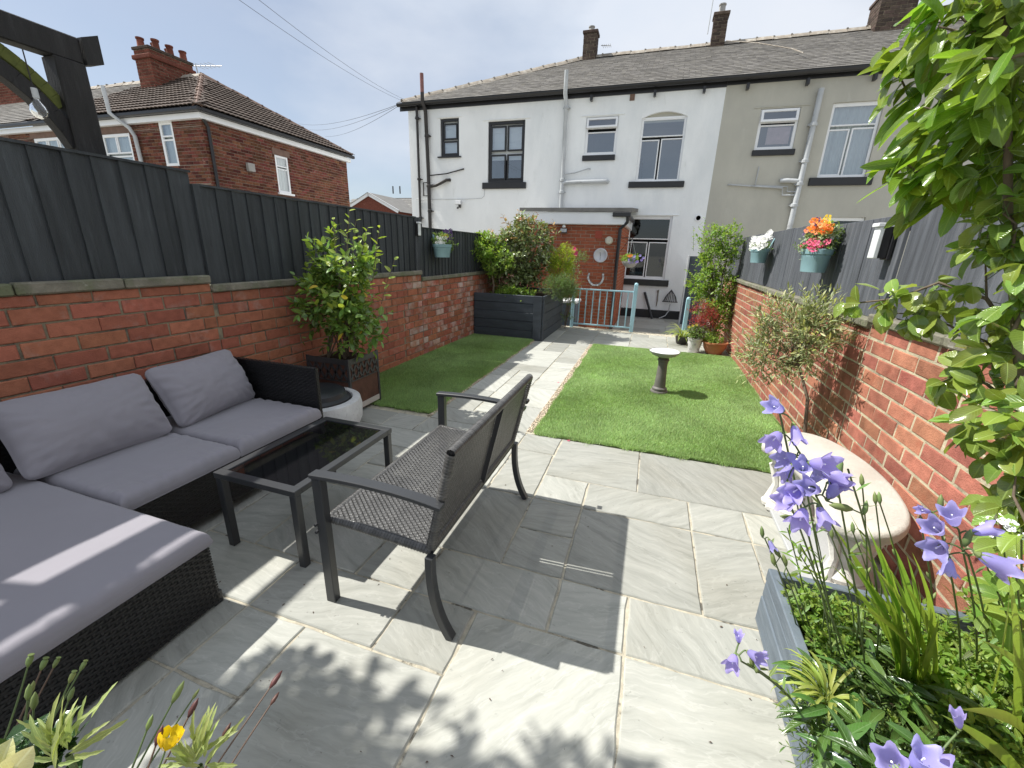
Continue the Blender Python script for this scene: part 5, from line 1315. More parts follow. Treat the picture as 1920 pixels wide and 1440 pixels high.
# =================================================================== BLUE GATE / RAILING
def rail_post(b, x, y, z0, z1, r=.036, M=None):
    b.box((x-r, y-r, z0), (x+r, y+r, z1-.02), .006); b.lathe([(r*.96, z1-.022), (r*.9, z1-.006), (r*.55, z1+.008), (.0001, z1+.012)], (x, y, 0), 12)
gate = thing('railing', 'pale blue metal railing with upright bars at the end of the path', 'railing', (-.8, 8.36, 0))
gy = 8.36
b = MB(); rail_post(b, -.272, gy, -.14, .91); b.put('post', M_blue, gate)
b = MB(); rail_post(b, -1.44, gy, -.14, .78, .028); b.put('post', M_blue, gate)
MB().box((-1.41, gy-.014, .735), (-.31, gy+.014, .765), .004).put('rail', M_blue, gate)
MB().box((-1.41, gy-.014, .055), (-.31, gy+.014, .085), .004).put('rail', M_blue, gate)
for k in range(8):
    x_ = -1.41+1.1*(k+.7)/8.4; MB().box((x_-.011, gy-.008, .086), (x_+.011, gy+.008, .734), .003).put('baluster', M_blue, gate)
p2 = MB(); q = Vector((.66, 8.20, 0)); rail_post(p2, q.x, q.y, -.02, .72, .036)
tag(p2.put('blue_post', M_blue), 'short pale blue post at the right of the opening beside the potted plants', 'post')
p3 = MB(); p3.box((.70, 8.24, .0), (1.2, 8.262, .03)); p3.box((.70, 8.24, .50), (1.2, 8.262, .53))
for k in range(6): p3.box((.76+.08*k, 8.245, .03), (.775+.08*k, 8.257, .50))
tag(p3.put('dark_railing', M_brownblack), 'dark wire railing behind the potted plants at the right wall', 'railing')

# =================================================================== LARGE RAISED PLANTER (left, by the path)
rp_ = thing('raised_bed', 'large dark grey timber raised bed full of shrubs at the far left of the garden', 'raised bed', (-2.2, 7.4, 0))
RX0, RX1, RYa, RYb, RZt = -2.86, -1.625, 6.69, 8.28, .735
hs_ = [0, .155, .31, .455, .60, RZt]
for i in range(5):
    z0_, z1_ = hs_[i]+.002, hs_[i+1]-.002
    MB().box((RX0, RYa+.004*(i % 2), z0_), (RX1-.175, RYa+.045, z1_), .005).put('plank', M_planter, rp_)
    MB().box((RX1-.045, RYa+.09, z0_), (RX1-.004*(i % 2), RYb, z1_), .005).put('plank', M_planter, rp_)
MB().box((RX1-.172, RYa-.022, 0.0), (RX1-.028, RYa+.0, RZt+.004), .004).put('corner_board', M_planter, rp_)
MB().box((RX1-.022, RYa-.018, 0.0), (RX1+.004, RYa+.085, RZt+.004), .004).put('corner_board', M_planter, rp_)
MB().box((RX0, RYb-.045, 0), (RX1-.05, RYb, RZt), .005).put('back_board', M_planter, rp_)
MB().box((RX0, RYa+.05, RZt-.12), (RX1-.05, RYb-.05, RZt-.07)).put('soil', M_soil, rp_)

# =================================================================== RAISED BED bottom right
bed = thing('raised_bed', 'blue grey boarded raised flower bed with bellflowers in the right foreground', 'raised bed', (.9, 1.1, 0))
BX, BY, BZ = .585, 1.637, .262
MB().box((BX, -.6, .0), (BX+.032, BY, .125), .004).put('plank', M_bedpaint, bed)
MB().box((BX+.003, -.6, .128), (BX+.030, BY, .20), .004).put('plank', M_bedpaint, bed)
MB().box((BX, -.6, .203), (BX+.034, BY, BZ), .004).put('plank', M_bedpaint, bed)
MB().box((BX+.036, BY-.034, .0), (1.255, BY, .13), .004).put('plank', M_bedpaint, bed)
MB().box((BX+.036, BY-.034, .133), (1.255, BY, BZ-.004), .004).put('plank', M_bedpaint, bed)
b = MB(); nx_, ny_ = 16, 40
V = [(BX+.036+.635*i/nx_, -.6+(BY-.636+.6+.0)*0+(-.0)+(BY-.036+.6)*j/ny_, .19+.022*mnoise.noise(Vector((i*.7, j*.5, 0)))) for j in range(ny_+1) for i in range(nx_+1)]
F = [(j*(nx_+1)+i, j*(nx_+1)+i+1, (j+1)*(nx_+1)+i+1, (j+1)*(nx_+1)+i) for j in range(ny_) for i in range(nx_)]
put('soil', mesh('soil', V, F, M_soil, smooth=True), bed)

# =================================================================== CURVED STONE BENCH
sb = thing('stone_bench', 'curved pale stone garden bench by the sunny right brick wall', 'bench', (1.0, 2.3, 0))
M_stone = mat('cast_stone', (.52, .50, .445), .8, .10, 5, .25, 90, stain=(.42, .385, .33, .5), stain_s=3, stain_t=(.5, .7), stain2=(.66, .62, .56, .6), stain2_s=14, stain2_t=(.55, .7))
M_stone_w = mat('pale_cast_stone', (.70, .68, .63), .75, .08, 7, .2, 60)
inner = arc((.715, 2.60, 0), (.955, 2.30, 0), (.775, 1.83, 0), 16)
outer = [Vector(p) for p in ((.945, 1.765, 0), (1.055, 1.815, 0), (1.135, 1.90, 0), (1.195, 2.03, 0), (1.228, 2.20, 0), (1.236, 2.36, 0), (1.225, 2.52, 0), (1.190, 2.67, 0), (1.135, 2.79, 0), (1.06, 2.85, 0), (.985, 2.86, 0), (.90, 2.80, 0))]
def smooth_closed(P, it=2):
    for _ in range(it):
        Q = []
        for i in range(len(P)):
            a, b_ = P[i], P[(i+1) % len(P)]; Q += [a*.78+b_*.22, a*.22+b_*.78]
        P = Q
    return P
poly = smooth_closed(inner[::2]+outer, 2)
c_ = sum(poly, Vector())/len(poly); n = len(poly); V = []
for ins, z in ((.03, .352), (.006, .362), (.0, .38), (.0, .402), (.008, .415), (.022, .420)):
    for i, p in enumerate(poly):
        a, b_ = poly[i-1], poly[(i+1) % n]; d = (b_-a).normalized(); nn = Vector((-d.y, d.x, 0))
        if nn.dot(c_-p) < 0 and False: nn = -nn
        V.append((p.x+nn.x*ins, p.y+nn.y*ins, z))
# orientation check
ar = sum(poly[i].x*poly[(i+1) % n].y-poly[(i+1) % n].x*poly[i].y for i in range(n))
if ar < 0:
    V = []
    for ins, z in ((.03, .352), (.006, .362), (.0, .38), (.0, .402), (.008, .415), (.022, .420)):
        for i, p in enumerate(poly):
            a, b_ = poly[i-1], poly[(i+1) % n]; d = (b_-a).normalized(); V.append((p.x+d.y*ins, p.y-d.x*ins, z))
F = [(k*n+i, k*n+(i+1) % n, (k+1)*n+(i+1) % n, (k+1)*n+i) for k in range(5) for i in range(n)]+[tuple(5*n+i for i in range(n)), tuple(i for i in range(n))[::-1]]
me = mesh('seat', V, F, M_stone); put('seat', me, sb); shade_auto(me, 50)
for (x_, y_, rz_) in ((.93, 2.56, -28), (1.02, 1.99, 22)):
    b = MB(); Mq = T(x_, y_, 0) @ RZ(math.radians(rz_))
    b.box((-.10, -.075, 0), (.10, .075, .045), .012)
    prof = [(.075, .045), (.085, .07), (.070, .10), (.052, .13), (.060, .20), (.074, .25), (.066, .29), (.05, .31), (.075, .335), (.085, .352)]
    b.lathe(prof, (0, 0, 0), 24, 1.25, .85)
    for sx in (-1, 1):
        pr = [(sx*.085+.045*math.cos(t)*sx*-1*(1-t/9), .30+.04*math.sin(t)*(1-t/9)) for t in np.linspace(0, 5, 14)]
        b.tube([(p[0], 0, p[1]) for p in pr], .020, 8); b.tube([(sx*.10, 0, .05), (sx*.085, 0, .16), (sx*.12, 0, .28)], [.03, .018, .026], 8)
        b.lathe([(.0001, .0), (.035, .01), (.042, .035), (.025, .06), (.0001, .065)], (sx*.10, 0, .0), 14)
    b.put('pedestal', M_stone_w, sb, Mq, auto=40)
slabp = MB(); slabp.box((.835, 1.64, .0), (1.235, 2.56, .022), .004); tag(slabp.put('paving_base', mat('pale_concrete', (.40, .41, .41), .8, .08, 3, .2, 60)), 'pale flat concrete slab lying under the curved stone bench', 'slab')

# =================================================================== WALL LAMPS
def wall_lamp(label, x, y, z, face, h=.20, w_=.085, dpt=.10):
    t = thing('wall_lamp', label, 'lamp', (x, y, z))
    s = face
    MB().box((x, y-w_/2, z-h/2), (x+s*.02, y+w_/2, z+h/2), .003).put('back_plate', M_black, t)
    MB().box((x+s*.02, y-w_/2+.002, z+h/2-.02), (x+s*dpt, y+w_/2-.002, z+h/2), .002).put('hood', M_upvc if s < 0 else M_upvc, t)
    MB().box((x+s*.021, y-w_/2+.008, z-h/2+.008), (x+s*dpt*.62, y+w_/2-.008, z+h/2-.021), .003).put('housing', M_black, t)
    MB().box((x+s*dpt*.625, y-w_/2+.006, z-h/2+.006), (x+s*dpt*.86, y+w_/2-.006, z+h/2-.022), .004).put('diffuser', mat('opal_panel', (.80, .83, .83), .3), t)
wall_lamp('black wall lamp with white panel on the right fence beside the flower pot', 1.285, 3.10, 1.555, -1)
wall_lamp('white panelled lamp on the end post of the middle left fence panel', -2.93, 4.99, 1.66, 1, .17, .07, .06)

# =================================================================== PERGOLA beyond the left fence
pg = thing('pergola', 'dark stained timber pergola post, brace and beam rising behind the left fence', 'pergola', (-3.1, 1.8, 0))
M_perg = mat('dark_stained_timber', (.020, .019, .019), .65, .35, 4, .4, 40, stretch=(4, 4, .6), spec=.35, stain=(.05, .05, .052, .6), stain_s=8, stain_t=(.55, .75))
pX = -3.205
MB().box((pX-.055, 1.735, -.3), (pX+.055, 1.875, 2.36), .006).put('post', M_perg, pg)
MB().box((pX-.045, -2.2, 2.36), (pX+.045, 1.875, 2.485), .006).put('beam', M_perg, pg)
b = MB(); b.box((pX+.047, -2.4, 2.355), (pX+.10, 1.82, 2.48), .006)
b = MB(); b.add([(pX-.06, 1.88, 2.36), (pX+.06, 1.88, 2.36), (pX+.06, 1.965, 2.39), (pX-.06, 1.965, 2.39), (pX-.06, 1.88, 2.49), (pX+.06, 1.88, 2.49), (pX+.06, 1.965, 2.53), (pX-.06, 1.965, 2.53)], [(0, 3, 2, 1), (4, 5, 6, 7), (0, 1, 5, 4), (1, 2, 6, 5), (2, 3, 7, 6), (3, 0, 4, 7)]); b.put('end_block', M_perg, pg)
for yq in (-.9, -1.7): MB().box((pX-2.6, yq-.03, 2.478), (pX+.12, yq+.03, 2.60), .004).put('rafter', M_perg, pg)
b = MB(); pts = arc((pX, 1.76, 1.93), (pX, 1.64, 2.25), (pX, 1.22, 2.36), 8)
for i in range(8): b.beam(pts[i], pts[i+1]+(pts[i+1]-pts[i])*.05, .075, .07, (1, 0, 0), .003)
b.put('brace', M_perg, pg)
b = MB(); pts = arc((pX, 1.74, 2.12), (pX, 1.66, 2.25), (pX, 1.50, 2.34), 6)
for i in range(6): b.beam(pts[i], pts[i+1]+(pts[i+1]-pts[i])*.05, .06, .035, (1, 0, 0), .003)
b.put('mossy_brace', mat('mossy_green', (.10, .115, .025), .9, .3, 20), pg)
lb = thing('light_bulb', 'clear glass festoon bulb hanging from the pergola', 'light bulb', (pX, 1.52, 2.1))
q = AX(62, 165, pX+.03); q2 = AX(71, 212, pX+.03)
MB().tube([(q.x, q.y, 2.34), (q.x, q.y, q.z)], .003, 5).put('flex', M_brownblack, lb)
MB().lathe([(.014, 0), (.016, -.005), (.016, -.045), (.013, -.05)], (q.x, q.y, q.z), 14).put('holder', M_greypipe, lb)
gb = bpy.data.materials.new('bulb_glass'); gb.use_nodes = True
n_ = gb.node_tree.nodes['Principled BSDF']; n_.inputs['Transmission Weight'].default_value = .9; n_.inputs['Roughness'].default_value = .08; n_.inputs['Base Color'].default_value = (.9, .92, .95, 1); n_.inputs['IOR'].default_value = 1.3
MB().lathe([(.013, -.046), (.016, -.06), (.031, -.083), (.036, -.105), (.030, -.126), (.016, -.138), (.0001, -.142)], (q.x, q.y, q.z), 24).put('glass_bulb', gb, lb, smooth=True)
# =================================================================== PLANTS
def AD(px, py, d):
    r = ray(px, py); r = r/np.linalg.norm(r)*d; return Vector((r[0], r[1], r[2]+CAM_H))
def leaf_tpl(wr=.4, fold=.25, curl=.15, prof=(.6, 1.0, .62), ts=(.2, .5, .8), petiole=.0, wavy=0.0, seed=0):
    V = [(0, petiole*0, 0)]; F = []
    for k, (t, w_) in enumerate(zip(ts, prof)):
        hw = wr/2*w_; z = -curl*t*t; wv = wavy*math.sin(k*2.4+seed)
        V += [(-hw, t, z+fold*hw+wv), (0, t, z), (hw, t, z+fold*hw-wv)]
    V.append((0, 1, -curl)); n = len(ts); e = len(V)-1
    F += [(0, 2, 1), (0, 3, 2)]
    for k in range(n-1):
        a = 1+3*k; b = a+3
        F += [(a, a+1, b+1), (a, b+1, b), (a+1, a+2, b+2), (a+1, b+2, b+1)]
    a = 1+3*(n-1); F += [(a, a+1, e), (a+1, a+2, e)]
    return np.array(V, float), np.array(F)
def leaf_uv(me, V0, F0, n=1):
    hw = np.abs(V0[:, 0]).max() or 1; uv = np.stack([.5+.5*V0[:, 0]/hw*.98, V0[:, 1]], 1)[F0.ravel()]
    ul = me.uv_layers.new(name='leaf'); ul.data.foreach_set('uv', np.tile(uv, (n, 1)).astype(np.float32).ravel()); return me
def norm(a): return a/np.maximum(np.linalg.norm(a, axis=-1, keepdims=True), 1e-9)
def leaves(parent, tpl, O, D, Nn, S, m, npart=0, name='leaf', stuff='foliage', wvar=.15, seed=0):
    V0, F0 = tpl; O = np.asarray(O, float); D = norm(np.asarray(D, float)); Nn = np.asarray(Nn, float)
    Sd = norm(np.cross(D, Nn)); Nz = np.cross(Sd, D); S = np.asarray(S, float)
    r = np.random.default_rng(seed+7); W = S*(1+r.uniform(-wvar, wvar, len(S)))
    if npart:
        dist = np.linalg.norm(O-np.array([0, 0, CAM_H]), axis=1); vis = np.array([inview(o) for o in O]); order = np.argsort(dist/np.maximum(S, 1e-4)+np.where(vis, 0, 1e6))
        npart = min(npart, int(vis.sum()))
        me = [leaf_uv(mesh(name, V0*np.array([1, 1, q]), F0, m, smooth=True), V0, F0) for q in (.5, 1.0, 1.6)]
        for c, i in enumerate(order[:npart]):
            M = Matrix(((Sd[i][0]*W[i], D[i][0]*S[i], Nz[i][0]*S[i], O[i][0]), (Sd[i][1]*W[i], D[i][1]*S[i], Nz[i][1]*S[i], O[i][1]), (Sd[i][2]*W[i], D[i][2]*S[i], Nz[i][2]*S[i], O[i][2]), (0, 0, 0, 1)))
            put(name, me[c % 3], parent, M)
        rest = order[npart:]
    else: rest = np.arange(len(O))
    if len(rest):
        O, D, Sd, Nz, S, W = O[rest], D[rest], Sd[rest], Nz[rest], S[rest], W[rest]
        q = r.uniform(.4, 1.7, len(O))
        V = O[:, None]+V0[None, :, 0:1]*Sd[:, None]*W[:, None, None]+V0[None, :, 1:2]*D[:, None]*S[:, None, None]+V0[None, :, 2:3]*Nz[:, None]*(S*q)[:, None, None]
        F = F0[None]+(np.arange(len(O))*len(V0))[:, None, None]
        return put(stuff, leaf_uv(mesh(stuff, V.reshape(-1, 3), F.reshape(-1, 3), m, smooth=True), V0, F0, len(O)), parent, None, 'stuff')
def tubes(lines, n=4):
    """many thin tubes at once: lines = [(pts, r0, r1)]"""
    b = MB()
    for pts, r0, r1 in lines:
        k = len(pts); b.tube(pts, [r0+(r1-r0)*i/max(1, k-1) for i in range(k)], n, cap=False)
    return b
def bush(parent, seed, blobs, ntwig, lpt, ls, tpl, m, twl=.12, up=.4, npart=0, base=None, stem_m=None, stem_r=.006, gap=None, nstem=14, spread=.9, nup=.9, twig_r=.0012, shell=.45, lean=(0, 0, 0), clip=None, droop=0.0, tipmat=None, tipfrac=0, tipz=None):
    r = np.random.default_rng(seed); vol = np.array([b[1][0]*b[1][1]*b[1][2] for b in blobs])**.8; vol = vol/vol.sum()
    O = []; D = []; Nn = []; S = []; tw = []; heads = []; isT = []
    tries = 0
    while len(heads) < ntwig and tries < ntwig*20:
        tries += 1
        i = r.choice(len(blobs), p=vol); c, rad = np.array(blobs[i][0], float), np.array(blobs[i][1], float)
        d = norm(r.normal(size=3)); f = shell+(1-shell)*r.random()**.6
        p = c+d*rad*f*(.82+.36*abs(mnoise.noise(Vector(tuple(d*2.2+seed)))))
        if gap and mnoise.noise(Vector(tuple(p*gap[0]+seed))) < gap[1]: continue
        if clip and not clip(p): continue
        dd = norm(d*.9+np.array([0, 0, up])+r.normal(size=3)*.35+np.array(lean))
        L_ = twl*r.uniform(.6, 1.3); heads.append((p, i))
        q = [p+dd*L_*t+np.array([0, 0, -droop*L_*t*t]) for t in (0, .5, 1)]
        tw.append((q, twig_r, twig_r*.5)); side = norm(np.cross(dd, r.normal(size=3)))
        for k in range(lpt):
            t = .1+.9*(k+.5)/lpt; a = k*2.4+r.uniform(-.4, .4)
            pp = p+dd*L_*t+np.array([0, 0, -droop*L_*t*t]); s2 = np.cross(dd, side); out = side*math.cos(a)+s2*math.sin(a)
            ld = norm(out*spread+dd*(.35+.7*t)+r.normal(size=3)*.15+np.array([0, 0, -droop*.5]))
            n_ = norm(np.array([0, 0, 1.0])*nup+dd*.3+r.normal(size=3)*.35)
            O.append(pp); D.append(ld); Nn.append(n_); S.append(ls*r.uniform(.65, 1.2)*(1-.25*(t > .85))); isT.append((t > .6) and (r.random() < tipfrac) and (tipz is None or pp[2] > tipz))
    O, D, Nn, S, isT = map(np.array, (O, D, Nn, S, isT))
    if tipmat is not None and isT.any():
        leaves(parent, tpl, O[isT], D[isT], Nn[isT], S[isT], tipmat, 0, stuff='young_leaves', seed=seed+1)
        k = ~isT; O, D, Nn, S = O[k], D[k], Nn[k], S[k]
    leaves(parent, tpl, O, D, Nn, S, m, npart, seed=seed)
    ln = []
    if base is not None:
        bs = [np.array(b_, float) for b_ in base]
        for k in range(nstem):
            p, i = heads[int(r.integers(len(heads)))]; b_ = bs[k % len(bs)]; c = np.array(blobs[i][0], float)
            mid = (b_+c)/2+r.normal(size=3)*.03; mid2 = (c+p)/2+r.normal(size=3)*.02
            ln.append(([b_, mid, mid2, p], stem_r, stem_r*.3))
    bt = tubes(ln, 6); bt.put('stems', stem_m or M_bark, parent, smooth=True)
    tb = tubes(tw, 3); tb.put('twigs', stem_m or M_bark, parent, kind='stuff')
    return np.array([h[0] for h in heads])
def shoot(parent, pts, nl, ls, tpl, m, stem_m=None, r=.003, seed=0, npart=99, spread=1.0, nup=.6, name='leaf', stems='stem', pair=1):
    rg = np.random.default_rng(seed); P = [np.array(p, float) for p in pts]
    O = []; D = []; Nn = []; S = []
    seg = [np.linalg.norm(P[i+1]-P[i]) for i in range(len(P)-1)]; tot = sum(seg)
    for k in range(nl):
        t = (k+.7)/nl*tot; i = 0
        while i < len(seg)-1 and t > seg[i]: t -= seg[i]; i += 1
        p = P[i]+(P[i+1]-P[i])*min(1, t/seg[i]); d = norm(P[i+1]-P[i])
        side = norm(np.cross(d, np.array([.3, .2, 1.0]))); s2 = np.cross(d, side); a = k*2.4+rg.uniform(-.3, .3)
        out = side*math.cos(a)+s2*math.sin(a); O.append(p); D.append(norm(out*spread+d*.6)); Nn.append(norm(d*.7+np.array([0, 0, nup])+rg.normal(size=3)*.3)); S.append(ls*rg.uniform(.75, 1.15)*(1 if k < nl-2 else .7))
    leaves(parent, tpl, O, D, Nn, S, m, npart, name=name, seed=seed)
    tubes([(P, r, r*.5)], 5).put(stems, stem_m or M_stem, parent, smooth=True)

L_oval = leaf_tpl(.50, .28, .12, (.75, 1.0, .66), (.2, .5, .8))
L_oval2 = leaf_tpl(.62, .35, .30, (.62, .95, 1.0, .62), (.12, .35, .62, .86), wavy=.02)
L_lance = leaf_tpl(.24, .55, .34, (.55, .92, 1.0, .72, .4), (.1, .28, .5, .74, .9))
L_laurel = leaf_tpl(.30, .42, .20, (.50, .88, 1.0, .90, .55), (.1, .27, .5, .73, .9))
L_thin = leaf_tpl(.20, .25, .08, (.8, 1.0), (.3, .65))
L_needle = leaf_tpl(.07, .1, .05, (1.0,), (.5,))
L_needle2 = leaf_tpl(.14, .1, .05, (1.0,), (.5,))
L_small = leaf_tpl(.55, .25, .1, (.9, .85), (.35, .7))
G_camellia = leafmat('camellia_leaf', (.16, .26, .055), .25, .45, .025, .30, coat=.3)
G_camellia_y = leafmat('camellia_young_leaf', (.33, .43, .07), .28, .25, .02, .35)
G_yellow = leafmat('yellowed_leaf', (.62, .42, .04), .4, .2, .03, .35)
G_photinia = leafmat('photinia_leaf', (.21, .26, .10), .18, .45, .02, .15, spec=.8, coat=.4)
G_photinia_red = leafmat('bronze_leaf', (.36, .20, .10), .3, .3, .03, .25)
G_bright = leafmat('bright_leaf', (.22, .34, .055), .4, .3, .03, .45)
G_mid = leafmat('mid_green_leaf', (.14, .22, .055), .38, .4, .03, .35)
G_dark = leafmat('dark_leaf', (.035, .075, .022), .25, .4, .02, .15, coat=.2)
G_yg = leafmat('golden_conifer', (.36, .44, .03), .5, .25, .03, .45)
G_soft = leafmat('soft_green', (.12, .20, .06), .6, .3, .02, .3)
G_olive = leafmat('olive_leaf', (.24, .28, .13), .45, .35, .02, .25)
G_olive_y = leafmat('pale_olive_leaf', (.56, .56, .28), .5, .25, .02, .35)
G_laurel = leafmat('laurel_leaf', (.19, .30, .035), .22, .35, .03, .50, spec=.6, coat=.25, tcol=(.9, 1, .3))
G_pear = leafmat('pear_leaf', (.21, .30, .055), .18, .38, .03, .36, spec=.7, coat=.4)
G_lance = leafmat('glossy_lance_leaf', (.07, .14, .03), .22, .4, .02, .18, spec=.6, coat=.2)
G_sword = leafmat('sword_leaf', (.15, .28, .03), .38, .25, .02, .45, stretch=None) if False else leafmat('sword_leaf', (.28, .42, .08), .38, .25, .02, .45)
G_red = leafmat('red_acer_leaf', (.35, .045, .035), .45, .35, .02, .4, tcol=(1, .5, .4))
G_violet = leafmat('bellflower_petal', (.44, .40, .80), .5, .12, .01, .45, tcol=(1, .95, 1), var=.12, ns=14)
G_bud = leafmat('green_bud', (.20, .27, .09), .5, .2, .02, .2)

# ---- camellia in the square planter
cam_ = thing('camellia_bush', 'leafy camellia with glossy green and a few yellow leaves growing in the square planter', 'shrub', (-2.6, 3.05, .43))
cb = [(-2.70, 2.96, .43), (-2.58, 3.05, .43), (-2.50, 3.10, .43), (-2.62, 3.14, .43)]
hd = bush(cam_, 101, [((-2.52, 3.02, 1.02), (.31, .28, .36)), ((-2.50, 3.02, 1.30), (.24, .22, .22)), ((-2.42, 2.98, .80), (.26, .24, .20)), ((-2.66, 3.0, .95), (.22, .22, .28))],
     330, 6, .080, L_oval, G_camellia, twl=.13, npart=290, base=cb, stem_r=.008, gap=(4.5, -.12), nstem=20, shell=.25, tipmat=G_camellia_y, tipfrac=.42, tipz=.95, clip=lambda p: p[0] > -2.90)
sh = 200
for a, c, nl in (((650, 520), (655, 392), 11), ((635, 520), (625, 408), 9), ((700, 520), (712, 424), 10), ((715, 570), (741, 484), 8), ((600, 540), (550, 515), 6), ((610, 600), (567, 642), 7), ((660, 500), (668, 410), 8), ((590, 520), (583, 470), 6), ((700, 600), (738, 585), 6), ((680, 470), (690, 425), 7)):
    p, q = AY(a[0], a[1], 3.0), AY(c[0], c[1], 2.97); md = (p+q)/2+Vector((.02, -.03, .02))
    if q.x < -2.9: q = AX(c[0], c[1], -2.86); 
    shoot(cam_, [p, md, q], nl, .075, L_oval, G_camellia_y if q.z > 1.2 else G_camellia, M_bark, seed=sh, stems='shoot', npart=0 if False else 12); sh += 1
rg = np.random.default_rng(5); idx = rg.choice(len(hd), 12)
leaves(cam_, L_oval, hd[idx]+np.array([.06, -.06, 0]), rg.normal(size=(12, 3))+[.3, -.6, -.4], rg.normal(size=(12, 3))+[0, -1, .5], np.full(12, .075), G_yellow, 12, name='yellow_leaf')

# ---- shrubs in the large raised bed
RB = [(-2.3, 7.4, .62)]
ph = thing('photinia_bush', 'large rounded photinia with bronze red tips behind the dark raised bed boards', 'shrub', (-2.3, 7.5, .6))
bush(ph, 102, [((-2.32, 7.5, 1.35), (.56, .5, .55)), ((-2.15, 7.45, 1.62), (.42, .4, .33)), ((-2.42, 7.45, 1.0), (.45, .4, .3)), ((-1.95, 7.5, 1.25), (.3, .35, .4))], 760, 6, .085, L_oval, G_photinia, twl=.14, npart=60, base=[(-2.35, 7.5, .6), (-2.2, 7.5, .6)], stem_r=.016, gap=(3.2, -.16), nstem=24, shell=.35, tipmat=G_photinia_red, tipfrac=.30, tipz=1.5)
for a, c in (((975, 430), (972, 394)), ((1000, 430), (1008, 400)), ((1040, 440), (1037, 412)), ((955, 430), (942, 402)), ((930, 450), (918, 430))):
    shoot(ph, [AY(*a, 7.5), AY(*c, 7.45)], 9, .09, L_oval, G_photinia_red, M_bark, seed=sh, npart=0, stems='shoot'); sh += 1
sm = thing('small_tree', 'small standard tree with thin bare trunk at the left of the dark raised bed', 'tree', (-2.62, 6.95, .62))
bush(sm, 103, [((-2.75, 7.0, 1.42), (.30, .3, .22)), ((-2.55, 6.95, 1.25), (.26, .26, .2)), ((-2.86, 7.2, 1.52), (.22, .25, .16))], 330, 6, .06, L_oval, G_bright, twl=.12, base=[(-2.68, 6.98, 1.1)], stem_r=.008, gap=(4, -.1), nstem=8, shell=.2, clip=lambda p: p[0] > -3.2)
MB().tube([(-2.62, 6.95, .6), (-2.60, 6.95, .85), (-2.64, 6.97, 1.0), (-2.68, 6.98, 1.25)], [.022, .018, .017, .012], 10).put('trunk', M_bark, sm, smooth=True)
yc = thing('golden_conifer', 'bright yellow green conifer beside the photinia in the dark raised bed', 'shrub', (-1.8, 7.9, .62))
bush(yc, 104, [(tuple(AY(1055, 487, 7.35)), (.20, .16, .22)), (tuple(AY(1050, 510, 7.35)), (.22, .16, .18))], 520, 7, .045, L_thin, G_yg, twl=.10, up=.8, base=[(-1.75, 7.8, .6)], nstem=6, shell=.3, spread=.6)
rm_ = thing('rosemary_bush', 'soft feathery dark green bush spilling over the corner of the dark raised bed', 'shrub', (-1.85, 7.0, .62))
bush(rm_, 105, [(tuple(AY(1045, 538, 7.0)), (.27, .2, .15)), (tuple(AY(1062, 545, 7.1)), (.18, .18, .14))], 620, 14, .040, L_needle2, G_soft, twl=.12, up=.7, base=[(-1.8, 7.1, .6)], nstem=8, shell=.2, spread=.5)
gc = thing('ground_cover_plant', 'low leafy plant covering the soil of the dark raised bed under the photinia', 'plant', (-2.2, 6.9, .62))
bush(gc, 106, [((-2.15, 6.88, .72), (.36, .16, .10)), ((-2.35, 7.0, .70), (.3, .2, .1))], 230, 6, .05, L_small, G_bright, twl=.07, base=[(-2.2, 6.9, .6)], nstem=4, shell=.2)
tr_ = thing('trailing_shrub', 'leafy shrub with a pink flower behind the raised bed corner, next to the blue railing', 'shrub', (-1.5, 8.1, .2))
bush(tr_, 107, [((-1.50, 8.05, .55), (.16, .18, .38)), ((-1.45, 8.1, .9), (.24, .2, .22)), ((-1.42, 8.2, 1.2), (.22, .2, .25))], 330, 6, .05, L_thin, G_mid, twl=.12, base=[(-1.52, 8.1, .0)], nstem=10, shell=.2, gap=(4, -.05))
rg = random.Random(4)
M_pink = leafmat('pink_petal', (.80, .09, .22), .5, .15, .01, .35, tcol=(1, .7, .8))
def flower_head(parent, p, axis, r, m, n=5, name='flower', cup=.25, layers=1, seed=0, pointed=.0):
    """ring of overlapping rounded petals"""
    a = Vector(axis).normalized(); s = a.cross(Vector((0, .3, 1))).normalized(); c = a.cross(s); V = []; F = []
    rgx = random.Random(seed)
    for ly in range(layers):
        for k in range(n):
            t = 2*PI*(k+.5*ly)/n+rgx.uniform(-.1, .1); rr = r*(1-.3*ly); b = len(V); wd = PI/n*1.25
            V.append(tuple(Vector(p)+a*(.002+.002*ly)))
            for (f, w_, h_) in ((.55, .8, cup*.4), (.9, 1.0, cup), (1.05+pointed, .45, cup*1.1), (.9, -1.0, cup), (.55, -.8, cup*.4)):
                ang = t+wd*w_*(.6 if f == .55 else .75 if f < 1 else .25)*(1)
                V.append(tuple(Vector(p)+(s*math.cos(ang)+c*math.sin(ang))*rr*f+a*(h_*rr+.003*ly)))
            ang = t; V.append(tuple(Vector(p)+(s*math.cos(ang-wd*.2)+c*math.sin(ang-wd*.2))*rr*(1.05+pointed)+a*cup*1.1*rr))
            F += [(b, b+1, b+5), (b+1, b+2, b+4), (b+1, b+4, b+5), (b+2, b+3, b+6), (b+2, b+6, b+4)]
    return put(name, mesh(name, V, F, m, smooth=True), parent)
for k in range(4):
    q = AY(1077+rg.uniform(-3, 3), 472+rg.uniform(-6, 6), 8.0); flower_head(tr_, q, (0, -1, .3), .045, M_pink, 6, seed=k, layers=2)

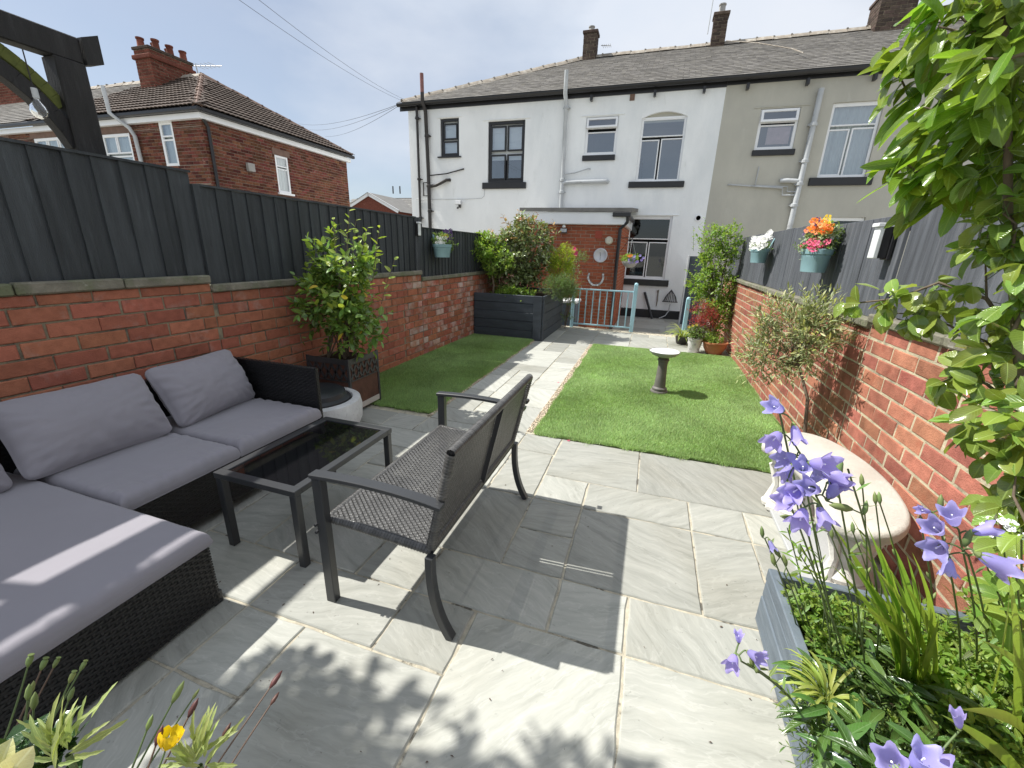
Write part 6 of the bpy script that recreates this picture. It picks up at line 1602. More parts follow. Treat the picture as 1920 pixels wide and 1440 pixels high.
# ---- climber and pots in the far right corner
cl = thing('climbing_shrub', 'tall loose leafy climber against the far end of the right brick wall', 'shrub', (1.0, 7.5, 0))
bush(cl, 108, [((.92, 7.6, 1.25), (.26, .26, .38)), ((1.0, 7.5, .85), (.27, .25, .35)), ((.78, 7.6, 1.05), (.18, .2, .25)), ((1.05, 7.4, .5), (.18, .2, .3)), ((.80, 7.6, 1.65), (.13, .15, .22)), ((1.08, 7.6, 1.65), (.13, .15, .25))], 760, 6, .055, L_oval, G_bright, twl=.15, npart=40, base=[(1.05, 7.5, 0), (1.1, 7.4, 0)], stem_r=.008, gap=(4, -.1), nstem=30, shell=.25, clip=lambda p: p[0] < 1.26)
for a, c in (((1300, 470), (1301, 425)), ((1318, 470), (1322, 408)), ((1350, 470), (1376, 420)), ((1338, 460), (1345, 415)), ((1300, 520), (1285, 505))):
    shoot(cl, [AY(*a, 7.6), AY(*c, 7.6)], 12, .05, L_oval, G_bright, M_stem, seed=sh, npart=0, stems='shoot'); sh += 1
ac = thing('acer', 'small acer with crimson leaves beside the white flower pot', 'shrub', (.83, 7.15, .1))
bush(ac, 109, [((.80, 7.15, .62), (.19, .15, .12)), ((.78, 7.1, .40), (.17, .15, .12)), ((.9, 7.1, .50), (.13, .13, .12))], 330, 6, .04, L_thin, G_red, twl=.09, base=[(.84, 7.15, .0)], nstem=10, shell=.1, gap=(5, -.1))
def strap(parent, n, c, r0, L0, width, m, seed, arch=1.2, name='leaf', npart=60, spreadz=1.0, dirbias=(0, 0)):
    """arching strap leaves from a crown"""
    rgn = random.Random(seed)
    for k in range(n):
        a = rgn.uniform(0, 2*PI); l = L0*rgn.uniform(.6, 1.15); o = Vector(c)+Vector((math.cos(a), math.sin(a), 0))*r0*rgn.random()
        h = Vector((math.cos(a)+dirbias[0], math.sin(a)+dirbias[1], 0)); el = rgn.uniform(.9, 1.5)*spreadz; V = []; F = []; m_ = 9; p = o.copy(); ang = el
        sd = h.cross(Vector((0, 0, 1))).normalized(); w_ = width*rgn.uniform(.7, 1.2)
        for i in range(m_+1):
            t = i/m_; ww = w_/2*(.55+.9*t*(1-t)*2)*(1 if t < .75 else max(.02, (1-t)/.25))
            up_ = Vector((0, 0, 1))*math.cos(ang)-h.normalized()*math.sin(ang)
            V += [tuple(p-sd*ww+up_*ww*.35), tuple(p), tuple(p+sd*ww+up_*ww*.35)]
            d = h.normalized()*math.cos(ang)+Vector((0, 0, 1))*math.sin(ang); p = p+d*l/m_; ang -= arch*rgn.uniform(.7, 1.3)/m_*(.5+t)
        for i in range(m_):
            b_ = 3*i; F += [(b_, b_+1, b_+4, b_+3), (b_+1, b_+2, b_+5, b_+4)]
        put(name, mesh(name, V, F, m, smooth=True), parent)
sp_ = thing('spider_plant', 'yellow green strappy grass plant arching over the step by the blue post', 'plant', (.55, 7.6, .05))
G_strap = leafmat('variegated_strap', (.36, .43, .10), .45, .25, .02, .4)
strap(sp_, 55, (.60, 7.55, .06), .03, .42, .014, G_strap, 6, arch=2.6)
tag(MB().lathe([(.07, 0), (.09, .02), (.11, .12), (.112, .13), (.09, .13), (.0001, .12)], (.60, 7.55, -.0), 20).put('plant_pot', M_brownblack, auto=40), 'low dark pot holding the strappy yellow green grass', 'pot')
wp = thing('flower_pot', 'white pot with small grey flower motifs near the far right wall', 'pot', (.73, 6.95, 0))
MB().lathe([(.075, .0), (.08, .005), (.098, .19), (.108, .195), (.112, .222), (.104, .225), (.097, .21), (.0001, .20)], (.745, 6.97, .0), 32).put('pot_body', mat('offwhite_pot', (.62, .61, .59), .5, .05, 6), wp, auto=40)
for k, (dx, dz) in enumerate(((0, .14), (-.055, .06), (.055, .06))):
    q = Vector((.745+dx, 6.97-.090-.08*dz+abs(dx)*.35, dz)); flower_head(wp, q, (dx*4, -1, .05), .016, M_potgrey, 5, 'motif', 0)
wpp = thing('potted_plant', 'leafy plant growing in the white pot with grey motifs', 'plant', (.745, 6.97, .2))
bush(wpp, 110, [((.74, 6.97, .30), (.12, .11, .09))], 110, 6, .035, L_small, G_mid, twl=.06, base=[(.745, 6.97, .2)], nstem=5, shell=.1)
for k in range(3): flower_head(wpp, (.62+.05*k, 6.9, .40+.02*k), (0, -1, .5), .02, G_yellow, 5, seed=k)
tp = thing('terracotta_pot', 'wide round terracotta pot in the corner of the lawn by the right wall', 'pot', (1.03, 6.93, 0))
MB().lathe([(.10, .0), (.105, .004), (.155, .09), (.168, .15), (.170, .165), (.182, .168), (.184, .192), (.172, .194), (.16, .17), (.0001, .165)], (1.035, 6.98, .0), 36).put('pot_body', mat('terracotta', (.42, .165, .075), .8, .15, 6, .1, 60), tp, auto=40)
tpp = thing('potted_plant', 'bright green leafy plant filling the terracotta pot', 'plant', (1.03, 6.98, .17))
bush(tpp, 111, [((1.0, 6.96, .215), (.15, .13, .06))], 240, 6, .022, L_small, G_bright, twl=.04, base=[(1.03, 6.98, .17)], nstem=4, shell=.1)

# ---- olive standard behind the stone bench
ol = thing('olive_tree', 'small standard olive tree with narrow grey green leaves behind the stone bench', 'tree', (1.13, 3.12, 0))
MB().tube([(1.135, 3.10, 0), (1.12, 3.12, .3), (1.09, 3.14, .55), (1.02, 3.2, .74)], [.015, .012, .011, .009], 10).put('trunk', M_bark, ol, smooth=True)
bush(ol, 112, [((.95, 3.22, .93), (.24, .26, .20)), ((.93, 3.22, 1.08), (.18, .2, .14)), ((.84, 3.3, .78), (.20, .2, .12)), ((1.04, 3.15, .95), (.15, .2, .2))], 430, 9, .050, L_thin, G_olive, twl=.15, up=.55, npart=120, base=[(1.02, 3.2, .74)], stem_r=.004, gap=(5, -.12), nstem=34, shell=.12, spread=.6, tipmat=G_olive_y, tipfrac=.5, clip=lambda p: p[0] < 1.20)
for a, c in (((1540, 590), (1547, 535)), ((1480, 600), (1440, 565)), ((1500, 600), (1510, 560)), ((1440, 650), (1400, 640)), ((1450, 700), (1410, 720)), ((1560, 600), (1580, 560))):
    shoot(ol, [AY(*a, 3.2), AY(*c, 3.15)], 14, .045, L_thin, G_olive, M_stem, r=.0015, seed=sh, npart=0, stems='shoot'); sh += 1

# ---- pear / espalier foliage along the right edge
pr_ = thing('pear_tree', 'espalier pear branches with glossy rounded leaves hanging over the right wall', 'tree', (1.15, 1.3, .2))
rgp = np.random.default_rng(31); brs = []
def br(pts, dist, r0=.006): 
    return [AD(p[0], p[1], dist+(p[2] if len(p) > 2 else 0)) for p in pts], r0
branches = [br([(1990, 1240), (1930, 900), (1905, 600), (1890, 400), (1890, 200), (1880, -60)], 1.66, .014),
            br([(1905, 640), (1850, 560), (1760, 530), (1680, 560), (1590, 570)], 1.85, .006), br([(1900, 760), (1850, 720), (1800, 700), (1760, 720)], 1.7, .005),
            br([(1895, 500), (1905, 420), (1880, 400)], 1.62, .004), br([(1920, 900), (1880, 830), (1830, 800), (1790, 840)], 1.6, .005),
            br([(1925, 980), (1900, 930), (1905, 890)], 1.55, .004), br([(1890, 300), (1850, 260), (1800, 200)], 1.7, .005), br([(1885, 150), (1850, 80), (1800, 30)], 1.7, .005), br([(1900, 620), (1930, 560), (1950, 450)], 1.6, .005),
            br([(1850, 560), (1848, 500), (1852, 440)], 1.75, .003), br([(1830, 640), (1780, 610), (1720, 590), (1650, 585)], 1.85, .004), br([(1900, 700), (1850, 640), (1800, 620)], 1.72, .004), br([(1960, 850), (1930, 780), (1880, 760)], 1.55, .004)]
tubes([(p, r0, r0*.4) for p, r0 in branches], 7).put('branches', M_bark, pr_, smooth=True)
O = []; D = []; Nn = []; S = []; pet = []
for p, r0 in branches:
    seg = sum((Vector(p[i+1])-Vector(p[i])).length for i in range(len(p)-1)); n = int(seg/.0165)
    if r0 > .01: n = int(n*1.5)
    for k in range(n):
        t = rgp.random()*(len(p)-1); i = min(int(t), len(p)-2); q = np.array(p[i].lerp(p[i+1], t-i)); d = norm(rgp.normal(size=3)+np.array([-.2, -.2, .3])); q2 = q+d*rgp.uniform(.02, .05 if r0 < .01 else .10)
        for m_ in range(int(rgp.integers(1, 4))):
            dl = norm(d*.5+rgp.normal(size=3)*.7+np.array([-.15, 0, -.5])); O.append(q2); D.append(dl); Nn.append(norm(np.array([-.55, -.15, .85])+rgp.normal(size=3)*.4)); S.append(rgp.uniform(.042, .076))
        pet.append(([q, q2], .0013, .001))
leaves(pr_, L_oval2, O, D, Nn, S, G_pear, 300, seed=3); tubes(pet, 3).put('petioles', M_stem, pr_, kind='stuff')

# ---- laurel overhanging at the top right
la = thing('laurel_tree', 'laurel branches with long glossy leaves hanging over the fence at the top right', 'tree', (1.4, 1.4, 1.2))
rgl = np.random.default_rng(77)
lb_ = [br([(2050, 120), (1930, 130), (1830, 180), (1740, 240), (1700, 290)], 1.75, .009), br([(2050, 60), (1930, 40), (1820, 90), (1740, 120), (1690, 90)], 1.8, .009), br([(2000, 180), (1900, 220), (1800, 280), (1730, 330), (1690, 300)], 1.7, .007),
       br([(1990, -60), (1880, -40), (1790, 10), (1740, 20)], 1.8, .008), br([(2000, 250), (1900, 300), (1820, 340), (1760, 360)], 1.75, .006), br([(1830, 180), (1760, 170), (1700, 170), (1680, 130)], 1.8, .005), br([(1900, 220), (1850, 190), (1790, 220), (1730, 200)], 1.62, .005),
       br([(1930, 40), (1870, 60), (1800, 60), (1760, 50)], 1.7, .005), br([(1800, 280), (1740, 290), (1700, 240)], 1.9, .004), br([(2000, 330), (1920, 350), (1860, 340), (1800, 330)], 1.85, .005), br([(1960, 90), (1890, 110), (1840, 110)], 1.55, .005)]
tubes([(p, r0, r0*.4) for p, r0 in lb_], 7).put('branches', M_bark, la, smooth=True)
O = []; D = []; Nn = []; S = []
imgdown = -CU*.55-CR*.75
for p, r0 in lb_:
    seg = sum((Vector(p[i+1])-Vector(p[i])).length for i in range(len(p)-1)); n = int(seg/.0088)
    for k in range(n):
        t = (rgl.random()**.8)*(len(p)-1); i = min(int(t), len(p)-2); q = np.array(p[i].lerp(p[i+1], t-i))+rgl.normal(size=3)*.014
        dl = norm(imgdown*.95+rgl.normal(size=3)*.42+np.array([-.1, 0, -.10])); O.append(q); D.append(dl); Nn.append(norm(np.array([-.45, -.35, .8])+rgl.normal(size=3)*.38)); S.append(rgl.uniform(.075, .135))
leaves(la, L_laurel, O, D, Nn, S, G_laurel, 300, seed=5)
leaves(la, L_laurel, O[::37], D[::41][:len(O[::37])], Nn[::37], S[::37][:len(D[::41])], G_yellow, 0, stuff='yellow_leaves') if False else None
# more, deeper foliage behind (kept short of the fence)
bush(la, 113, [((1.02, 1.55, 2.12), (.25, .3, .25)), ((1.15, 1.25, 2.0), (.25, .3, .35)), ((1.12, 1.75, 2.3), (.25, .3, .25))], 100, 6, .14, L_laurel, G_laurel, twl=.15, base=[(1.5, 1.3, 1.4)], stem_r=.012, nstem=8, shell=.2, droop=.4)

# =================================================================== FOREGROUND FLOWER BED (right)
def bell(parent, p, axis, size, m=G_violet, seed=0, open_=1.0, name='flower'):
    """five-lobed bell with flared pointed tips and a green calyx"""
    a = Vector(axis).normalized(); s = a.cross(Vector((.1, .3, 1))).normalized(); c = a.cross(s); n = 30; rgx = random.Random(seed)
    rows = [(.0, .10, 0), (.10, .26, 0), (.25, .36, 0), (.45, .43, .02), (.70, .50, .06), (.95, .57, .18), (1.12, .66, .36), (1.20, .78, .50)]
    V = []; F = []
    for i, (t, r_, lobe) in enumerate(rows):
        for k in range(n):
            th = 2*PI*k/n; cc = math.cos(5*th); f = 1+lobe*.32*cc*open_; zz = t+lobe*.55*(cc-1)*.62+.0
            rr = (r_*(.6+.4*open_))*f*.92*(1+.03*math.sin(th*3+seed))
            V.append(tuple(Vector(p)+(s*math.cos(th)+c*math.sin(th))*rr*size*.62+a*zz*size*.82))
    for i in range(len(rows)-1):
        for k in range(n): F.append((i*n+k, i*n+(k+1) % n, (i+1)*n+(k+1) % n, (i+1)*n+k))
    f_ = put(name, mesh(name, V, F, m, smooth=True), parent)
    cv = MB(); cv.tube([Vector(p)-a*size*.14, Vector(p)-a*size*.02, Vector(p)+a*size*.06], [size*.03, size*.11, size*.09], 8)
    for k in range(5):
        th = 2*PI*(k+.5)/5; d = s*math.cos(th)+c*math.sin(th); b0 = Vector(p)+d*size*.08; e = Vector(p)+d*size*.26+a*size*.24; sd = a.cross(d)*size*.035; cv.add([b0+sd, b0-sd, e], [(0, 1, 2)])
    cv.put('calyx', G_bud, f_); 
    sg = MB(); sg.tube([Vector(p)+a*size*.1, Vector(p)+a*size*.62], [size*.018, size*.03], 6); sg.put('stigma', M_upvc, f_)
    return f_
def budf(parent, p, axis, size, m=G_bud, name='bud'):
    a = Vector(axis).normalized(); return MB().tube([Vector(p), Vector(p)+a*size*.3, Vector(p)+a*size*.7, Vector(p)+a*size], [size*.06, size*.17, size*.14, size*.02], 8).put(name, m, parent, smooth=True)
def stemline(p, q, bend, n=8):
    p, q = Vector(p), Vector(q); m_ = (p+q)/2+Vector(bend); return arc(p, m_, q, n)
def bellflower(label, stems, flowers, buds=(), seed=0, leafy=True):
    t = thing('bellflower', label, 'flower', stems[0][0]); rgx = random.Random(seed); ln = []; O = []; D = []; Nn = []; S = []
    for (b0, tp_, bend) in stems:
        pts = stemline(b0, tp_, bend); ln.append((pts, .0028, .0016))
        for k in range(14):
            u = rgx.random(); i = min(int(u*8), 7); q = pts[i].lerp(pts[i+1], u*8-i); a = rgx.uniform(0, 6.3)
            O.append(q); D.append((math.cos(a), math.sin(a), .9)); Nn.append((rgx.uniform(-.5, .5), rgx.uniform(-.5, .5), 1)); S.append(rgx.uniform(.022, .045)*(1.3-u*.6))
    for k, (px, py, d, ax, sz, op) in enumerate(flowers):
        sz = sz*.66; q = AD(px, py, d); bell(t, q, ax, sz, seed=seed+k, open_=op)
        best = min((p for l in ln for p in l[0]), key=lambda p: (Vector(p)-q).length + max(0, p[2]-q.z)*2); ln.append((arc(best, (Vector(best)+q)/2+Vector((0, 0, .01)), q-Vector(ax).normalized()*sz*.13, 4), .0014, .0012))
    for k, (px, py, d, ax, sz) in enumerate(buds):
        q = AD(px, py, d); budf(t, q, ax, sz); best = min((p for l in ln for p in l[0]), key=lambda p: (Vector(p)-q).length); ln.append(([best, q], .0012, .001))
    tubes(ln, 6).put('stems', M_stem, t, smooth=True); leaves(t, L_thin, O, D, Nn, S, G_mid, 0, stuff='stem_leaves', seed=seed)
    return t
# camera-facing helper axes for the blossoms (left/up in the photograph)
def cax(x, y, z=.0): v = CR*x+CU*y-_f*z; return tuple(v)
base1 = [AZ(x_, y_, .20) for x_, y_ in ((1600, 1270), (1580, 1250), (1625, 1280), (1560, 1240), (1640, 1250), (1600, 1220))]
tops1 = [AD(1462, 775, .80), AD(1500, 850, .82), AD(1560, 860, .85), AD(1470, 920, .80), AD(1590, 880, .86), AD(1530, 930, .84)]
F1 = [(1468, 770, .80, cax(-.9, .35, .3), .050, 1), (1488, 796, .80, cax(.1, -1, .25), .052, .55), (1462, 812, .79, cax(-.8, -.5, .5), .054, 1), (1490, 855, .81, cax(-.9, -.1, .3), .055, .8), (1486, 872, .83, cax(-.6, -.6, .2), .050, .8),
      (1520, 868, .80, cax(.2, .1, 1), .060, 1), (1542, 880, .82, cax(.7, -.5, .3), .054, .9), (1500, 915, .79, cax(-.7, -.1, .5), .058, .9), (1535, 920, .80, cax(-.75, .25, .3), .056, .9), (1490, 938, .80, cax(-.8, .1, .4), .055, 1), (1508, 955, .79, cax(-.6, -.5, .5), .056, 1),
      (1520, 905, .84, cax(.1, .6, .5), .048, .7), (1552, 935, .83, cax(.3, .7, .2), .046, 1), (1535, 950, .79, cax(.0, -.8, .6), .050, .9), (1555, 905, .83, cax(.9, .1, .3), .046, .8), (1505, 885, .82, cax(-.4, .5, .6), .050, .9)]
B1 = [(1598, 955, .82, cax(-1, .2, 0), .035), (1570, 895, .84, cax(.2, 1, 0), .032), (1560, 920, .84, cax(.1, 1, 0), .036), (1500, 975, .82, cax(-1, .2, 0), .032), (1620, 965, .84, cax(.2, 1, 0), .022)]
bellflower('tall bellflower with the largest cluster of violet blue bells, in front of the stone bench', [(base1[i], tops1[i], (.02*(i-2), .01, .04)) for i in range(6)], F1, B1, 3)
base2 = [AZ(x_, y_, .20) for x_, y_ in ((1830, 1262), (1800, 1270), (1850, 1250))]
tops2 = [AD(1800, 1010, .98), AD(1765, 1000, .98), AD(1815, 1040, .97)]
F2 = [(1790, 985, .96, cax(-.5, .8, .3), .056, .9), (1770, 1020, .95, cax(-.9, -.1, .4), .060, 1), (1765, 1000, .97, cax(-.8, .5, .3), .056, .9), (1822, 1000, .97, cax(.8, .3, .2), .050, .7), (1835, 1040, .94, cax(.85, -.45, .3), .066, .9), (1778, 1045, .98, cax(-.2, -1, .2), .046, .8), (1745, 960, 1.0, cax(-.9, .2, .1), .04, .15)]
bellflower('bellflower cluster of violet bells near the right edge against the brick wall', [(base2[i], tops2[i], (.01, .0, .03)) for i in range(3)], F2, [(1762, 955, 1.0, cax(.1, 1, 0), .025), (1808, 1025, .96, cax(.1, .9, .2), .03)], 23)
base3 = [AZ(1500, 1330, .22), AZ(1490, 1320, .22)]
bellflower('small pale bellflower sprig leaning out over the bed edge above the paving', [(base3[0], AD(1390, 1240, .92), (-.01, 0, .03)), (base3[1], AD(1412, 1250, .93), (0, 0, .02))], [(1378, 1228, .92, cax(-.6, -.3, .7), .046, 1), (1402, 1222, .92, cax(.3, .1, .9), .044, 1), (1385, 1205, .94, cax(-.1, 1, .2), .034, .6), (1415, 1228, .93, cax(1, .1, .2), .03, .5)], [(1410, 1250, .93, cax(-.1, 1, 0), .02), (1418, 1262, .93, cax(.2, 1, 0), .018)], 41)
base4 = [AZ(1730, 1560, .20), AZ(1690, 1560, .20)]
bellflower('bellflowers with pale violet petals at the very bottom edge of the photo', [(base4[0], AD(1710, 1450, .78), (0, 0, .02)), (base4[1], AD(1680, 1460, .78), (0, 0, .02))], [(1680, 1440, .78, cax(-.6, .7, .4), .052, 1), (1712, 1438, .78, cax(.1, .9, .5), .054, 1), (1735, 1445, .79, cax(.9, .4, .2), .05, .8), (1798, 1366, .9, cax(-.2, 1, .1), .042, .15)], (), 51)
base5 = [AZ(1495, 1180, .22), AZ(1508, 1175, .22)]
bellflower('thin bellflower stem with one small lilac bud at the far corner of the bed', [(base5[0], AD(1434, 1010, 1.30), (0, 0, .03)), (base5[1], AD(1470, 1075, 1.3), (0, 0, .02)), (AZ(1520, 1180, .22), AD(1462, 1040, 1.3), (0, 0, .02))], [(1442, 1012, 1.28, cax(.2, -.9, .4), .046, .35)], [(1430, 1008, 1.3, cax(-.1, 1, 0), .03), (1462, 1045, 1.3, cax(-.5, .9, 0), .035), (1475, 1060, 1.3, cax(-.3, .9, 0), .03), (1452, 1060, 1.3, cax(-.2, .9, 0), .035)], 61)
# wiry seed stems
ss = thing('seed_stem', 'thin wiry stems with small buds rising in front of the stone bench seat', 'plant', AZ(1680, 1200, .2)); ln = []
for (bx_, by_, tx_, ty_, d) in ((1610, 1230, 1617, 912, .95), (1640, 1200, 1642, 945, 1.0), (1700, 1210, 1650, 945, 1.0), (1740, 1250, 1728, 990, 1.0), (1560, 1200, 1500, 1040, 1.1), (1600, 1210, 1560, 1010, 1.05), (1540, 1190, 1530, 1000, 1.1), (1650, 1230, 1600, 1000, 1.05)):
    p, q = AZ(bx_, by_, .2), AD(tx_, ty_, d); pts = stemline(p, q, (.02, .0, .03)); ln.append((pts, .0022, .0012)); budf(ss, q, cax(-.1, 1, 0), .022)
    for k in (5, 6): budf(ss, pts[k], cax(.5 if k % 2 else -.5, .9, 0), .018)
tubes(ln, 5).put('stems', M_stem, ss, smooth=True)
# sword leaves
def sword(parent, p, q, bend, w_, m=G_sword, n=12, twist=.4, seed=0):
    pts = arc(p, (Vector(p)+Vector(q))/2+Vector(bend), q, n); V = []; F = []; rgx = random.Random(seed); tw0 = rgx.uniform(-.5, .5)
    for i, p_ in enumerate(pts):
        t = i/n; d = (pts[min(i+1, n)]-pts[max(i-1, 0)]).normalized(); sd = d.cross(Vector((_f[0], _f[1], _f[2]))).normalized(); nn = d.cross(sd)
        sd = sd*math.cos(tw0+twist*t)+nn*math.sin(tw0+twist*t); nn = d.cross(sd); ww = w_/2*(.75+.5*t*(1-t))*(1 if t < .6 else max(.01, 1-((t-.6)/.4)**1.6))
        V += [tuple(p_-sd*ww+nn*ww*.25), tuple(p_), tuple(p_+sd*ww+nn*ww*.25)]
    for i in range(n): b_ = 3*i; F += [(b_, b_+1, b_+4, b_+3), (b_+1, b_+2, b_+5, b_+4)]
    put('leaf', mesh('leaf', V, F, m, smooth=True), parent)
iris = thing('iris_plant', 'clump of tall light green sword shaped leaves in the middle of the flower bed', 'plant', AZ(1730, 1290, .2)); rgx = random.Random(8)
for k, (tx_, ty_, dz) in enumerate([(1592, 960, .0), (1560, 985, 0), (1600, 1010, 0), (1625, 985, 0), (1645, 1020, 0), (1660, 1055, 0), (1590, 1040, 0), (1700, 1040, 0), (1710, 1035, .0), (1690, 1090, 0), (1610, 1075, 0), (1575, 1030, 0), (1655, 1110, 0), (1640, 1065, 0), (1735, 1120, 0), (1680, 1120, 0), (1620, 1110, 0), (1560, 1060, 0), (1668, 1010, 0), (1720, 1085, 0), (1600, 1130, 0), (1760, 1150, 0), (1580, 1100, 0), (1650, 1080, 0)]):
    p = AZ(1715+rgx.uniform(-35, 40), 1285+rgx.uniform(-30, 25), .2); sword(iris, p, AD(tx_, ty_, 1.18+rgx.uniform(-.08, .08)), (.02, .0, .06), rgx.uniform(.016, .026), seed=k)
for k, (bx_, by_, tx_, ty_, d) in enumerate(((1880, 1290, 1905, 990, 1.1), (1900, 1400, 1890, 1070, .95), (1935, 1500, 1765, 1340, .85), (1930, 1390, 1800, 1330, .9), (1960, 1330, 1840, 1200, 1.0), (1850, 1330, 1895, 1080, 1.0))):
    sword(iris, AZ(bx_, by_, .22), AD(tx_, ty_, d), (0, 0, .06), .022, seed=30+k)
# dark lance-leaved rosettes
lan = thing('lance_leaved_plant', 'dark green plant with long shiny lance shaped leaves at the front of the flower bed', 'plant', AZ(1640, 1300, .2)); rgn = np.random.default_rng(19)
O = []; D = []; Nn = []; S = []
for (cx_, cy_, h_, n) in ((1640, 1215, .30, 20), (1600, 1290, .30, 18), (1680, 1300, .32, 18), (1620, 1380, .34, 18), (1540, 1330, .30, 14), (1700, 1400, .34, 16), (1760, 1330, .32, 14), (1560, 1420, .34, 14), (1650, 1450, .36, 14), (1800, 1420, .36, 14), (1520, 1260, .28, 10), (1740, 1440, .38, 12), (1860, 1350, .34, 12), (1590, 1190, .28, 10)):
    c = AZ(cx_, cy_, h_)
    for k in range(n):
        a = rgn.uniform(0, 6.28); el = rgn.uniform(-.35, .75); O.append(np.array(c)+rgn.normal(size=3)*.018+[0, 0, rgn.uniform(-.05, .03)]); D.append((math.cos(a), math.sin(a), el)); Nn.append((rgn.normal()*.25, rgn.normal()*.25, 1)); S.append(rgn.uniform(.055, .115))
leaves(lan, L_lance, O, D, Nn, S, G_lance, 300, seed=9)
tubes([([Vector(tuple(O[i]))-Vector((0, 0, .12)), Vector(tuple(O[i]))], .003, .002) for i in range(0, len(O), 9)], 5).put('stems', M_stem, lan, smooth=True)
# low leafy filling: mint, sprigs, bright leaves at the right edge
mint = thing('mint_plant', 'fresh green small leaved herb at the far end of the flower bed', 'plant', AZ(1560, 1180, .2))
bx = lambda px, py, z: tuple(AZ(px, py, z))
bush(mint, 120, [(bx(1530, 1150, .25), (.07, .09, .05)), (bx(1600, 1170, .25), (.09, .09, .05)), (bx(1570, 1230, .24), (.08, .08, .05))], 260, 6, .026, L_small, G_bright, twl=.05, base=[bx(1570, 1180, .2)], nstem=4, shell=.1, npart=80, stem_m=M_stem)
fil = thing('leafy_ground_cover', 'tangle of mid green small leaves filling the right side of the flower bed', 'plant', AZ(1800, 1280, .2))
bush(fil, 121, [(bx(1800, 1230, .25), (.14, .12, .06)), (bx(1850, 1300, .26), (.16, .14, .07)), (bx(1900, 1420, .28), (.16, .14, .08)), (bx(1780, 1380, .24), (.12, .12, .05)), (bx(1700, 1230, .22), (.1, .1, .05)), (bx(1900, 1180, .30), (.1, .12, .1))], 800, 6, .030, L_oval, G_bright, twl=.06, base=[bx(1800, 1280, .2)], nstem=5, shell=.1, npart=200, stem_m=M_stem)
bush(fil, 122, [(bx(1640, 1330, .23), (.2, .22, .05)), (bx(1560, 1400, .23), (.1, .2, .05)), (bx(1750, 1500, .24), (.2, .2, .06))], 600, 6, .028, L_thin, G_mid, twl=.06, base=[bx(1700, 1380, .2)], nstem=5, shell=.1, stem_m=M_stem)
rgt = thing('broad_leaved_plant', 'lime green plant with broad rounded leaves at the right edge below the pear leaves', 'plant', AZ(1900, 1230, .2))
for k, (x_, y_, d, nl) in enumerate(((1880, 1010, 1.25, 12), (1915, 990, 1.2, 12), (1850, 1060, 1.3, 10), (1905, 1080, 1.15, 12), (1930, 1120, 1.1, 10), (1870, 1110, 1.25, 9), (1820, 1120, 1.35, 8))):
    p, q = AZ(1890+k*6, 1290, .22), AD(x_, y_, d); shoot(rgt, stemline(p, q, (.01, 0, .02), 5), nl, .062, L_oval2, G_bright, M_stem, seed=400+k, npart=12, stems='stem')
rgx = random.Random(2)
for k in range(9): flower_head(rgt, AD(1880+rgx.uniform(-35, 45), 985+rgx.uniform(-18, 25), 1.22), cax(rgx.uniform(-.5, .5), .8, .5), .008, M_upvc, 5, 'blossom', seed=k)
spr = thing('upright_sprig', 'fresh green upright leafy sprig standing at the corner of the flower bed', 'plant', AZ(1512, 1140, .22))
shoot(spr, stemline(AZ(1512, 1135, .22), AD(1476, 990, 1.55), (0, 0, .02), 6), 26, .045, L_thin, G_bright, M_stem, seed=500, npart=26, pair=2)
shoot(spr, stemline(AZ(1545, 1120, .22), AD(1500, 1020, 1.5), (0, 0, .02), 6), 18, .04, L_thin, G_bright, M_stem, seed=501, npart=20)
grs = thing('variegated_grass', 'yellow green arching grass tuft hanging over the bed edge', 'plant', AZ(1540, 1310, .22))
strap(grs, 46, AZ(1545, 1318, .25), .015, .17, .009, G_strap, 16, arch=3.0, dirbias=(-.7, .2))

# =================================================================== POPPIES bottom left, in a trough on a low wall below the frame
tro = thing('planting_trough', 'small dark trough just below the bottom left edge holding the poppies', 'trough', (-.62, .18, 0))
TX0, TX1, TY0, TY1, TZ = -1.02, -.36, -.10, .17, .70
b = MB(); b.box((TX0, TY0, .0), (TX1, TY0+.025, TZ), .004); b.box((TX0, TY1-.025, .0), (TX1, TY1, TZ), .004); b.box((TX0, TY0+.026, .0), (TX0+.025, TY1-.026, TZ), .004); b.box((TX1-.025, TY0+.026, 0), (TX1, TY1-.026, TZ), .004)
b.put('trough_sides', M_bedpaint, tro); MB().box((TX0+.026, TY0+.026, .3), (TX1-.026, TY1-.026, TZ-.04)).put('soil', M_soil, tro)
M_dry = mat('dry_stem', (.13, .085, .06), .7, .2, 20); M_pod = leafmat('seed_pod', (.20, .26, .08), .5, .2, .02, .1); M_podr = leafmat('brown_pod', (.12, .05, .04), .5, .2, .02, .1)
def poppy_pod(parent, q, sz, m, ax=(0, 0, 1)):
    a = Vector(ax).normalized(); o = MB().tube([q, q+a*sz*.35, q+a*sz*.8, q+a*sz], [sz*.10, sz*.24, sz*.26, sz*.14], 10).put('seed_head', m, parent, smooth=True)
    MB().tube([q+a*sz, q+a*sz*1.08, q+a*sz*1.14], [sz*.12, sz*.25, sz*.22], 8).put('seed_cap', m, o); return o
pop = thing('poppy_plant', 'poppy with one yellow bloom and brown seed heads at the bottom left', 'flower', (-.62, .10, .66))
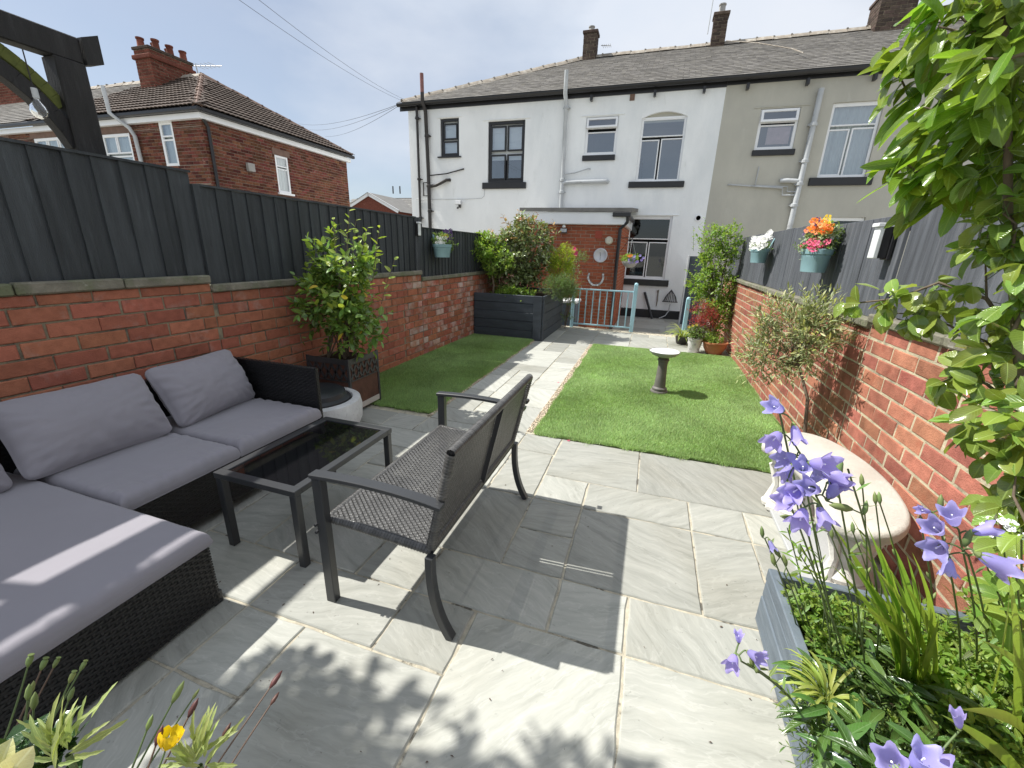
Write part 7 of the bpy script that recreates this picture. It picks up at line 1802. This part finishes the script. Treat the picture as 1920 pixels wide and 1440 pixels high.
def pstem(thing_, tx_, ty_, bx_, d, m, mp_, sz, kind='pod'):
    q = AD(tx_, ty_, d); p = Vector((q.x*.5+(-.62)*.5+(bx_)*.0, .08, .66)); p = Vector((max(TX0+.06, min(TX1-.06, q.x+bx_)), .07, .66)); pts = stemline(p, q, (.01, .02, .03), 9); tubes([(pts, .0017, .0011)], 5).put('stem', m, thing_, smooth=True)
    d_ = (pts[-1]-pts[-2]).normalized()
    if kind == 'pod': poppy_pod(thing_, q, sz, mp_, d_)
    if kind == 'bud': budf(thing_, q, d_, sz, mp_, 'bud')
    return q, d_
G_poppy = leafmat('yellow_poppy_petal', (.85, .62, .015), .5, .08, .01, .4, tcol=(1, .9, .2))
q, d_ = pstem(pop, 310, 1408, -.02, .80, M_stem, M_pod, .03, 'none')
V = []; F = []
for k in range(5):
    t0 = 2*PI*k/5; b0 = len(V); a = Vector((d_.x, d_.y, d_.z)); s = a.cross(Vector((0, 1, .2))).normalized(); c = a.cross(s)
    for i in range(6):
        for j in range(7):
            u = i/5; v = -1+2*j/6; ang = t0+v*.72*(.4+.6*u); r_ = .0115*math.sin(u*1.7)*(1+.10*math.sin(v*9+k))+.0012; z_ = .022*u**1.15*(1-.16*v*v+.05*math.sin(v*14+k))
            V.append(tuple(q+(s*math.cos(ang)+c*math.sin(ang))*r_+a*z_))
    for i in range(5):
        for j in range(6): a_ = b0+i*7+j; F.append((a_, a_+1, a_+8, a_+7))
put('flower', mesh('flower', V, F, G_poppy, smooth=True), pop)
for (tx_, ty_, d, m, mp_, sz, kd) in ((353, 1345, .84, M_dry, M_podr, .022, 'bud'), (323, 1318, .86, M_stem, M_pod, .026, 'bud'), (360, 1312, .9, M_stem, M_pod, .014, 'bud'), (275, 1370, .82, M_stem, M_pod, .018, 'bud'), (292, 1398, .8, M_dry, M_podr, .022, 'bud'), (416, 1385, .84, M_dry, M_podr, .018, 'bud'), (506, 1290, .9, M_dry, M_podr, .026, 'bud'), (507, 1322, .88, M_dry, M_podr, .018, 'bud')):
    pstem(pop, tx_, ty_, -.02, d, m, mp_, sz, kd)
pop2 = thing('poppy_plant', 'group of tall stems with pale round seed heads in front of the black sofa corner', 'flower', (-.85, .10, .66))
for (tx_, ty_, d, m, sz, kd) in ((52, 1250, .92, M_stem, .014, 'pod'), (77, 1256, .95, M_dry, .014, 'pod'), (100, 1252, .97, M_dry, .012, 'pod'), (150, 1258, .95, M_stem, .012, 'pod'), (130, 1280, .92, M_stem, .013, 'pod'), (52, 1312, .85, M_stem, .020, 'bud'), (63, 1330, .84, M_stem, .022, 'bud'), (58, 1300, .9, M_stem, .016, 'bud'), (128, 1315, .9, M_stem, .018, 'bud'), (118, 1366, .82, M_stem, .020, 'bud')):
    pstem(pop2, tx_, ty_, -.03, d, m, M_pod, sz, kd)
G_pale = leafmat('pale_jagged_leaf', (.36, .42, .15), .5, .2, .02, .4)
L_jag = leaf_tpl(.16, .4, .25, (.5, 1.0, .7, 1.05, .5, .6), (.12, .3, .42, .58, .72, .86))
for nm, lab, (cx_, cy_, d), n, sz, sd in (('pale_leaved_plant', 'pale green plant with jagged fingered leaves at the bottom left corner', (128, 1415, .78), 34, .046, 1), ('pale_leaved_plant', 'second tuft of pale green jagged leaves, right of the yellow poppy', (375, 1435, .82), 34, .040, 2)):
    t = thing(nm, lab, 'plant', AD(cx_, cy_, d)); c = AD(cx_, cy_, d); rgn = np.random.default_rng(sd); O = []; D = []; Nn = []; S = []
    for k in range(n):
        a = rgn.uniform(0, 6.28); v = CR*math.cos(a)*rgn.uniform(.5, 1)+CU*(abs(math.sin(a))*.9+.12)-_f*rgn.uniform(-.5, .6); O.append(np.array(c)+v*.012+rgn.normal(size=3)*.006); D.append(v); Nn.append(-_f+CU*.4+rgn.normal(size=3)*.3); S.append(sz*rgn.uniform(.55, 1.15))
    leaves(t, L_jag, O, D, Nn, S, G_pale, 300, seed=sd)
    tubes([([Vector((c.x, .05, .66)), Vector(c)-Vector((0, 0, .05)), Vector(c)], .004, .003)], 6).put('stem', M_stem, t)
tn = thing('dark_leaved_plant', 'dark blue green crinkled leaves behind the pale jagged leaves at the bottom left', 'plant', AD(70, 1420, .8)); c = AD(60, 1400, .8); rgn = np.random.default_rng(4)
O = [np.array(AD(rgn.uniform(0, 130), rgn.uniform(1375, 1440), .82)) for k in range(46)]
leaves(tn, L_small, O, rgn.normal(size=(46, 3))+[0, 0, .5], rgn.normal(size=(46, 3))*.4+[0, -.5, 1], rgn.uniform(.018, .035, 46), G_dark, 46, seed=4)
tubes([([Vector((c.x, .07, .66)), Vector(c)-Vector((0, 0, .03)), Vector(c)], .003, .002)], 5).put('stem', M_stem, tn)
lily = thing('cream_flower', 'large pale cream yellow petals at the extreme bottom left corner', 'flower', AD(20, 1430, .56)); G_cream = leafmat('cream_petal', (.74, .70, .34), .5, .06, .01, .35, tcol=(1, 1, .7))
c = AD(0, 1475, .56); L_pet = leaf_tpl(.55, .5, .2, (.6, .9, 1.0, .75, .4), (.12, .3, .55, .78, .92))
c = AD(-20, 1495, .60)
leaves(lily, L_pet, [c]*5, [CR*.65+CU*.75, CR*.25+CU*.95, CR*-.4+CU*.9, CR*.9+CU*.1, CR*.1+CU*.8-_f*.4], [-_f+CR*.5, -_f*1.0+CR*.2, -_f, -_f+CU, -_f], [.046, .040, .040, .034, .034], G_cream, 5, name='petal', seed=1)
tubes([([Vector((c.x, .05, .66)), Vector(c)], .004, .003)], 6).put('stem', M_stem, lily)

# =================================================================== HANGING POTS ON THE FENCES
def half_pot(label, x, y, z, face, w_=.36, h_=.17, dp=.2):
    """rounded pot hooked over the fence: wall side at x, bulging towards face"""
    t = thing('hanging_pot', label, 'flower pot', (x, y, z)); V = []; F = []; n = 28
    prof = [(.74, 0), (.78, .01), (.90, .62), (.93, .66), (.93, .74), (1.0, .78), (1.03, .98), (.97, 1.0), (.92, .9), (.0, .86)]
    for (r_, q) in prof:
        for k in range(n):
            a = 2*PI*k/n; V.append((x+face*(dp/2+.015)+face*math.cos(a)*dp/2*r_, y+math.sin(a)*w_/2*r_, z+q*h_))
    for i in range(len(prof)-1):
        for k in range(n): F.append((i*n+k, i*n+(k+1) % n, (i+1)*n+(k+1) % n, (i+1)*n+k))
    F.append(tuple(range(n)))
    me = mesh('pot_body', V, F, M_teal); o = put('pot_body', me, t); shade_auto(me, 40)
    b = MB(); b.beam((x+face*.02, y, z+h_), (x-face*.02, y, z+h_+.12), .05, .006, (1, 0, 0)); b.put('hook', M_teal, t)
    return t
def flowers_in(parent, c, rad, spec, seed, name='flower'):
    """spec: list of (material, count, radius, petals, layers, region(dy0,dy1,dz0,dz1))"""
    rgx = random.Random(seed)
    for (m, n, r_, pt, ly, (a0, a1, z0, z1)) in spec:
        for k in range(n):
            y_ = rgx.uniform(a0, a1); z_ = rgx.uniform(z0, z1); e = max(.05, 1-(y_/rad[1])**2); p = (c[0]+rad[0]*rgx.uniform(.2, 1)*math.sqrt(e), c[1]+y_, c[2]+z_)
            flower_head(parent, p, (math.copysign(.6, rad[0])+rgx.uniform(-.3, .3), -.75+rgx.uniform(-.3, .3), .35+rgx.uniform(-.2, .3)), r_*rgx.uniform(.85, 1.15), m, pt, name, .2, ly, rgx.random()*9)
P_white = leafmat('white_petal', (.80, .80, .76), .5, .06, .01, .3, tcol=(1, 1, 1)); P_orange = leafmat('orange_petal', (.88, .24, .02), .5, .12, .015, .35, tcol=(1, .7, .3)); P_yel = leafmat('yellow_petal', (.88, .60, .06), .5, .1, .01, .35)
P_purple = leafmat('dark_purple_petal', (.055, .02, .10), .5, .3, .02, .2, tcol=(1, .7, 1)); P_lilac = leafmat('lilac_petal', (.36, .28, .68), .5, .15, .02, .3, tcol=(1, .9, 1)); G_var = leafmat('variegated_leaf', (.34, .42, .24), .5, .4, .02, .3)
# left fence pot
c = AX(822, 470, -2.83)
hp1 = half_pot('duck egg blue pot on the far left fence under yellow, white and purple flowers', -2.885, c.y, c.z-.085, 1, .40, .17, .20)
f1 = thing('pot_flowers', 'white, yellow and dark purple flowers spilling from the blue pot on the far left fence', 'flowers', (-2.8, c.y, c.z+.06))
bush(f1, 130, [((-2.78, c.y, c.z+.13), (.09, .2, .09)), ((-2.78, c.y+.19, c.z+.10), (.08, .12, .14))], 150, 6, .035, L_small, G_mid, twl=.05, base=[(-2.8, c.y, c.z+.05)], nstem=4, shell=.1)
flowers_in(f1, (-2.80, c.y, c.z), (.10, .30), [(P_white, 34, .020, 5, 1, (-.2, .02, .08, .17)), (P_yel, 5, .032, 9, 2, (-.02, .06, .17, .20)), (P_purple, 26, .026, 5, 1, (.0, .28, .12, .28))], 3)
# right fence pots
c2 = AX(1530, 485, 1.17)
half_pot('large duck egg blue pot on the right fence beneath the orange and pink flowers', 1.275, c2.y, c2.z-.10, -1, .33, .17, .19)
f2 = thing('pot_flowers', 'orange, pink and dark purple flowers overflowing the large blue pot on the right fence', 'flowers', (1.17, c2.y, c2.z+.05))
bush(f2, 131, [((1.17, c2.y, c2.z+.13), (.09, .17, .08)), ((1.15, c2.y+.02, c2.z+.07), (.09, .19, .05)), ((1.19, c2.y+.02, c2.z+.20), (.06, .15, .06))], 260, 6, .030, L_small, G_var, twl=.05, base=[(1.17, c2.y, c2.z+.05)], nstem=5, shell=.1, tipmat=G_mid, tipfrac=.8)
flowers_in(f2, (1.20, c2.y, c2.z), (-.12, .26), [(P_orange, 15, .030, 5, 1, (-.15, .10, .18, .27)), (P_yel, 6, .028, 5, 1, (-.15, .05, .2, .28)), (M_pink, 12, .028, 5, 1, (-.16, .08, .06, .13)), (P_purple, 13, .026, 5, 1, (.08, .21, .06, .22)), (P_purple, 4, .022, 5, 1, (-.1, .1, .25, .28)), (P_orange, 2, .028, 5, 1, (.08, .14, .14, .18))], 7)
c3 = AX(1424, 478, 1.17)
half_pot('smaller duck egg blue pot on the right fence filled with white flowers', 1.275, c3.y, c3.z-.09, -1, .34, .16, .19)
f3 = thing('pot_flowers', 'mass of white flowers in the smaller blue pot on the right fence', 'flowers', (1.17, c3.y, c3.z+.05))
bush(f3, 132, [((1.17, c3.y, c3.z+.08), (.08, .17, .05))], 70, 6, .028, L_small, G_mid, twl=.05, base=[(1.17, c3.y, c3.z+.05)], nstem=4, shell=.1)
flowers_in(f3, (1.20, c3.y, c3.z), (-.13, .30), [(P_white, 95, .023, 5, 1, (-.24, .22, .06, .20)), (P_white, 12, .02, 5, 1, (-.32, -.2, .17, .27)), (P_yel, 3, .012, 5, 1, (-.04, .04, .16, .19))], 8)
# hanging basket at the corner of the extension
hb = thing('hanging_basket', 'grey hanging basket on a bracket at the corner of the brick extension', 'hanging basket', (-.53, 9.6, 1.3)); hc = AY(1181, 490, 9.6)
MB().lathe([(.05, -.13), (.10, -.11), (.15, -.05), (.168, .0), (.16, .005), (.14, -.02), (.0001, -.03)], tuple(hc), 24).put('bowl', M_potgrey, hb, smooth=True)
b = MB()
for k in range(3): a = k*2.1+.4; b.tube([(hc.x+.16*math.cos(a), hc.y+.16*math.sin(a), hc.z), (hc.x, hc.y, hc.z+.44)], .003, 4)
b.put('chains', M_greypipe, hb)
b = MB(); b.tube([(hc.x, hc.y, hc.z+.44), (hc.x, hc.y, hc.z+.47), (hc.x-.1, hc.y+.2, hc.z+.48), (EX1, EY+.1, hc.z+.48)], .008, 6); b.tube([(EX1, EY+.1, hc.z+.2), (hc.x-.05, hc.y+.1, hc.z+.47)], .006, 6); b.put('bracket', M_black, hb)
f4 = thing('basket_flowers', 'orange and lilac flowers in the grey hanging basket', 'flowers', tuple(hc))
bush(f4, 133, [((hc.x, hc.y, hc.z+.05), (.2, .17, .08))], 150, 6, .035, L_small, G_bright, twl=.05, base=[tuple(hc)], nstem=4, shell=.1)
rgx = random.Random(6)
for k in range(22):
    m = P_orange if k < 4 else P_lilac; dx = rgx.uniform(-.04, .04) if k < 4 else rgx.choice((rgx.uniform(.12, .3), rgx.uniform(-.02, .1))); dz = .08+rgx.uniform(0, .05) if k < 4 else rgx.uniform(-.03, .14)
    flower_head(f4, (hc.x+dx, hc.y-.15, hc.z+dz), (0, -1, .4), .028, m, 5, seed=k)

# =================================================================== TREE THAT SHADES THE FRONT OF THE PATIO (stands beyond the left fence)
ot = thing('garden_tree', 'leafy tree in the next garden, left of the photo, dappling the front paving', 'tree', (-3.9, .2, -.3))
MB().tube([(-4.1, -.1, -.5), (-4.0, 0, 1.2), (-3.7, .25, 2.2), (-3.2, .5, 2.8), (-2.7, .75, 2.95)], [.09, .075, .05, .03, .012], 10).put('trunk', M_bark, ot, smooth=True)
bush(ot, 140, [((-2.70, .58, 2.75), (.62, .16, .22)), ((-2.3, .50, 2.80), (.30, .14, .18)), ((-3.1, .35, 2.95), (.5, .3, .35)), ((-2.5, .25, 3.1), (.5, .25, .25))], 430, 6, .085, L_oval, G_mid, twl=.2, base=[(-3.2, .5, 2.8)], stem_r=.012, nstem=14, shell=.1, gap=(2.6, .02))

# ---- small litter on the paving: fallen petals and seeds
lt_ = random.Random(12); 
for k, (px, py) in enumerate(((908, 705), (1047, 717), (1076, 824), (1066, 826))):
    q = AZ(px, py, .012 if k == 0 else .003); flower_head(None, q, (0, 0, 1), .012, M_pink, 3, 'fallen_petal', .1, seed=k)
for o in [o for o in bpy.data.objects if o.name.startswith('fallen_petal')]:
    tag(o, {'': 'fallen red petal on the gravel edge of the left lawn', '1': 'fallen pink petal on a path slab close to the right gravel margin', '2': 'left one of two red petals at the front edge of the right lawn', '3': 'right one of two red petals at the front edge of the right lawn'}[o.name[12:].lstrip('.0')], 'petal', 'fallen petals by the path')
V = []; F = []
for k in range(45):
    q = AZ(lt_.uniform(300, 1450), lt_.uniform(900, 1440), .0025); a = lt_.uniform(0, 6.3); l = lt_.uniform(.002, .008); w_ = l*lt_.uniform(.2, .5); c, s = math.cos(a), math.sin(a); b_ = len(V)
    V += [(q.x-c*l, q.y-s*l, .002), (q.x-s*w_, q.y+c*w_, .0045), (q.x+c*l, q.y+s*l, .002), (q.x+s*w_, q.y-c*w_, .0045)]; F += [(b_, b_+1, b_+2), (b_, b_+2, b_+3)]
o = put('leaf_litter', mesh('leaf_litter', V, F, M_dry), None, None, 'stuff')
